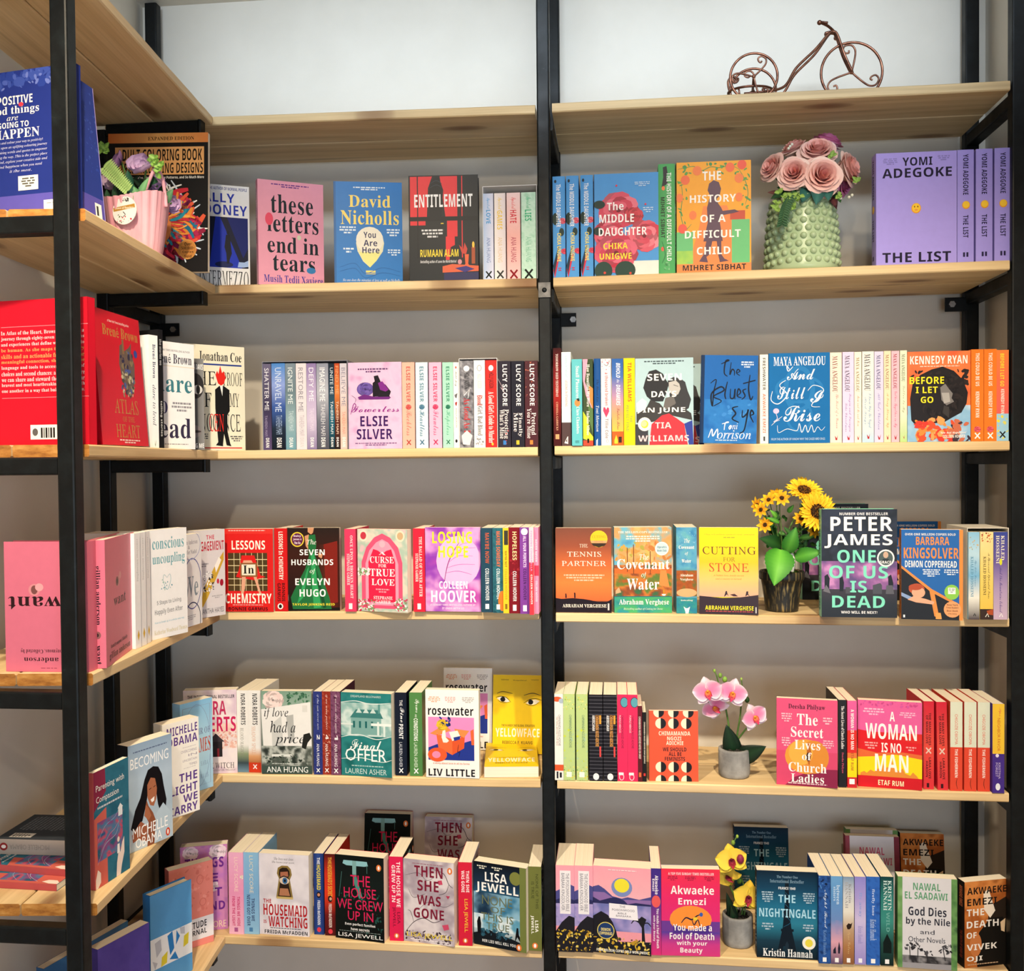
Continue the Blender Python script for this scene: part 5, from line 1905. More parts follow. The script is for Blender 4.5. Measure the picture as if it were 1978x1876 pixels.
F tB 16 92 80 95.5 e4e8ea HER LIES WILL KILL YOU
F e 86 95 5 4 e07a3a
F e 86 95 2 2.4 f4f4f4
S vN 56 9 76 50 3a4020 NONE OF THIS
S vN 22 18 44 38 3a4020 IS TRUE
S vB 50 64 74 78 f4f4ec LISA
S vB 16 58 40 80 f4f4ec JEWELL
S e 48 94 22 3.6 e07a3a
S e 48 94 10 2.4 f4f4f4
E f none 916 1017 1663 b1823 b1842 6L | storm blue cover with an olive edge and two walking silhouettes
E s none 1021.5 1046 1672 b1836.5 - 6L | olive green spine against the centre post
D pois pb e89aa8 e89aa8
F g 0 0 100 40 f0a0b0 eca8b4 e8b0bc
F p 4a4a8a 0 24 10 22 20 26 34 34 50 36 60 34 80 36 100 32 100 44 0 44
F p 8a6aa8 0 30 20 30 40 38 60 37 100 36 100 46 0 46
F p 2a2c5a 0 36 12 40 30 36 40 35 54 38 60 42 74 40 100 41 100 45 0 43
F f 0 43 100 74 2 6 8a8ac8 a89ad0 6a70b0 c8b0d8
F p 1c1c24 0 58 14 52 26 56 34 64 40 74 44 86 100 84 100 100 0 100
F p 1c1c24 76 60 84 55 92 58 88 66 90 86 84 86 84 68
F L 2 1c1c24 84 64 72 60 66 64
F L 2 1c1c24 84 64 94 62 100 66
F L 2 1c1c24 84 64 76 56
F s 4 90 0 82 100 99 1.5 4 d8b83a b8902a 3a3a26 e8d06a
F e 50 23 18 11 7a8ac0
F e 50 21 13 8 e8dc3a
F p eceaf2 28 42 76 43 78 60 28 59
F tN 46 44 56 46.5 5a5a6a THE
F tN 33 48 72 50.5 5a5a6a POISONWOOD
F tN 43 52 58 54 5a5a6a BIBLE
F tN 40 55 66 57 5a5a6a BARBARA
F e 22 74 15 10 d8c86a
F e 22 74 13.6 9 1f3a6a
F tB 14 71 30 74.5 f0e08a DEMON
F tB 11 75.5 33 79 f0e08a COPPERHEAD
F b 24 3 78 5 1 f8d8dc
F tB 6 95 94 98 f4f4ec FOUR MILLION COPIES SOLD WORLDWIDE
S g 0 0 100 40 f0a0b0 e8a8bc
S p 4a4a8a 0 30 40 26 80 22 100 24 100 44 0 44
S p 2a2c5a 0 40 50 36 100 40 100 46 0 44
S f 0 44 100 70 2 6 8a8ac8 a89ad0 6a70b0
S p 1c1c24 0 76 30 66 70 58 100 60 100 100 0 100
S s 4 50 0 74 100 98 4 9 d8b83a b8902a 5a4a26 e8d06a
S r 22 6 80 56 e8e6ec
S vN 54 9 72 53 6a6a7a THE POISONWOOD BIBLE
S vN 30 9 48 52 6a6a7a BARBARA KINGSOLVER
E s pois 1074.5 1109.5 1672 b1838 - 6R | thick spine with a sunset jungle, against the centre post
E s pois 1110.5 1145 1673 b1839 - 6R | thick spine with a sunset jungle, touching the matching cover
E f pois 1146 1258 1674 b1839 b1848 6R | pink sky jungle cover with a yellow sun and a round blue badge
D fool pb e22a66 4a2f8a
F g 0 0 100 68 e8304a e02a6a d8307a
F g 0 60 100 100 6a3a94 5a3a9a c83a8a d83a80
F p 6a3a94 0 62 14 60 34 66 60 68 80 62 100 62 100 72 0 72
F e 50 58 36 16 f0903a
F p f0903a 24 58 78 58 80 62 50 66 22 62
F p 4a2f8a 20 64 50 70 82 64 82 74 20 74
F L 2.6 1a1a3a 34 62 42 56 52 58 60 54 66 52
F L 2 1a1a3a 52 58 56 64 62 58 66 66
F e 68 52 3 2.4 3a5ab0
F e 58 57 4 2 e8c83a
F tH 12 4 90 7 f8dce0 A TOP FIVE SUNDAY TIMES BESTSELLER
F b 10 8.5 30 14 3 a02040
F b 40 8.5 60 14 3 a02040
F b 72 8.5 92 14 3 a02040
F tH 16 19 90 29 fbf2f2 Akwaeke
F tH 29 33 76 41 fbf2f2 Emezi
F tH 20 63 86 71 fbf2f2 You made a
F tH 14 73 90 81 fbf2f2 Fool of Death
F tH 26 82.5 78 89 fbf2f2 with your
F tH 32 90.5 70 98 fbf2f2 Beauty
S g 0 0 100 100 3f2a84 4a2f8a 8a3a8a d83078
S e 50 38 44 7 e05a5a
S vH 40 8 74 30 f4ecf4 Akwaeke
S vH 14 12 38 26 f4ecf4 Emezi
S vH 54 46 80 92 f4ecf4 You made a Fool of Death
S vH 18 54 42 84 f4ecf4 with your Beauty
E s fool 1258 1277 1678 b1845 - 6R | purple spine fading to pink, touching the jungle cover
E f fool 1278 1391 1680 b1845.5 b1848.5 6R | hot pink cover with a person lounging in a deck chair before a sun
D night pb 1d5a78 10202e T=30
F g 0 0 100 100 0c2234 14405c 1f6a8c 2a7a94 16384a 0a1a24
F p 0c1a26 47 10 53 10 54 40 57 64 62 80 68 100 58 100 52 86 44 86 40 100 32 100 38 80 43 64 46 40
F r 44 46 57 48 0c1a26
F r 40 66 61 69 0c1a26
F L 1 1f5a78 47 24 53 30 46 36 54 42
F L 1 1f5a78 46 50 56 58 44 64
F p 1a2c3a 47 84 50 80 53 84 52 92 48 92
F tS 33 5 68 8 7a9ab0 The Number One
F tS 22 9.5 78 13.5 7a9ab0 International Bestseller
F tB 36 18 64 21 e8f0f4 FRANCE 1940
F tH 36 27 64 36 a8d8ec THE
F tH 4 43 97 53 a8d8ec NIGHTINGALE
F b 8 24 28 37 5 a8c0d0
F b 76 24 96 37 5 a8c0d0
F b 8 60 28 69 3 a8c0d0
F b 76 60 94 69 3 a8c0d0
F e 86 81 11 7.6 f4f2e4
F e 86 81 6.4 4.6 e8d84a
F tS 10 89 92 98 f4f6f6 Kristin Hannah
S vS 30 10 70 90 c8d8e0 THE NIGHTINGALE
E f night 1462 1579 1681 b1849 b1855 6R | deep blue cover with a lattice tower and a round white sticker
E f night 1416 1530 1604 t t 6R lean=6 | dark blue tower cover copy in shadow behind the yellow orchid
D kh1 pb 1d3f7e 1d3f7e
S f 0 0 100 100 3 5 1d3f7e 2a58a0 163060
S s 3 10 0 0 70 14 6 14 0f2040 4a80c0
S vC 40 16 74 60 c8d8ec Night Road
S vS 40 62 66 90 6a90c8 Kristin Hannah
S r 34 93 66 98 f4f4f4
E s kh1 1581.5 1604 1692 b1861 - 6R | dark blue spine with white script, touching the tower cover
D kh2 pb 5d93c8 5d93c8
S g 0 0 100 100 6aa0d0 5a90c8 6a8ac0 d8a0b0 5a4a6a
S vS 48 10 78 32 c8dcf0 between
S vS 22 12 46 28 c8dcf0 sisters
S vI 40 50 76 66 9a90c0 Kristin Hannah
S p 1c1c30 60 82 70 74 80 82 76 88 62 88
S p 1c1c30 20 84 40 80 44 88 20 88
S r 34 93 66 98 f4f4f4
E s kh2 1605 1627.5 1693 b1862 - 6R | mid blue spine with a pink horizon near the foot
D kh3 pb b8a890 b8a890
S g 0 0 100 100 7a94b0 c8ccd0 e0dcd0 b89a7a a8764a 8a5a3a
S vS 52 8 76 30 8a8a90 Kristin
S vS 20 6 46 36 a0a0a4 HANNAH
S p 2a1c14 30 56 50 53 70 54 84 52 74 58 60 60 40 60
S vC 36 62 70 88 c8a878 True Colors
S r 34 93 66 98 f4f4f4
E s kh3 1628.5 1649.5 1694 b1862.5 - 6R | sandy spine with a tiny horse and rider
D kh4 pb a69ad2 a69ad2
S g 0 0 100 100 8a84cc a89ad4 c8bce0 b0a4d8 9a8ccc
S vS 34 18 66 46 8a9ad8 fly away
S vI 30 56 72 76 7a7ac0 Kristin Hannah
S r 34 93 66 98 f0f0f8
E s kh4 1651 1672.5 1694 b1863 - 6R | lilac spine between a sandy and a royal blue one
D kh5 pb 2556ac 2556ac
S f 0 0 100 100 3 6 2556ac 2f66bc 1f4a98
S vS 38 14 62 44 c8d8f4 firefly lane
S vI 28 48 74 72 c8dcf8 Kristin Hannah
S r 34 93 66 98 f4f4f4
E s kh5 1673.5 1699.5 1694 b1864 - 6R | royal blue spine touching a dark teal one
D kh6 pb 1a4a4a 1a4a4a
S g 0 0 100 100 103a3c 2a7a74 3a8a80 1f4a44 10201f
S vS 56 4 84 38 c8e0dc KRISTIN
S vS 22 4 50 38 c8e0dc HANNAH
S vB 44 40 70 62 6aa8a0 WILD
S p 0c1a18 20 74 50 64 84 74 84 86 20 86
S r 34 93 66 98 f4f4f4
E s kh6 1701 1726 1694 b1865 - 6R | dark teal spine with a house, touching the grey palm tree cover
D nile pb d6d6dc 5a8a5a T=28
F f 0 0 8 100 5 3 4a7a44 6a9a5a 8ab07a
F f 90 0 100 100 5 4 4a7a44 6a9a5a 2a4a30
F tB 26 6 72 14 5a9a72 NAWAL
F tB 12 16 84 24 5a9a72 EL SAADAWI
F tB 18 32 82 42 2a2c3a God Dies
F tB 14 44 88 54 2a2c3a by the Nile
F tN 38 57 62 62 2a2c3a and
F tN 18 65 80 71 2a2c3a Other Novels
F r 8 88 90 100 9a9aa0
F f 8 86 90 94 5 3 4a4a4e 8a8a8e 2a2a2e b0b0b4
F L 1.6 2a2a2e 20 76 21 88
F L 1.6 2a2a2e 34 78 34 88
F L 1.6 2a2a2e 50 83 50 92
F L 1.6 2a2a2e 76 76 80 90
F s 6 16 12 72 42 80 2 5 2a2a2e 4a4a50
F s 7 8 44 80 58 85 2 4 2a2a2e 4a4a50
F s 8 14 68 72 90 82 2 4 2a2a2e 4a4a50
E f nile 1734 1849 1693 b1868 b1876 6R | grey and white cover with palm trees and leafy green edges
D nileb pb d8d4dc 8a3a4a T=24
F f 0 0 8 100 5 3 8a3a4a a85a6a
F f 90 0 100 100 5 4 8a3a4a 6a2a3a
F tB 26 12 72 20 c85a7a NAWAL
F tB 12 23 86 31 c85a7a EL SAADAWI
F tN 50 44 80 54 2a2c3a Woman
E f nileb 1637 1742 1622 .17 .17 6R lean=6 | white and wine red cover in shadow behind the blue spines
E f nile 1637 1740 1609 t t 6R lean=6 | palm tree cover copy at the very back behind a wine red edged one
D vivek pb b4682e 17130f T=27
F f 0 0 100 60 2 4 c87a3a a85a26 d88a48 8a4a20
F p 2a2018 60 30 100 20 100 100 30 100 46 70
F p f4e8d8 44 14 56 10 72 36 60 44 46 34
F p 15120f 34 60 60 44 90 44 100 60 100 100 30 100 24 80
F e 26 74 14 14 c87a44
F p e8c8a0 84 50 96 46 94 62 86 60
F tB 6 7 98 15 1a1512 AKWAEKE
F tB 6 20 76 28 1a1512 EMEZI
F tB 5 32 46 40 f4efe8 THE
F tB 5 46 80 54 f4efe8 DEATH
F tB 5 59 28 66 f4efe8 OF
F tB 5 73 76 80 f4efe8 VIVEK
F tB 5 87 42 94 f4efe8 OJI
F b 6 96 80 98 1 c8a888
S vB 30 6 70 30 c8704a AKWAEKE EMEZI
S vB 30 58 70 90 8a3a2a THE DEATH OF VIVEK OJI
E f vivek 1863 1945 1705 b1871 b1862 6R | amber and black cover with spaced capitals, angled against the end post
E f vivek 1741 1830 1608 t t 6R lean=6 | dark amber cover copy in shadow behind the palm tree cover
'''
# ------------------------------------------------------------------ lettering: letters of Blender's own text object, turned to mesh once each
GLY = {}
ALPHA = {'N': None, 'S': (0x1D400, 0x1D41A, 0x1D7CE), 'I': (0x1D434, 0x1D44E, None), 'C': (0x1D4D0, 0x1D4EA, None), 'B': (0x1D5D4, 0x1D5EE, 0x1D7EC)}
def letter(f, c):
    if f in 'HO': a, v, t = glyph('B', c); return (a, [(x + .2 * y, y) for x, y in v], t) if f == 'O' else (a, v, t)
    if f == 'R': a, v, t = glyph('I', c); return (a, [(x - .27 * y, y) for x, y in v], t)
    if c == ' ': return (.28, [], [])
    b = ALPHA[f]; ch = c
    if b:
        if 'A' <= c <= 'Z': ch = chr(b[0] + ord(c) - 65)
        elif 'a' <= c <= 'z': ch = chr(0x210E) if f == 'I' and c == 'h' else chr(b[1] + ord(c) - 97)
        elif c.isdigit() and b[2]: ch = chr(b[2] + int(c))
    cu = bpy.data.curves.new('lettering', 'FONT'); cu.body = ch + '|'; cu.resolution_u = 2
    ob = bpy.data.objects.new('lettering', cu); COL.objects.link(ob)
    me = bpy.data.meshes.new_from_object(ob.evaluated_get(bpy.context.evaluated_depsgraph_get()))
    bpy.data.objects.remove(ob); bpy.data.curves.remove(cu)
    xm = max(v.co.x for v in me.vertices); keep = {}
    v = []; t = []
    for p in me.vertices:
        if p.co.x < xm - BARW - .004: keep[p.index] = len(v); v.append((p.co.x, p.co.y))
    for p in me.polygons:
        q = tuple(p.vertices)
        if all(i in keep for i in q): t.append(tuple(keep[i] for i in (q if p.normal.z > 0 else q[::-1])))
    bpy.data.meshes.remove(me)
    return (xm - BARX + (.02 if b else 0), v, t)
def bar_size():
    cu = bpy.data.curves.new('lettering', 'FONT'); cu.body = '|'; ob = bpy.data.objects.new('lettering', cu); COL.objects.link(ob)
    me = bpy.data.meshes.new_from_object(ob.evaluated_get(bpy.context.evaluated_depsgraph_get())); xs = [v.co.x for v in me.vertices]
    bpy.data.objects.remove(ob); bpy.data.curves.remove(cu); bpy.data.meshes.remove(me)
    return max(xs), max(xs) - min(xs)
BARX, BARW = bar_size()
def glyph(f, c):
    if (f, c) not in GLY: GLY[f, c] = letter(f, c)
    return GLY[f, c]
def layout(font, s):
    x = 0; out = []
    for ch in s:
        a, v, t = glyph(font, ch)
        out.append((x, v, t)); x += a
    xs = [p[0] + x for x, v, t in out for p in v]; ys = [p[1] for x, v, t in out for p in v]
    return out, min(xs), max(xs), min(ys), max(ys)
class Face:
    'draws one printed panel of width w and height h; P(u, v, lift) maps metres on the panel (v down from the top) to the mesh'
    def __init__(s, mb, w, h, P): s.mb, s.w, s.h, s.P, s.k = mb, w, h, P, 0
    def lift(s): s.k += 1; return 2.2e-5 * s.k
    def pts(s, q, l): return [s.P(x / 100 * s.w, y / 100 * s.h, l) for x, y in q]
    def poly(s, q, c, l=None):
        l = s.lift() if l is None else l
        q = [(min(100, max(0, x)), min(100, max(0, y))) for x, y in q]
        a = sum(q[i - 1][0] * q[i][1] - q[i][0] * q[i - 1][1] for i in range(len(q)))
        if a > 0: q = q[::-1]
        s.mb.add(s.pts(q, l), [tuple(t) for t in tri_fix(q)] if len(q) > 4 else [tuple(range(len(q)))], c)
    def rect(s, x0, y0, x1, y1, c): s.poly([(x0, y0), (x0, y1), (x1, y1), (x1, y0)], c)
    def ell(s, cx, cy, rx, ry, c, n=20):
        l = s.lift(); q = [(cx + rx * math.cos(-2 * math.pi * k / n), cy + ry * math.sin(-2 * math.pi * k / n)) for k in range(n)]
        q = [(min(100, max(0, x)), min(100, max(0, y))) for x, y in q]
        s.mb.add(s.pts(q, l), [tuple(range(n))], c)
    def ring(s, cx, cy, rx, ry, wd, c, n=32):
        ww = wd / 100 * s.w; l = s.lift(); vs = []
        for k in range(n):
            a = -2 * math.pi * k / n
            for r in (0, 1):
                vs.append((min(100, max(0, cx + (rx - r * wd) * math.cos(a))), min(100, max(0, cy + (ry - r * wd * s.w / s.h) * math.sin(a)))))
        s.mb.add(s.pts(vs, l), [(2 * k, 2 * ((k + 1) % n), 2 * ((k + 1) % n) + 1, 2 * k + 1) for k in range(n)], c)
    def stroke(s, q, wd, c, smooth):
        if smooth and len(q) > 2: q = [(p.x, p.y) for p in spline([(x, y, 0) for x, y in q], 6)]
        l = s.lift(); asp = s.h / s.w; vs = []; n = len(q)
        for i, (x, y) in enumerate(q):
            dx = q[min(i + 1, n - 1)][0] - q[max(0, i - 1)][0]; dy = (q[min(i + 1, n - 1)][1] - q[max(0, i - 1)][1]) * asp
            L = math.hypot(dx, dy) or 1; k = wd / 2 * (1 if not smooth else (.45 + .55 * math.sin(math.pi * (i + .6) / (n + .2))))
            for sg in (1, -1):
                vs.append((min(100, max(0, x - sg * dy / L * k)), min(100, max(0, y + sg * dx / L * k / asp))))
        s.mb.add(s.pts(vs, l), [(2 * i, 2 * i + 2, 2 * i + 3, 2 * i + 1) for i in range(n - 1)], c)
    def grad(s, x0, y0, x1, y1, cs, hor=False):
        l = s.lift(); n = len(cs) - 1; vs = []; cc = []
        for i in range(n + 1):
            f = i / n
            q = [(x0 + (x1 - x0) * f, y1), (x0 + (x1 - x0) * f, y0)] if hor else [(x0, y0 + (y1 - y0) * f), (x1, y0 + (y1 - y0) * f)]
            vs += q; cc += [cs[i]] * 2
        s.mb.add(s.pts(vs, l), [(2 * i, 2 * i + 2, 2 * i + 3, 2 * i + 1) for i in range(n)], cc)
    def fbm(s, x0, y0, x1, y1, scl, seed, cs):
        l = s.lift(); w = (x1 - x0) / 100 * s.w; h = (y1 - y0) / 100 * s.h
        nx = max(3, min(44, int(w / .003))); ny = max(3, min(60, int(h / .003))); vs = []; cc = []
        for j in range(ny + 1):
            for i in range(nx + 1):
                x = x0 + (x1 - x0) * i / nx; y = y0 + (y1 - y0) * j / ny; vs.append((x, y))
                t = noise.fractal(Vector((x / 100 * scl, y / 100 * scl * s.h / s.w, seed * 7.3)), 1.0, 2.0, 4) * .55 + .5
                t = min(.999, max(0, t)) * (len(cs) - 1); k = int(t); f = t - k; f = f * f * (3 - 2 * f)
                cc.append(tuple(cs[k][q] * (1 - f) + cs[k + 1][q] * f for q in range(3)))
        s.mb.add(s.pts(vs, l), [(j * (nx + 1) + i, (j + 1) * (nx + 1) + i, (j + 1) * (nx + 1) + i + 1, j * (nx + 1) + i + 1) for j in range(ny) for i in range(nx)], cc)
    def text(s, font, x0, y0, x1, y1, c, t, vert=False):
        out, a, b, lo, hi = layout(font, t); l = s.lift(); W, H = b - a, hi - lo
        for x, v, tr in out:
            if not tr: continue
            q = []
            for px, py in v:
                fx = (px + x - a) / W; fy = (py - lo) / H
                q.append((x0 + (x1 - x0) * fy, y0 + (y1 - y0) * fx) if vert else (x0 + (x1 - x0) * fx, y1 + (y0 - y1) * fy))
            s.mb.add(s.pts(q, l), tr, c)
    def draw(s, line, seed=0):
        op = line[0]; w = line.split()
        if op in 'tv' and len(w[0]) == 2:
            f = w[0][1]; n = [float(q) for q in w[1:5]]; s.text(f, *n, hexc(w[5]), ' '.join(w[6:]), op == 'v'); return
        def nums(a, b=None): return [float(q) for q in w[a:b]]
        def cols(a): return [hexc(q) for q in w[a:]]
        if op == 'r': s.rect(*nums(1, 5), hexc(w[5]))
        elif op == 'e': s.ell(*nums(1, 5), hexc(w[5]))
        elif op == 'o': s.ring(*nums(1, 6), hexc(w[6]))
        elif op == 'p': n = nums(2); s.poly(list(zip(n[::2], n[1::2])), hexc(w[1]))
        elif op in 'lL': n = nums(3); s.stroke(list(zip(n[::2], n[1::2])), float(w[1]), hexc(w[2]), op == 'L')
        elif op in 'gG': s.grad(*nums(1, 5), cols(5), op == 'G')
        elif op == 'f': s.fbm(*nums(1, 5), float(w[5]), int(w[6]), cols(7))
        elif op == 'b':
            x0, y0, x1, y1 = nums(1, 5); n = int(w[5]); c = hexc(w[6]); r = random.Random(int(x0 * 7 + y0 * 13)); st = (y1 - y0) / n
            for i in range(n):
                k = (x1 - x0) * (.5 if i == n - 1 and n > 1 else 1) * r.uniform(.8, 1); x = (x0 + x1) / 2 - k / 2; e = x + k; l = s.lift()
                while x < e:
                    d = r.uniform(2, 7); xx = min(x + d, e)
                    s.mb.add(s.pts([(x, y0 + st * i), (x, y0 + st * (i + .55)), (xx, y0 + st * (i + .55)), (xx, y0 + st * i)], l), [(0, 1, 2, 3)], c); x = xx + 1.2
        elif op == 's':
            r = random.Random(int(w[1])); x0, y0, x1, y1, r0, r1 = nums(3, 9); cc = cols(9)
            for _ in range(int(w[2])):
                a = r.uniform(0, 6.28); cx = r.uniform(x0, x1); cy = r.uniform(y0, y1); q = r.uniform(r0, r1); e = r.uniform(.3, .8); q2 = []
                for k in range(7):
                    b = -2 * math.pi * k / 7; ux = q * math.cos(b); uy = q * e * math.sin(b) * r.uniform(.7, 1.2)
                    q2.append((min(100, max(0, cx + ux * math.cos(a) - uy * math.sin(a))), min(100, max(0, cy + (ux * math.sin(a) + uy * math.cos(a)) * s.w / s.h))))
                s.mb.add(s.pts(q2, s.lift() if _ % 12 == 0 else 2.2e-5 * s.k + (_ % 12) * 1.5e-6), [tuple(range(7))], cc[_ % len(cc)])
        elif op == 'q':
            cx, cy, R = nums(1, 4); c0, c1 = hexc(w[4]), hexc(w[5]); r = random.Random(int(w[6])); asp = s.w / s.h
            for ringn, (k, rr) in enumerate(((9, 1), (8, .74), (6, .5), (5, .28))):
                for i in range(k):
                    a = 2 * math.pi * (i + r.random() * .4) / k; d = R * rr * .55; pr = R * rr * .55; f = r.random() * .6 + (.2 if i % 2 else 0)
                    f = min(1, f * 1.25 * (.55 + .45 * rr)); col = tuple((c0[j] * (1 - f) + c1[j] * f) * (1 if i % 3 else .82) for j in range(3)); q = []
                    for t in range(9):
                        b = -2 * math.pi * t / 9
                        q.append((min(100, max(0, cx + d * math.cos(a) + pr * math.cos(b))), min(100, max(0, cy + (d * math.sin(a) + pr * .8 * math.sin(b)) * asp))))
                    l = s.lift() if i % 3 == 0 else 2.2e-5 * s.k + (i % 3) * 5e-6; s.mb.add(s.pts(q, l), [tuple(range(9))], col)
            s.ell(cx, cy, R * .12, R * .12 * asp, tuple(v * .6 for v in c0))
        elif op == 'm':
            r = random.Random(int(w[1])); cx, cy, r0, r1, wd = nums(3, 8); cc = cols(8); asp = s.w / s.h; n = int(w[2])
            for i in range(n):
                a = 2 * math.pi * i / n + r.uniform(-.1, .1); e = r.uniform(.75, 1.05) * r1; bd = r.uniform(-.5, .5); q = []
                for t in (0, .35, .7, 1): q.append((cx + (r0 + (e - r0) * t) * math.cos(a + bd * t * t), cy + (r0 + (e - r0) * t) * math.sin(a + bd * t * t) * asp))
                s.stroke(q, wd * r.uniform(.7, 1.2), cc[r.randrange(len(cc))], True)
                if i % 4: s.k -= 1
        elif op == 'x':
            cx, cy, R = nums(1, 4); c = hexc(w[4]); a = s.w / s.h
            for sx in (1, -1): s.stroke([(cx - R * sx, cy - R * a * 1.2), (cx, cy), (cx + R * sx, cy + R * a * 1.2)], R * .5, c, False)
        elif op == 'w':
            x0, y0, x1, y1 = nums(1, 5); n = int(w[5]); c = hexc(w[7])
            for i in range(n):
                y = y0 + (y1 - y0) * (i + .5) / n; s.k -= 1 if i else 0; s.rect(x0, y - .3, x1, y + .3, c)
        elif op == 'h':
            cx, cy = nums(1, 3); R = 11; a = s.w / s.h; l = s.lift()
            for sg, c in ((1, hexc('1c1a1e')), (-1, hexc('f2e8cc'))):
                q = [(cx + sg * R * math.sin(math.pi * k / 10), min(100, max(0, cy - R * a * math.cos(math.pi * k / 10)))) for k in range(11)]
                s.mb.add(s.pts(q if sg < 0 else q[::-1], l), [tuple(range(11))], c)
def tri_fix(q):
    t = tessellate_polygon([[Vector((x, y, 0)) for x, y in q]]); out = []
    for a, b, c in t:
        ar = (q[b][0] - q[a][0]) * (q[c][1] - q[a][1]) - (q[c][0] - q[a][0]) * (q[b][1] - q[a][1])
        out.append((a, b, c) if ar < 0 else (a, c, b))
    return out
# ------------------------------------------------------------------ books: spine at -X, front cover at -Y, standing on z = 0
DES = {}; ENT = []
for ln in BOOKS.splitlines():
    if not ln or ln[0] == '#': continue
    if ln[0] == 'D':
        w = ln.split(); cur = dict(kind=w[2][:2], cf=hexc(w[3]), cs=hexc(w[4] if len(w) > 4 and '=' not in w[4] else w[3]), F=[], S=[])
        for q in w[4:]:
            if '=' in q: cur[q[0]] = float(q[2:]) / 1000
        DES[w[1]] = cur
    elif ln[0] in 'FS' and ln[1] == ' ': cur[ln[0]].append(ln[2:])
    elif ln[0] == 'E':
        a, lab = ln.split('|'); w = a.split(); o = dict(q.split('=') for q in w[9:])
        ENT.append(dict(t=w[1], d=w[2], x0=float(w[3]), x1=float(w[4]), yt=float(w[5]), y=w[6], y2=w[7], k=int(w[8][0]), bay=w[8][1], lab=lab.strip(), o=o))
def spot(e, x, tok, zt):
    if tok[0] == 'b': return atZ(x, float(tok[1:]), zt)
    return atY(x, {1: 190, 2: 440, 3: 775, 4: 1105, 5: 1425, 6: 1755}[e['k']], float(tok))
def resolve(e):
    d = DES[e['d']]; xm = atY((e['x0'] + e['x1']) / 2, 900, 0).x
    zt = ztop(e['k'], e['bay'], xm) + .0004
    if e['y'] == 't':
        p = atZ(e['x0'], e['yt'], zt + d['H']); p.y = min(p.y, .27); e['y'] = '%.4f' % p.y
        e['y2'] = e['y']
    a = spot(e, e['x0'], e['y'], zt)
    if e['y2'] != '-': b = spot(e, e['x1'], e['y2'], zt)
    elif e['y'][0] == 'b': b = spot(e, e['x1'], '%.5f' % a.y, zt)
    else: b = spot(e, e['x1'], e['y'], zt)
    a.z = b.z = zt; L = (b - a).length
    t = a if e['t'] == 'f' else b
    pt = atY((e['x0'] + e['x1']) / 2 if e['t'] == 's' else e['x0'], e['yt'], a.y)
    H = float(e['o']['H']) / 1000 if 'H' in e['o'] else pt.z - zt
    d.setdefault('W' if e['t'] == 'f' else 'T', L); d.setdefault('H', H)
    e.update(a=a, b=b, L=L, zt=zt)
for e in ENT: resolve(e)
for d in DES.values():
    d.setdefault('T', .030 if d['kind'] == 'hb' else .022); d.setdefault('H', .198); d.setdefault('W', d['H'] * .652)
def book_meshes(name):
    d = DES[name]
    if 'me' in d: return d['me']
    W, H, T, hb = d['W'], d['H'], d['T'], d['kind'] == 'hb'; ct = .0024 if hb else .0006; ov = .003 if hb else .0003
    mat = M_GLOSS if hb or hash_s(name) % 3 == 0 else M_PRINT
    parts = []
    bk = d['kind'] == 'bb'                                   # seen from the back: the spine is on the other side
    m = MB(); m.box((.0004, 0, 0), (W, ct, H), d['cf']); f = Face(m, W, H, (lambda u, v, l: (u, -l, H - v)))
    for q in d['F']: f.draw(q)
    parts.append(('back_cover' if bk else 'front_cover', m.mesh('cover', mat)))
    m = MB(); m.box((.0004, T - ct, 0), (W, T, H), d['cs']); parts.append(('front_cover' if bk else 'back_cover', m.mesh('cover', mat)))
    bulge = .0012 if hb else 0.0; n = 8 if hb else 1; m = MB()
    def P(u, v, l): return (W + l, u, H - v) if bk else (-bulge * (1 - (2 * u / T - 1) ** 2) - (l and l + bulge * .25), T - u, H - v)
    vs = []
    if bk: m.box((W - .0006, 0, 0), (W, T, H), d['cs'])
    for i in range(0 if bk else n + 1):
        u = T * i / n; a = P(u, 0, 0); vs += [a, (a[0], a[1], 0), (ct, a[1], H), (ct, a[1], 0)]
    if not bk: m.add(vs, [(4 * i, 4 * i + 1, 4 * i + 5, 4 * i + 4) for i in range(n)] + [(4 * i, 4 * i + 4, 4 * i + 6, 4 * i + 2) for i in range(n)] + [(4 * i + 1, 4 * i + 3, 4 * i + 7, 4 * i + 5) for i in range(n)] + [(2, 6, 7, 3)] * (n == 1), d['cs'])
    f = Face(m, T, H, P)
    for q in d['S']:
        f.draw(q)
    parts.append(('spine', m.mesh('spine', mat)))
    m = MB(); m.box((ct + .0002, ct + .0001, ov), (W - (ov if not bk else .0008), T - ct - .0001, H - ov)); parts.append(('page_block', m.mesh('page_block', M_PAGES)))
    d['me'] = parts; return parts
def hash_s(s): return sum(ord(c) * (i + 3) for i, c in enumerate(s))
GROUPN = {'L': 'wide middle bay', 'R': 'bay beside the end post', 'U': 'side unit'}
def make_book(name, M, label, group):
    hb = DES[name]['kind'] == 'hb'
    root = empty('hardback_book' if hb else 'paperback_book', mat=M); tag(root, label, 'book', group)
    for pn, me in book_meshes(name): link(pn, me, root)
    return root
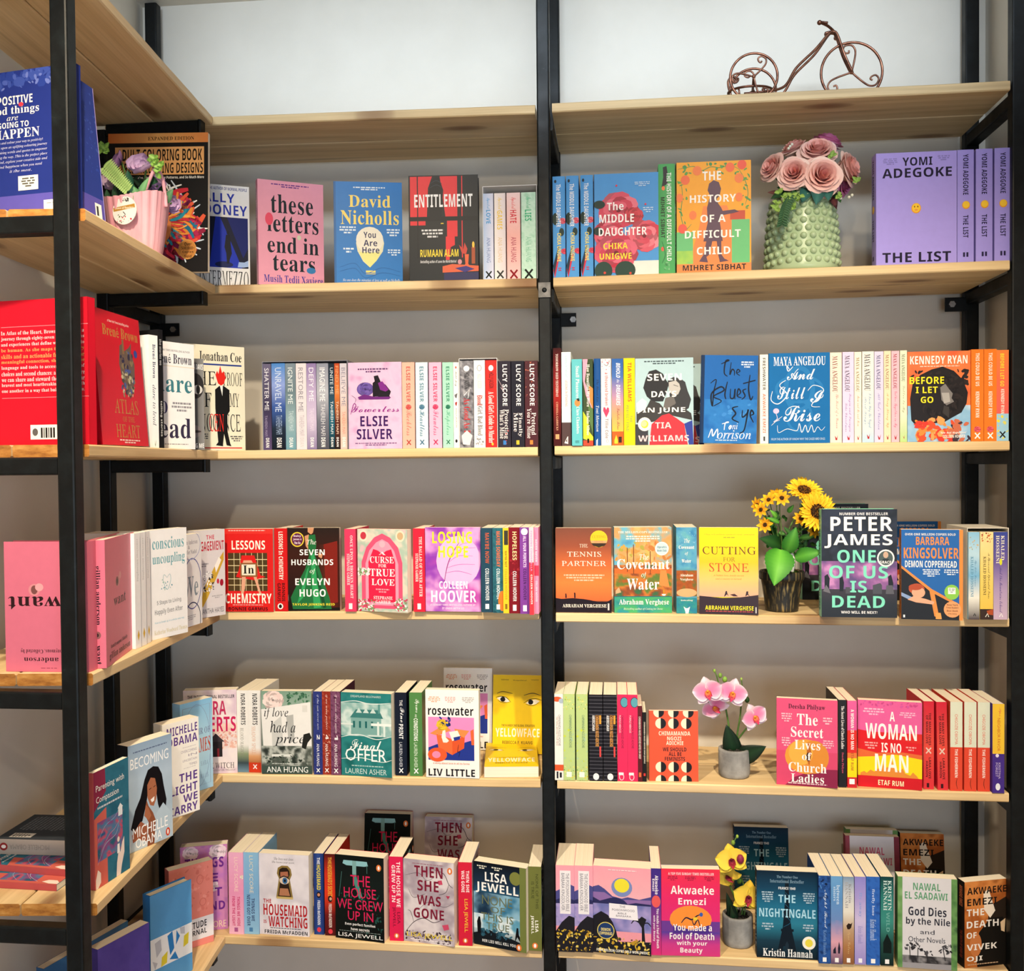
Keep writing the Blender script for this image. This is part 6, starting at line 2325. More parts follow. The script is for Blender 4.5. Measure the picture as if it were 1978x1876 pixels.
for e in ENT:
    d = DES[e['d']]; a, b = e['a'], e['b']; ux = (b - a).normalized(); uz = Vector((0, 0, 1))
    lean = math.radians(float(e['o'].get('lean', 0))); tilt = math.radians(float(e['o'].get('tilt', 0)))
    mid = (a + b) / 2
    if e['t'] == 'f':
        org = mid - ux * d['W'] / 2; uy = uz.cross(ux)
        M = Matrix(((ux.x, uy.x, 0, org.x), (ux.y, uy.y, 0, org.y), (0, 0, 1, org.z + d['T'] * math.sin(lean) + abs(math.sin(tilt)) * (d['W'] if tilt < 0 else 0)), (0, 0, 0, 1)))
        M = M @ Matrix.Rotation(-lean, 4, 'X') @ Matrix.Rotation(-tilt, 4, 'Y')
        if 'flip' in e['o']: M = M @ Matrix.Translation((d['W'], 0, d['H'])) @ Matrix.Rotation(math.pi, 4, 'Y')
    else:
        org = mid + ux * d['T'] / 2; vx = uz.cross(ux); vy = -ux      # canonical X goes into the shelf, Y towards the viewer's left
        M = Matrix(((vx.x, vy.x, 0, org.x), (vx.y, vy.y, 0, org.y), (0, 0, 1, org.z), (0, 0, 0, 1)))
        if tilt: M = M @ Matrix.Rotation(tilt, 4, 'X')
    make_book(e['d'], M, e['lab'], f"books on the {ORD[e['k'] - 1]} shelf, {GROUPN[e['bay']]}")
def axes(org, X, Y, Z):
    return Matrix(((X[0], Y[0], Z[0], org[0]), (X[1], Y[1], Z[1], org[1]), (X[2], Y[2], Z[2], org[2]), (0, 0, 0, 1)))
# ------------------------------------------------------------------ books lying flat
c5 = ztop(5, 'U', 0) + .0004; T5 = DES['parent']['T']
def lying_up(name, near_right, z, yaw, label):       # front cover up, spine towards the near end
    r = Matrix.Translation((near_right[0], near_right[1], z)) @ Matrix.Rotation(yaw, 4, 'Z')
    return make_book(name, r @ axes((0, 0, DES[name]['T']), (0, 1, 0), (0, 0, -1), (-1, 0, 0)), label, 'books lying on the fifth shelf, side unit')
lying_up('parent', (-.853, -.665), c5, -.03, 'coral and teal paperback lying flat, lowest of the pile at the plank end')
lying_up('parent', (-.850, -.632), c5 + T5 + .0004, -.09, 'coral and teal paperback lying flat under the dark grey one')
D = DES['greybk'] = dict(kind='pb', cf=hexc('3a4048'), cs=hexc('a89c90'), W=.129, H=.198, T=.029, F=[], S=['e 50 92 26 4 8a2a2a', 'e 50 92 12 2.4 e8e0d8', 'vN 34 46 66 86 8a8278 MICHELLE OBAMA'])
r = Matrix.Translation((-1.03, -.575, c5 + 2 * T5 + .0012)) @ Matrix.Rotation(.02, 4, 'Z')
g = make_book('greybk', r @ axes((0, 0, 0), (0, 1, 0), (0, 0, 1), (1, 0, 0)), 'dark grey paperback lying face down on top of the pile at the plank end', 'books lying on the fifth shelf, side unit')
bc = [c for c in g.children if c.name.startswith('back_cover')][0]
m = MB(); m.box((.0004, D['T'] - .0006, 0), (D['W'], D['T'], D['H']), hexc('343a42'))
f = Face(m, D['W'], D['H'], lambda u, v, l: (u, D['T'] + l, v))
for q in ('r 8 10 24 32 d8d4cc', 'b 10 12 22 30 6 4a4a4a', 'b 34 8 94 60 14 6a7078'): f.draw(q)
bc.data = m.mesh('back_cover', M_PRINT)
zz = ztop(5, 'L', -.1) + .0004; p = atZ(935, 1502, zz); q = atZ(1041, 1501, zz); d = (q - p).normalized(); YT = .0125
DES['yellow2'] = dict(DES['yellow'], F=[x.replace('tH 6 68 94 79', 'tH 6 66 94 82') for x in DES['yellow']['F']]); DES['yellow2'].pop('me', None)
YT = DES['yellow2']['T'] = .026
w = DES['yellow2']['W']; c = (p + q) / 2 - d * w / 2
make_book('yellow2', axes((c.x, c.y, zz + YT), d, (0, 0, -1), (-d.y, d.x, 0)), 'yellow paperback lying flat with its page edge towards the room, below its leaning twin', 'books on the fifth shelf, wide middle bay')
# ------------------------------------------------------------------ slipcases (their books are things of their own)
def slipcase(label, x0, x1, yt, Y, k, bay, D, mat, yb=None):
    xm = atY((x0 + x1) / 2, 900, 0).x; zt = ztop(k, bay, xm) + .0004
    if yb: Y = atZ(x0, yb, zt).y
    a = spot(dict(k=k), x0, '%.5f' % Y, zt); b = spot(dict(k=k), x1, '%.5f' % Y, zt); H = atY(x0, yt, Y).z - zt; W = b.x - a.x; t = .0012
    root = empty('book_slipcase', (a.x, Y, zt)); tag(root, label, 'slipcase')
    for nm, lo, hi in (('side_panel', (0, 0, 0), (t, D, H)), ('side_panel', (W - t, 0, 0), (W, D, H)), ('top_panel', (t, 0, H - t), (W - t, D, H)), ('bottom_panel', (t, 0, 0), (W - t, D, .0003)), ('back_panel', (t, D - t, t), (W - t, D, H - t))):
        m = MB(); m.box(lo, hi); m.obj(nm, mat, root)
slipcase('white card slipcase of four pastel books, beside the centre post', 932.6, 1037.5, 360.5, .0095, 2, 'L', .136, M_CASE)
slipcase('grey card slipcase of nine narrow books, beside the boot cover', 506.8, 671.8, 699, .016, 3, 'L', .14, M_CASEG)
slipcase('white edged card slipcase of a charcoal, a white and a red book', 886.8, 961, 693, .011, 3, 'L', .14, M_CASE)
slipcase('cream card slipcase of three books against the end post', 1868, 1948.5, 1020, 0, 4, 'R', .135, M_CASEC, 1196)
# blue book hanging over at the foot of the side unit
DES['bluelow'] = dict(kind='pb', cf=hexc('3f6f9c'), cs=hexc('2f5a86'), W=.19, H=.25, T=.02, F=[], S=[])
a = atZ(84, 1872, -1.02); b = atZ(247, 1778, -1.02); d = (b - a); d.z = 0; W_ = d.length; d.normalize()
DES['bluelow'].update(W=W_, H=1.1825 - 1.02)
make_book('bluelow', axes((a.x, a.y, ZB['L'][5][0] + TH + .0004), d, (-d.y, d.x, 0), (0, 0, 1)), 'plain blue folder standing behind the dark violet notebook', 'books on the bottom shelf, side unit')
# ------------------------------------------------------------------ flowers and leaves
def frame(F, roll=0):
    F = Vector(F).normalized(); s = Vector((0, 0, 1)).cross(F)
    s = s.normalized() if s.length > 1e-4 else Vector((1, 0, 0)); u = F.cross(s)
    c, n = math.cos(roll), math.sin(roll); return s * c + u * n, u * c - s * n, F      # across, up, out
def mixr(a, b, t): return tuple(a[i] * (1 - t) + b[i] * t for i in range(3))
def petal(mb, o, D, S, N, L, W, cup, curl, c0, c1, pw=.7, nu=4, nv=6, tip=0.0, ruf=0.0, edge=None):
    o, D, S, N = Vector(o), Vector(D), Vector(S), Vector(N)
    def fn(u, v):
        q = 2 * u - 1; w = W * max(.03, math.sin(math.pi * min(1, max(0.0, .06 + .94 * v)) ** pw)) ** (.65 + tip) * (1 - tip * v * .3)
        return o + D * (L * v) + S * (q * w) + N * (cup * q * q * W + curl * v * v * L + ruf * math.sin(7 * q + 5 * v) * W * v)
    def cf(u, v):
        t = v
        c = mixr(c0, c1, t)
        if edge: c = mixr(c, edge, min(1, max(abs(2 * u - 1) ** 2.2, v ** 4)))
        return c
    mb.grid(fn, nu, nv, cf)
def rose_mesh(R, seed, c_in, c_out):
    r = random.Random(seed); m = MB()
    for i in range(26):
        f = (i + .5) / 26; an = i * 2.39996; rho = R * (.06 + .80 * f ** .8); hw = (1.1 - .35 * f); top = R * (.62 - .42 * f * f); bot = -R * .62
        lean_ = .15 + .75 * f; curl_ = .10 + .38 * f; sh = r.uniform(-.1, .1)
        def fn(u, v, rho=rho, an=an, hw=hw, top=top, lean_=lean_, curl_=curl_, f=f, sh=sh):
            q = 2 * u - 1; w = hw * (.55 + .45 * math.sin(math.pi * min(1, v + .15) * .5))
            rad = rho * (.35 + .65 * v ** .6) + R * curl_ * max(0, v - .72) ** 1.2 * 2.0 * (1 + .3 * math.cos(3 * q + sh * 9)) + R * .05 * abs(q) ** 3 * (1 - f)
            z = bot + (top - bot) * v ** .85 - R * .32 * f * max(0, v - .8) * 4 * abs(math.cos(q * 1.2)) - R * .16 * q * q * v
            a_ = an + q * w + sh
            return (rad * math.cos(a_), rad * math.sin(a_), z)
        k = r.uniform(-.06, .06)
        m.grid(fn, 6, 7, lambda u, v, f=f, k=k: tuple(min(1, max(0, x + k)) for x in mixr(c_in, c_out, min(1, f * .9 + .25 * v))))
    return m.mesh('blossom', M_PETAL, True)
def leaf_mesh(mb, base, tip, W, N, c0, c1, droop=.0, fold=.25, serr=0):
    base, tip = Vector(base), Vector(tip); D = tip - base; L = D.length; D.normalize(); N = Vector(N); N = (N - D * N.dot(D)).normalized(); S = D.cross(N)
    def fn(u, v):
        q = 2 * u - 1; w = W * math.sin(math.pi * (.04 + .96 * v) ** .75) ** .9 * (1 + serr * (.12 if int(v * 20) % 2 else 0))
        return base + D * (L * v) + S * (q * w) + N * (abs(q) * fold * w + droop * L * math.sin(math.pi * v))
    mb.grid(fn, 4, 12 if not serr else 20, lambda u, v: mixr(c0, c1, .5 + .5 * math.cos(abs(2 * u - 1) * 3.1)) if abs(2 * u - 1) > .05 else mixr(c0, c1, 1))
def orient(loc, F, roll=0):
    s, u, f = frame(F, roll)
    return Matrix(((s.x, u.x, f.x, loc[0]), (s.y, u.y, f.y, loc[1]), (s.z, u.z, f.z, loc[2]), (0, 0, 0, 1)))
# ------------------------------------------------------------------ copper wire tricycle on the top shelf
zs = ztop(1, 'R', .6) + .0008
nc = atY(1456, 146, .055)
def wheel_mesh(R, rw, spoke):
    m = MB(); m.tube([(R * math.cos(t * math.pi / 24), 0, R * math.sin(t * math.pi / 24)) for t in range(49)], rw, 8, cap=False)
    for k in range(3):
        a0 = spoke + k * 2 * math.pi / 3; P = []
        for t, rr, da in ((0, 0, 0), (1, .45, 0), (2, .74, .06), (3, .90, .22), (4, .92, .45), (5, .80, .58), (6, .68, .50), (7, .66, .36), (8, .74, .34)):
            P.append((R * rr * math.cos(a0 + da), 0, R * rr * math.sin(a0 + da)))
        m.tube(spline(P, 5), rw * .72, 6)
    m.ball((0, 0, 0), rw * 1.6, 8)
    return m.mesh('wheel', M_COPPER, True)
tri = empty('wire_tricycle', (nc.x, nc.y, zs)); tag(tri, 'copper wire tricycle ornament on the top shelf near the end post', 'ornament')
O = Vector((nc.x, nc.y, zs))
def tpart(name, pts, r, parent=tri, n=8): m = MB(); m.tube(pts, r, n); return m.obj(name, M_COPPER, parent, True)
RW = .0032
FR, RR = .0705, .0545
fcx = atY(1645, 128, .10).x - O.x; yF = .10 - O.y
link('front_wheel', wheel_mesh(FR, RW, 1.35), tri, (fcx, yF, FR + RW))
for y in (0, .09): link('rear_wheel', wheel_mesh(RR, RW * .95, .75 + y * 8), tri, (0 + y * .12, y, RR + RW))
wheelmid = Vector((fcx, yF, FR + RW))
for s in (-1, 1): tpart('front_fork', spline([wheelmid + Vector((0, s * .006, 0)), wheelmid + Vector((-.018, s * .007, .04)), wheelmid + Vector((-.034, s * .006, .088)), wheelmid + Vector((-.044, s * .004, .096)), wheelmid + Vector((-.062, s * .003, .094))], 6), RW)
for s, dz in ((-1, 0), (1, -.006)):
    tpart('frame_tube', spline([wheelmid + Vector((-.040, s * .004, .096)), wheelmid + Vector((-.052, s * .006, .093)), wheelmid + Vector((-.085, s * .010, .055 + dz)), wheelmid + Vector((-.13, s * .014, .012 + dz)), Vector((.075, yF + s * .018, .042 + dz)), Vector((.03, yF + s * .024, .030 + dz)), Vector((-.02, .045 + s * .026, .026))], 7), RW)
bars = tpart('handlebar', spline([wheelmid + Vector((-.062, -.035, .104)), wheelmid + Vector((-.076, -.030, .108)), wheelmid + Vector((-.058, -.018, .104)), wheelmid + Vector((-.040, 0, .098)), wheelmid + Vector((-.034, .018, .100)), wheelmid + Vector((-.030, .034, .098))], 6), RW)
for p in ((-.080, -.030, .108), (-.028, .036, .098)):
    m = MB(); m.ball(wheelmid + Vector(p), .0058, 12); m.obj('bar_grip', M_COPPER, bars, True)
tpart('axle', [(0, -.004, RR + RW), (.01, .094, RR + RW)], RW)
tpart('carrier_ring', spline([(.052 * math.cos(t * math.pi / 5) - .002, .046 + .036 * math.sin(t * math.pi / 5), .040) for t in range(10)], 4, True), RW * .9)
tpart('carrier_ring', spline([(.044 * math.cos(t * math.pi / 5) - .002, .046 + .030 * math.sin(t * math.pi / 5), .016) for t in range(10)], 4, True), RW * .9)
for t in range(5):
    a_ = t * 2 * math.pi / 5 + .3; tpart('carrier_rib', [(.044 * math.cos(a_) - .002, .046 + .030 * math.sin(a_), .016), (.052 * math.cos(a_) - .002, .046 + .036 * math.sin(a_), .041)], RW * .7)
tpart('back_scroll', spline([(-.050, .046, .040), (-.054, .046, .066), (-.044, .046, .078), (-.034, .046, .070), (-.040, .046, .062)], 6), RW * .9)
# ------------------------------------------------------------------ sage vase with fabric roses
VY = .098; vb = atY(1549, 519, VY); zv = ztop(2, 'R', vb.x) + .0005
vase = empty('vase', (vb.x, VY, zv)); tag(vase, 'sage green ceramic vase with a raised dot pattern, holding pink roses', 'vase')
def vr(z): return .0845 - .010 * (z / .19) - .009 * max(0, (z - .09) / .1) ** 2
m = MB(); m.lathe([(0, 0), (.078, 0), (.083, .003), (.085, .010)] + [(vr(z / 100), z / 100) for z in range(2, 19)] + [(.063, .187), (.058, .189), (.056, .180), (.054, .10), (.05, .02), (0, .018)], 56)
for j in range(9):
    for i in range(24):
        z = .024 + j * .0182; a_ = 2 * math.pi * (i + (.5 if j % 2 else 0)) / 24; r_ = vr(z)
        m.ball((r_ * math.cos(a_), r_ * math.sin(a_), z), .0082, 10, None, (1, 1, .95))
m.obj('vase_body', M_VASE, vase, True)
def hx(*a): return [hexc(q) for q in a]
PK1, PK2, PK3 = hx('e07a80', 'f4b8ae', 'f0a8a6')
rosedata = [(1492, 325, 24, .06, (-.75, -.55, .25), 'half turned to the open side, over the trailing green sprig', 0), (1534, 335, 27, .035, (-.25, -.9, .15), 'facing the room between the trailing sprig and the widest bloom', 0), (1588, 341, 32, .03, (.1, -.95, .12), 'the widest bloom, low in front facing the room', 0),
            (1579, 294, 30, .07, (-.1, -.75, .6), 'upper middle bloom below the magenta one', 0), (1597, 278, 26, .13, (.3, -.2, .9), 'magenta tinted bloom at the very top', 1), (1637, 327, 29, .07, (.8, -.5, .2), 'bloom turned towards the lilac books', 0),
            (1535, 290, 25, .13, (-.4, -.3, .8), 'small high bloom beside white berry sprigs', 0), (1628, 356, 21, .09, (.8, -.5, -.2), 'small low bloom hanging by the rim towards the lilac books', 1)]
neck = Vector((vb.x, VY, zv + .17))
for i, (px, py, rp, Y, F, lab, mg) in enumerate(rosedata):
    c = atY(px, py, Y); R = rp / FPX * (Y + 2.29) * 1.2
    root = empty('rose', mat=orient(c, F, i * .7)); tag(root, 'pink fabric rose, ' + lab, 'flower', 'pink roses in the sage vase')
    ci, co = (hexc('f5a298'), hexc('fcd2c6')) if not mg else (hexc('c8609a'), hexc('e89ac0'))
    link('blossom', rose_mesh(R, 20 + i, ci, co), root)
    inv = root.matrix_world.inverted() if False else orient(c, F, i * .7).inverted()
    m = MB(); n2 = inv @ (neck + Vector((random.Random(i).uniform(-.02, .02), random.Random(i + 9).uniform(-.02, .02), -.06)))
    m.tube(spline([(0, 0, -R * .5), (0, 0, -R * 1.0), n2 * .6 + Vector((0, 0, -R * .2)), n2], 6), .0022, 6); m.obj('stem', M_WIREG, root, True)
    m = MB()
    for k in range(5):
        a_ = k * 1.257; leaf_mesh(m, (0, 0, -R * .62), (R * .8 * math.cos(a_), R * .8 * math.sin(a_), -R * .35), R * .26, (0, 0, -1), hexc('3f6a3a'), hexc('5a8a4a'))
    m.obj('calyx', M_LEAF, root, True)
gr = empty('foliage_spray', neck); tag(gr, 'green leaf sprays and trailing vine tucked under the pink roses', 'foliage')
m = MB(); r = random.Random(5)
for (px, py, px2, py2, w, Y, c0, c1) in ((1520, 372, 1488, 385, 9, .05, '1f3a26', '2f5a34'), (1530, 375, 1500, 362, 9, .06, '24482c', '3a6a3a'), (1560, 365, 1548, 392, 12, .02, '2f5f5a', '3a7468'), (1580, 366, 1576, 396, 13, .015, '2a5a58', '3f7a70'), (1596, 366, 1600, 388, 11, .02, '2f625c', '3f7a70'), (1612, 375, 1624, 392, 8, .05, '2a4a2c', '3a6a3a'), (1605, 380, 1616, 405, 7, .04, '4a2a30', '6a3a3a'), (1540, 370, 1528, 390, 8, .02, '2f5a34', '4a7a44'), (1510, 378, 1482, 372, 6, .05, '5a3a3a', '7a4a44')):
    leaf_mesh(m, atY(px, py, Y + .02), atY(px2, py2, Y - .01), w / 800, (0, -1, .2), hexc(c0), hexc(c1), .08)
m.obj('leaf', M_LEAF, gr, True, -neck)
m = MB(); tw = MB()
sp = spline([atY(1532, 372, .0), atY(1520, 390, -.012), atY(1514, 410, -.018), atY(1510, 432, -.016)], 5)
tw.tube(sp, .0009, 5)
for i, p in enumerate(sp):
    for s in (1, -1): leaf_mesh(m, p, p + Vector((s * .013, -.006, -.010)), .0035, (0, -1, 0), hexc('2a4a30'), hexc('3f6a44'))
m.obj('vine', M_LEAF, gr, True, -neck)
for (px, py) in ((1505, 372), (1512, 378), (1522, 385), (1530, 380), (1538, 388), (1545, 378), (1502, 392), (1498, 402), (1536, 398), (1528, 402), (1655, 350), (1622, 378), (1606, 300)):
    c = atY(px, py, -.004 if py > 370 else .04); 
    m = MB()
    for k in range(4): leaf_mesh(m, c, c + Vector((r.uniform(-.013, .013), -.006, r.uniform(-.012, .010))), .0055, (0, -1, .3), hexc('7aa044'), hexc('a4c468'))
    m.obj('sprig', M_LEAF, gr, True, -neck)
for (px, py) in ((1500, 396), (1503, 403), (1497, 399), (1526, 283), (1530, 279), (1523, 287), (1624, 383), (1640, 381), (1646, 377)):
    m = MB(); m.ball(atY(px, py, .0 if py > 370 else .08), .0034, 8, hexc('f0f0dc')); m.obj('berry', M_LEAF, gr, True, -neck)
tw.obj('vine_stem', M_WIREG, gr, True, -neck)
# ------------------------------------------------------------------ potted sunflowers
SY = .080; zp = ztop(4, 'R', .5) + .0005; sb = atY(1510, 1186, SY)
sun = empty('potted_sunflower', (sb.x, SY, zp)); tag(sun, 'artificial sunflowers in a small black and gold pot beside the dark mint lettered book', 'plant')
m = MB(); m.lathe([(0, 0), (.036, 0), (.0385, .002), (.039, .008), (.0415, .03), (.046, .060), (.0485, .074), (.0515, .075), (.053, .079), (.053, .093), (.051, .0955), (.048, .094), (.046, .08), (0, .078)], 44); m.obj('pot', M_POT, sun, True)
m = MB(); m.lathe([(.0, .094), (.02, .097), (.038, .094), (.047, .086)], 40, None, 0, 0, 0, lambda a, z: 1 + .03 * math.sin(9 * a)); m.obj('moss', M_MOSS, sun, True)
I_ = Vector((-sb.x, -SY, -zp))
def L_(px, py, Y): return atY(px, py, Y) + I_
def sun_head(px, py, Y, R, F, n, big):
    c = L_(px, py, Y); M = orient(c, F, px * .1)
    h = MB()
    cols = [(hexc('e8941a'), hexc('fad02a')), (hexc('f0a81c'), hexc('fbdc3a'))]
    for lay in range(2 if big else 1):
        for k in range(n):
            a_ = 2 * math.pi * (k + .5 * lay) / n + (.06 * math.sin(k * 3.3)); D = Vector((math.cos(a_), math.sin(a_), .12 + .16 * lay)).normalized(); S = Vector((-math.sin(a_), math.cos(a_), 0)); N = D.cross(S)
            petal(h, Vector((math.cos(a_), math.sin(a_), 0)) * R * .25, D, S, N, R * (.78 - .06 * lay + .05 * math.sin(k * 5)), R * .16 * (12 / n if not big else 1), .35, -.12 if lay else -.02, cols[lay][0], cols[lay][1], .8, 2, 5, .25)
    ob = h.obj('flower', M_PETAL, sun, True); ob.matrix_local = M
    d_ = MB(); rr = R * (.36 if big else .25); d_.lathe([(rr, -.002), (rr * .98, R * .05), (rr * .7, R * .13), (rr * .3, R * .13), (0, R * .09)], 20, hexc('3a2410'))
    rnd = random.Random(int(px))
    for k in range(110 if big else 24):
        q = math.sqrt((k + .5) / (110 if big else 24)); a_ = k * 2.39996
        d_.ball((rr * q * math.cos(a_), rr * q * math.sin(a_), R * (.13 - .05 * q * q)), rr * (.10 if big else .17), 5, hexc(rnd.choice(('2a1608', '5a3a14', '8a5a1c', '3a2410'))))
    d_.obj('flower_disc', M_PETAL, ob, True)
    st = MB(); st.tube(spline([c - frame(F)[2] * .004, c - frame(F)[2] * .03 + Vector((0, 0, -.02)), Vector((c.x * .3, c.y * .3, (c.z + .09) * .5)), Vector((c.x * .05, c.y * .05, .085))], 6), .0018 if big else .0011, 6); st.obj('stem', M_WIREG, sun, True)
sun_head(1553, 948, .055, .043, (.1, -.62, .75), 17, True); sun_head(1578, 988, .02, .048, (.22, -.95, .12), 17, True)
for px, py, Y, F in ((1485, 966, .07, (-.4, -.7, .5)), (1510, 962, .05, (.0, -.95, .2)), (1463, 976, .08, (-.8, -.5, .0)), (1478, 1014, .06, (-.5, -.8, .2)), (1547, 1002, .05, (.1, -.9, .4)), (1571, 1024, .05, (.5, -.8, .1)), (1500, 955, .10, (-.1, -.5, .8)), (1470, 985, .06, (-.6, -.7, .2))):
    sun_head(px, py, Y, .021, F, 8, False)
m = None
for (px, py, px2, py2, w, Y, Y2, c0, c1) in ((1508, 1062, 1495, 1132, 27, .045, .0, '2f7a20', '6ab83c'), (1520, 1066, 1538, 1018, 15, .05, .03, '2a6a24', '5aa03a'), (1536, 1078, 1590, 1066, 14, .05, .02, '2f7424', '5aa83a'), (1508, 1055, 1466, 1040, 14, .08, .05, '16401a', '2a5a24'), (1515, 1050, 1500, 1030, 10, .10, .09, '1a4a1c', '2f6a2a'), (1540, 1060, 1560, 1035, 9, .10, .10, '1a4a1c', '2f6a2a'), (1505, 1010, 1480, 1000, 5, .06, .05, '3a7a2a', '6ab03c'), (1500, 1000, 1487, 985, 5, .06, .05, '4a8a2c', '7ac044'), (1545, 1040, 1578, 1036, 6, .06, .05, '2a5a20', '4a8a30'), (1522, 990, 1534, 975, 5, .07, .06, '2f6a24', '4a8a34')):
    m = MB(); leaf_mesh(m, L_(px, py, Y), L_(px2, py2, Y2), w / 810, (0, -1, .35), hexc(c0), hexc(c1), .10, .3, .5 if w > 12 else 0); m.obj('leaf', M_LEAF, sun, True)
m = MB(); rn = random.Random(2)
for k in range(60):
    p = L_(rn.uniform(1475, 1570), rn.uniform(985, 1075), rn.uniform(.06, .11))
    leaf_mesh(m, p, p + Vector((rn.uniform(-.022, .022), rn.uniform(-.01, .01), rn.uniform(-.008, .024))), rn.uniform(.003, .006), (0, -1, .4), hexc('1c4a18'), hexc(rn.choice(('2f6a24', '4a8a30', '244f1e'))))
m.obj('small_leaves', M_LEAF, sun, True)
m = MB(); m.tube(spline([L_(1527, 1115, .06), L_(1531, 1085, .055), L_(1528, 1070, .06)], 5), .006, 8, hexc('e8e4da')); m.obj('price_ribbon', M_PETAL, sun, True)
# ------------------------------------------------------------------ orchids
def orchid_flower(root, c, F, R, c_in, c_edge, lipc, thr, roll):
    R *= 1.28; M = orient(c, F, roll); m = MB()
    for a_, L, W, z in ((90, 1.0, .42, -.004), (215, 1.0, .40, -.004), (325, 1.0, .40, -.004), (165, 1.0, .62, .0), (15, 1.0, .62, .0)):
        t = math.radians(a_); D = Vector((math.cos(t), math.sin(t), .10)).normalized(); S = Vector((-math.sin(t), math.cos(t), 0)); N = D.cross(S)
        petal(m, (0, 0, z), D, S, N, R * L, R * W, .16, -.06, c_in if W > .5 else mixr(c_in, c_edge, .55), c_in if W > .5 else c_edge, .75, 8, 8, 0, .03, c_edge)
    ob = m.obj('flower', M_PETAL, root, True); ob.matrix_local = M
    m = MB()
    for t, L in ((270, .5), (235, .34), (305, .34)):
        t = math.radians(t); D = Vector((math.cos(t), math.sin(t), .7)).normalized(); S = Vector((-math.sin(t), math.cos(t), 0)); petal(m, (0, 0, .002), D, S, D.cross(S), R * L, R * .18, .5, -.5, thr, lipc, .7, 4, 5)
    m.ball((0, R * .06, R * .14), R * .09, 8, thr)
    m.obj('lip', M_PETAL, ob, True)
def concrete_pot(root, r0, h, seed):
    m = MB(); rn = random.Random(seed)
    m.lathe([(0, 0), (r0 * .9, 0), (r0 * .97, h * .04), (r0, h * .15), (r0 * 1.0, h * .5), (r0 * .99, h * .92), (r0 * .96, h), (r0 * .80, h), (r0 * .76, h * .86), (0, h * .84)], 40, None, 0, 0, 0, lambda a, z: 1 + .018 * math.sin(5 * a + z * 90) + .012 * math.sin(11 * a - z * 160)); m.obj('pot', M_CONC, root, True)
    m = MB()
    for k in range(160):
        q = r0 * .74 * math.sqrt(rn.random()); a_ = rn.uniform(0, 6.28); m.ball((q * math.cos(a_), q * math.sin(a_), h * .9 + rn.uniform(-.002, .004)), rn.uniform(.0022, .0042), 5)
    m.obj('gravel', M_SOIL, root, True)
def orchid(label, px, pyb, Yc, k, r0, h, flowers, leaves, stems, buds, ci, ce, lc, th):
    zb_ = ztop(k, 'R', .4) + .0005; c = atY(px, pyb, Yc); root = empty('potted_orchid', (c.x, Yc, zb_)); tag(root, label, 'plant', 'small potted artificial orchids')
    I2 = Vector((-c.x, -Yc, -zb_)); W_ = lambda px, py, Y: atY(px, py, Y) + I2
    concrete_pot(root, r0, h, k)
    for (x, y, Y, F, R, roll) in flowers: orchid_flower(root, W_(x, y, Y), F, R, ci, ce, lc, th, roll)
    for (x, y, x2, y2, w, dY, dr) in leaves:
        m = MB(); leaf_mesh(m, W_(x, y, Yc), W_(x2, y2, Yc + dY), w, (0, -1, .15), hexc('0e2014'), hexc('1c3a22'), dr, .1); ob = m.obj('leaf', M_LEAF, root, True)
        so = ob.modifiers.new('thick', 'SOLIDIFY'); so.thickness = .0012
    for pts in stems:
        m = MB(); m.tube(spline([W_(x, y, Y) for x, y, Y in pts], 7), [.0027 - .0014 * i / (len(pts) * 7 - 7) for i in range((len(pts) - 1) * 7 + 1)], 7); m.obj('stem', M_WIREG, root, True)
    for (x, y, Y, r_, col) in buds:
        m = MB(); m.ball(W_(x, y, Y), r_, 10, hexc(col), (1, 1, 1.3)); m.obj('bud', M_LEAF, root, True)
    return root
OY = .075
orchid('small orchid with pink and white flowers in a grey concrete pot', 1418, 1500, OY, 5, .0375, .066,
       [(1368, 1337, .04, (-.25, -.95, .1), .029, .3), (1414, 1340, .045, (.15, -.95, .1), .029, -.3), (1381, 1366, .065, (-.1, -.9, -.3), .027, .8), (1457, 1386, .05, (.35, -.9, .1), .027, .4)],
       [(1420, 1466, 1403, 1400, .022, -.02, .03), (1421, 1466, 1480, 1442, .022, -.03, .05)],
       [[(1420, 1466, OY), (1412, 1430, OY), (1402, 1370, OY), (1390, 1330, OY - .01), (1384, 1305, OY - .01), (1377, 1294, OY - .01)], [(1421, 1466, OY), (1424, 1420, OY), (1430, 1380, OY), (1433, 1330, OY), (1432, 1314, OY)], [(1424, 1430, OY), (1438, 1412, OY - .01), (1457, 1390, .06)]],
       [(1380, 1296, OY - .01, .0036, '8ab04a'), (1391, 1305, OY - .01, .005, '7aa044'), (1400, 1313, OY - .01, .006, '84b04c'), (1432, 1312, OY, .003, '9aba5a'), (1443, 1352, OY, .006, '2a4a20')],
       hexc('ee7fae'), hexc('f8e2ea'), hexc('d81f74'), hexc('f0a03a'))
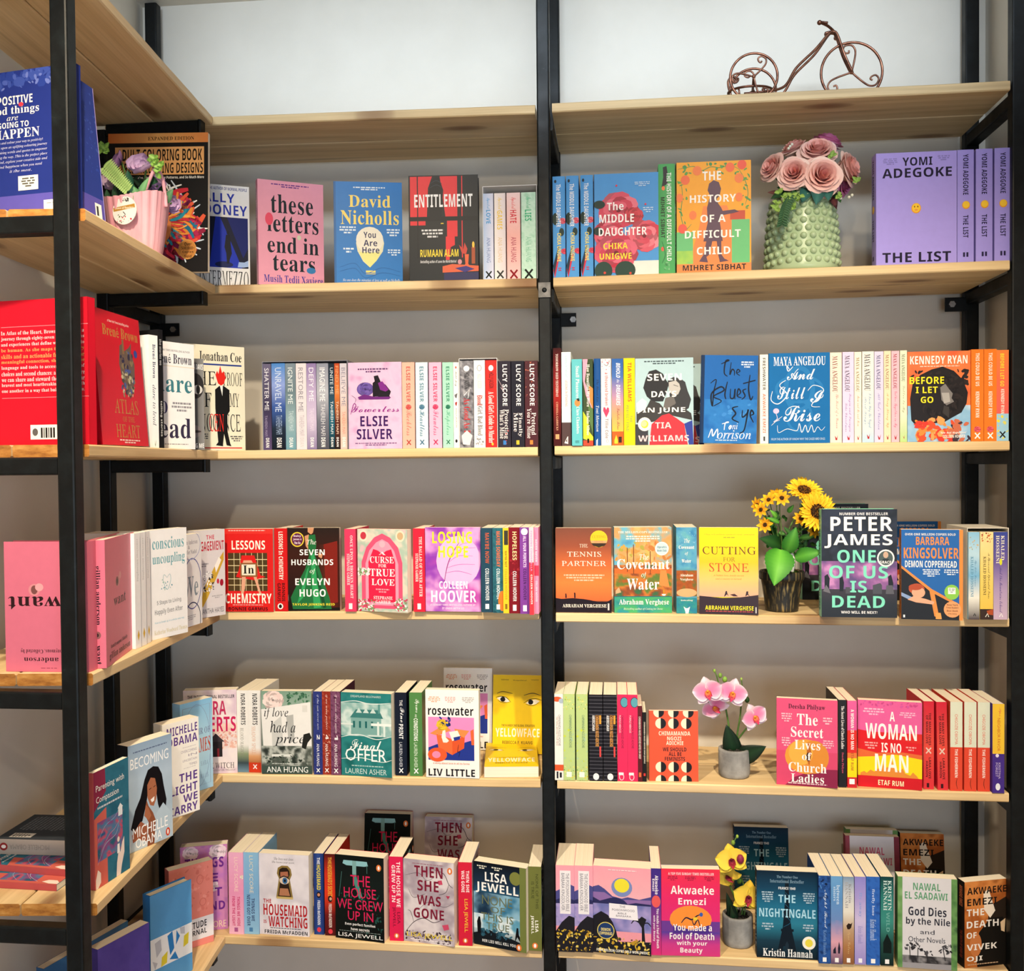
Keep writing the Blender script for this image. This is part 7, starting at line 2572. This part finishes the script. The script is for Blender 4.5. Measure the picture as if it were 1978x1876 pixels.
orchid('small orchid with yellow flowers in a grey concrete pot on the bottom shelf', 1425, 1840, OY, 6, .0365, .070,
       [(1413, 1662, .055, (-.05, -.9, .2), .030, .2), (1406, 1692, .07, (-.3, -.8, -.3), .027, .9), (1444, 1733, .045, (.25, -.9, .1), .031, -.2)],
       [(1424, 1800, 1403, 1724, .013, -.02, .03), (1424, 1800, 1440, 1770, .010, .03, .05), (1422, 1800, 1412, 1750, .011, -.03, .05)],
       [[(1425, 1800, OY), (1420, 1740, OY), (1408, 1700, OY), (1412, 1650, OY), (1416, 1630, OY - .01), (1424, 1615, OY - .01)], [(1427, 1800, OY), (1434, 1760, OY), (1438, 1720, OY), (1430, 1690, OY)], [(1428, 1800, OY), (1436, 1775, OY), (1440, 1750, OY)]],
       [(1416, 1628, OY - .01, .005, '7a9a3a'), (1424, 1616, OY - .01, .0035, '9aba4a'), (1430, 1660, .05, .009, '8a2a4a'), (1428, 1702, OY, .006, '5a8a3a')],
       hexc('f2cf4e'), hexc('f6d44a'), hexc('c83a4a'), hexc('6a1a2a'))
# ------------------------------------------------------------------ pink paper basket with peonies
BY = -.33; zb_ = ZB['L'][1][0] + TH + .0005; bc_ = atY(263, 440, BY)
bas = empty('flower_basket', (bc_.x, BY, zb_)); tag(bas, 'pink crepe paper basket with a looped handle and a round gift tag', 'basket')
m = MB(); n = 96
def bprof(a_, t):
    fr = .5 + .5 * math.cos(a_ + .9)          # the lobe towards the room stands higher
    h = .112 + .010 * fr + .010 * math.cos(2 * a_ + .2); r_ = (.050 + .016 * t ** .8) * (1 + .034 * math.sin(34 * a_ + 3 * math.sin(5 * a_)) * (.35 + t))
    return (r_ * math.cos(a_), r_ * math.sin(a_), h * t)
m.grid(lambda u, v: bprof(2 * math.pi * u, v), n, 10)
m.grid(lambda u, v: (lambda p: (p[0] * .93, p[1] * .93, p[2]))(bprof(2 * math.pi * u, 1 - v)), n, 10)
m.add([(.047 * math.cos(2 * math.pi * k / 24), .047 * math.sin(2 * math.pi * k / 24), .0005) for k in range(24)], [tuple(range(24))[::-1]])
m.obj('basket_body', M_CREPE, bas, True)
I3 = Vector((-bc_.x, -BY, -zb_)); B_ = lambda px, py, Y: atY(px, py, Y) + I3
m = MB(); m.tube(spline([B_(281, 392, BY - .02), B_(281, 372, BY - .02), B_(292, 340, BY - .02), B_(301, 325, BY - .015), B_(312, 340, BY - .01), B_(318, 370, BY), B_(321, 400, BY)], 7), .0036, 8); m.obj('handle', M_CREPE, bas, True)
m = MB(); tc = B_(241, 407, BY - .066); s_, u_, f_ = frame((-.15, -1, .05))
f = Face(m, .056, .058, lambda u, v, l: tc + s_ * (u - .028) - u_ * (v - .029) + f_ * (.001 + l))
f.ell(50, 50, 50, 50, hexc('e9e7e2'), 28)
m.add([tc + s_ * .028 * math.cos(k * math.pi / 14) + u_ * .029 * math.sin(k * math.pi / 14) - f_ * .0004 for k in range(28)], [tuple(range(28))[::-1]], hexc('d8d4cc'))
for q in ('p b8893c 2 38 92 28 94 42 4 52', 'tS 10 36 88 46 f4ecd8 Flowers of Happiness', 's 3 16 18 60 84 92 2 5 c83a4a 5a6a3a e08a9a 3a3a2a', 's 5 10 30 8 66 18 2 5 2a2a2a 4a4a44', 'l 3 3a2a2a 44 54 54 64 46 72', 'o 50 10 5 5 2 8a8a84'): f.draw(q)
m.obj('gift_tag', M_PRINT, bas)
def peony(px, py, Y, R, F, ci, co, lab, sd, open_=0):
    R *= 1.2
    c = atY(px, py, Y); M = orient(c, F, sd); root = empty('peony', mat=M); tag(root, lab, 'flower', 'lilac peonies in the pink basket')
    m = MB(); rn = random.Random(sd)
    for i in range(15):
        f_ = (i + .5) / 15; an = i * 2.4 + rn.uniform(-.2, .2); rad = R * (.25 + .7 * f_); clo = .75 - .55 * open_ - .25 * f_
        def fn(u, v, an=an, rad=rad, clo=clo, f_=f_):
            q = 2 * u - 1; th = v * (1.9 - .5 * (1 - clo)); rr = rad * math.sin(min(th, 2.4)) * (1 + .05 * math.sin(6 * q + an)); z = -R * .7 + rad * 1.05 * (1 - math.cos(th)) * (.62 + .25 * (1 - f_)) - R * .12 * q * q * v
            a_ = an + q * (.95 - .25 * v) ; return (rr * math.cos(a_), rr * math.sin(a_), z)
        k_ = rn.uniform(-.05, .05); m.grid(fn, 6, 8, lambda u, v, k_=k_: tuple(min(1, max(0, x + k_)) for x in mixr(co, ci, v)))
    m.obj('blossom', M_PETAL, root, True)
    m = MB(); n2 = M.inverted() @ Vector((bc_.x, BY, zb_ + .06)); m.tube(spline([(0, 0, -R * .6), (0, 0, -R), n2], 6), .002, 6); m.obj('stem', M_WIREG, root, True)
LI, LO = hexc('c8a8cc'), hexc('b48ab8')
peony(266, 308, BY - .03, .027, (-.1, -.8, .5), LI, hexc('d0b4d0'), 'full lilac peony at the top of the pink basket', 3)
peony(214, 308, BY - .01, .024, (-.6, -.6, .4), hexc('a07aa8'), hexc('8a5f90'), 'dusky mauve peony beside the blue paperback', 5, .5)
peony(208, 345, BY - .04, .022, (-.5, -.9, .0), hexc('d0b4d0'), hexc('e0ccc8'), 'pale lilac peony low behind the fern leaf', 7)
peony(303, 352, BY + .02, .022, (.4, -.8, .3), LI, LO, 'lilac peony inside the basket handle', 8, .6)
peony(334, 392, BY + .04, .020, (.7, -.7, -.1), mixr(LI, LO, .1), mixr(LI, LO, .5), 'lilac peony drooping over the basket edge by the lion cover', 9, .5)
gl = empty('foliage_spray', (bc_.x, BY, zb_ + .08)); tag(gl, 'mixed fern and eucalyptus leaves in the pink basket', 'foliage')
m = MB(); rn = random.Random(11)
for (px, py, px2, py2, w, Y, c0, c1) in ((270, 385, 258, 360, 9, BY - .045, '5a8f5a', '7ab07a'), (262, 385, 250, 345, 9, BY - .03, '2a5a44', '3a6f54'), (270, 388, 288, 342, 8, BY - .035, '5f9a5f', '84b884'), (255, 360, 246, 328, 8, BY - .02, '1f4a3a', '2f6048'), (288, 350, 306, 352, 10, BY, '1c4028', '2c5a38'), (322, 392, 335, 365, 9, BY + .02, '4a7a54', '6a9a70'), (226, 390, 222, 356, 7, BY - .04, '1c3a24', '2f5636'), (238, 388, 236, 352, 7, BY - .03, '1a3822', '2a5030'), (300, 392, 296, 366, 7, BY, '16301e', '264a2c'), (212, 392, 206, 366, 7, BY - .03, '20402a', '345e3c'), (250, 392, 258, 372, 9, BY - .05, '6aa06a', '8abf8a'), (310, 345, 300, 330, 5, BY - .02, '7aaa4a', '9aca5a')):
    leaf_mesh(m, atY(px, py, Y), atY(px2, py2, Y - .008), w / 950, (0, -1, .1), hexc(c0), hexc(c1), .08)
for k in range(16):
    t = k / 15; p = atY(200 + 44 * t, 325 + 44 * t, BY - .062)
    for s in (1, -1): leaf_mesh(m, p, p + Vector((.008 + s * .014, -.003, s * .014 + .004)) * (1 - .3 * t), .0038, (0, -1, 0), hexc('8ab060'), hexc('b4d084'))
for (px, py) in ((189, 287), (195, 295), (203, 288), (208, 293), (198, 283), (290, 312), (296, 318), (302, 313), (309, 322), (298, 306), (306, 330), (313, 318)):
    p = atY(px, py, BY - .03)
    for k in range(3): leaf_mesh(m, p, p + Vector((rn.uniform(-.012, .012), -.004, rn.uniform(-.004, .013))), .006, (0, -1, .2), hexc('5f8f3a'), hexc('9ac45a'))
for k in range(40):
    p = atY(rn.uniform(208, 318), rn.uniform(345, 385), BY + rn.uniform(0, .03)); leaf_mesh(m, p, p + Vector((rn.uniform(-.02, .02), -.004, rn.uniform(-.012, .02))), .005, (0, -1, .2), hexc('142c18'), hexc('2a4c2c'))
m.obj('leaves', M_LEAF, gl, True, (-bc_.x, -BY, -zb_ - .08))
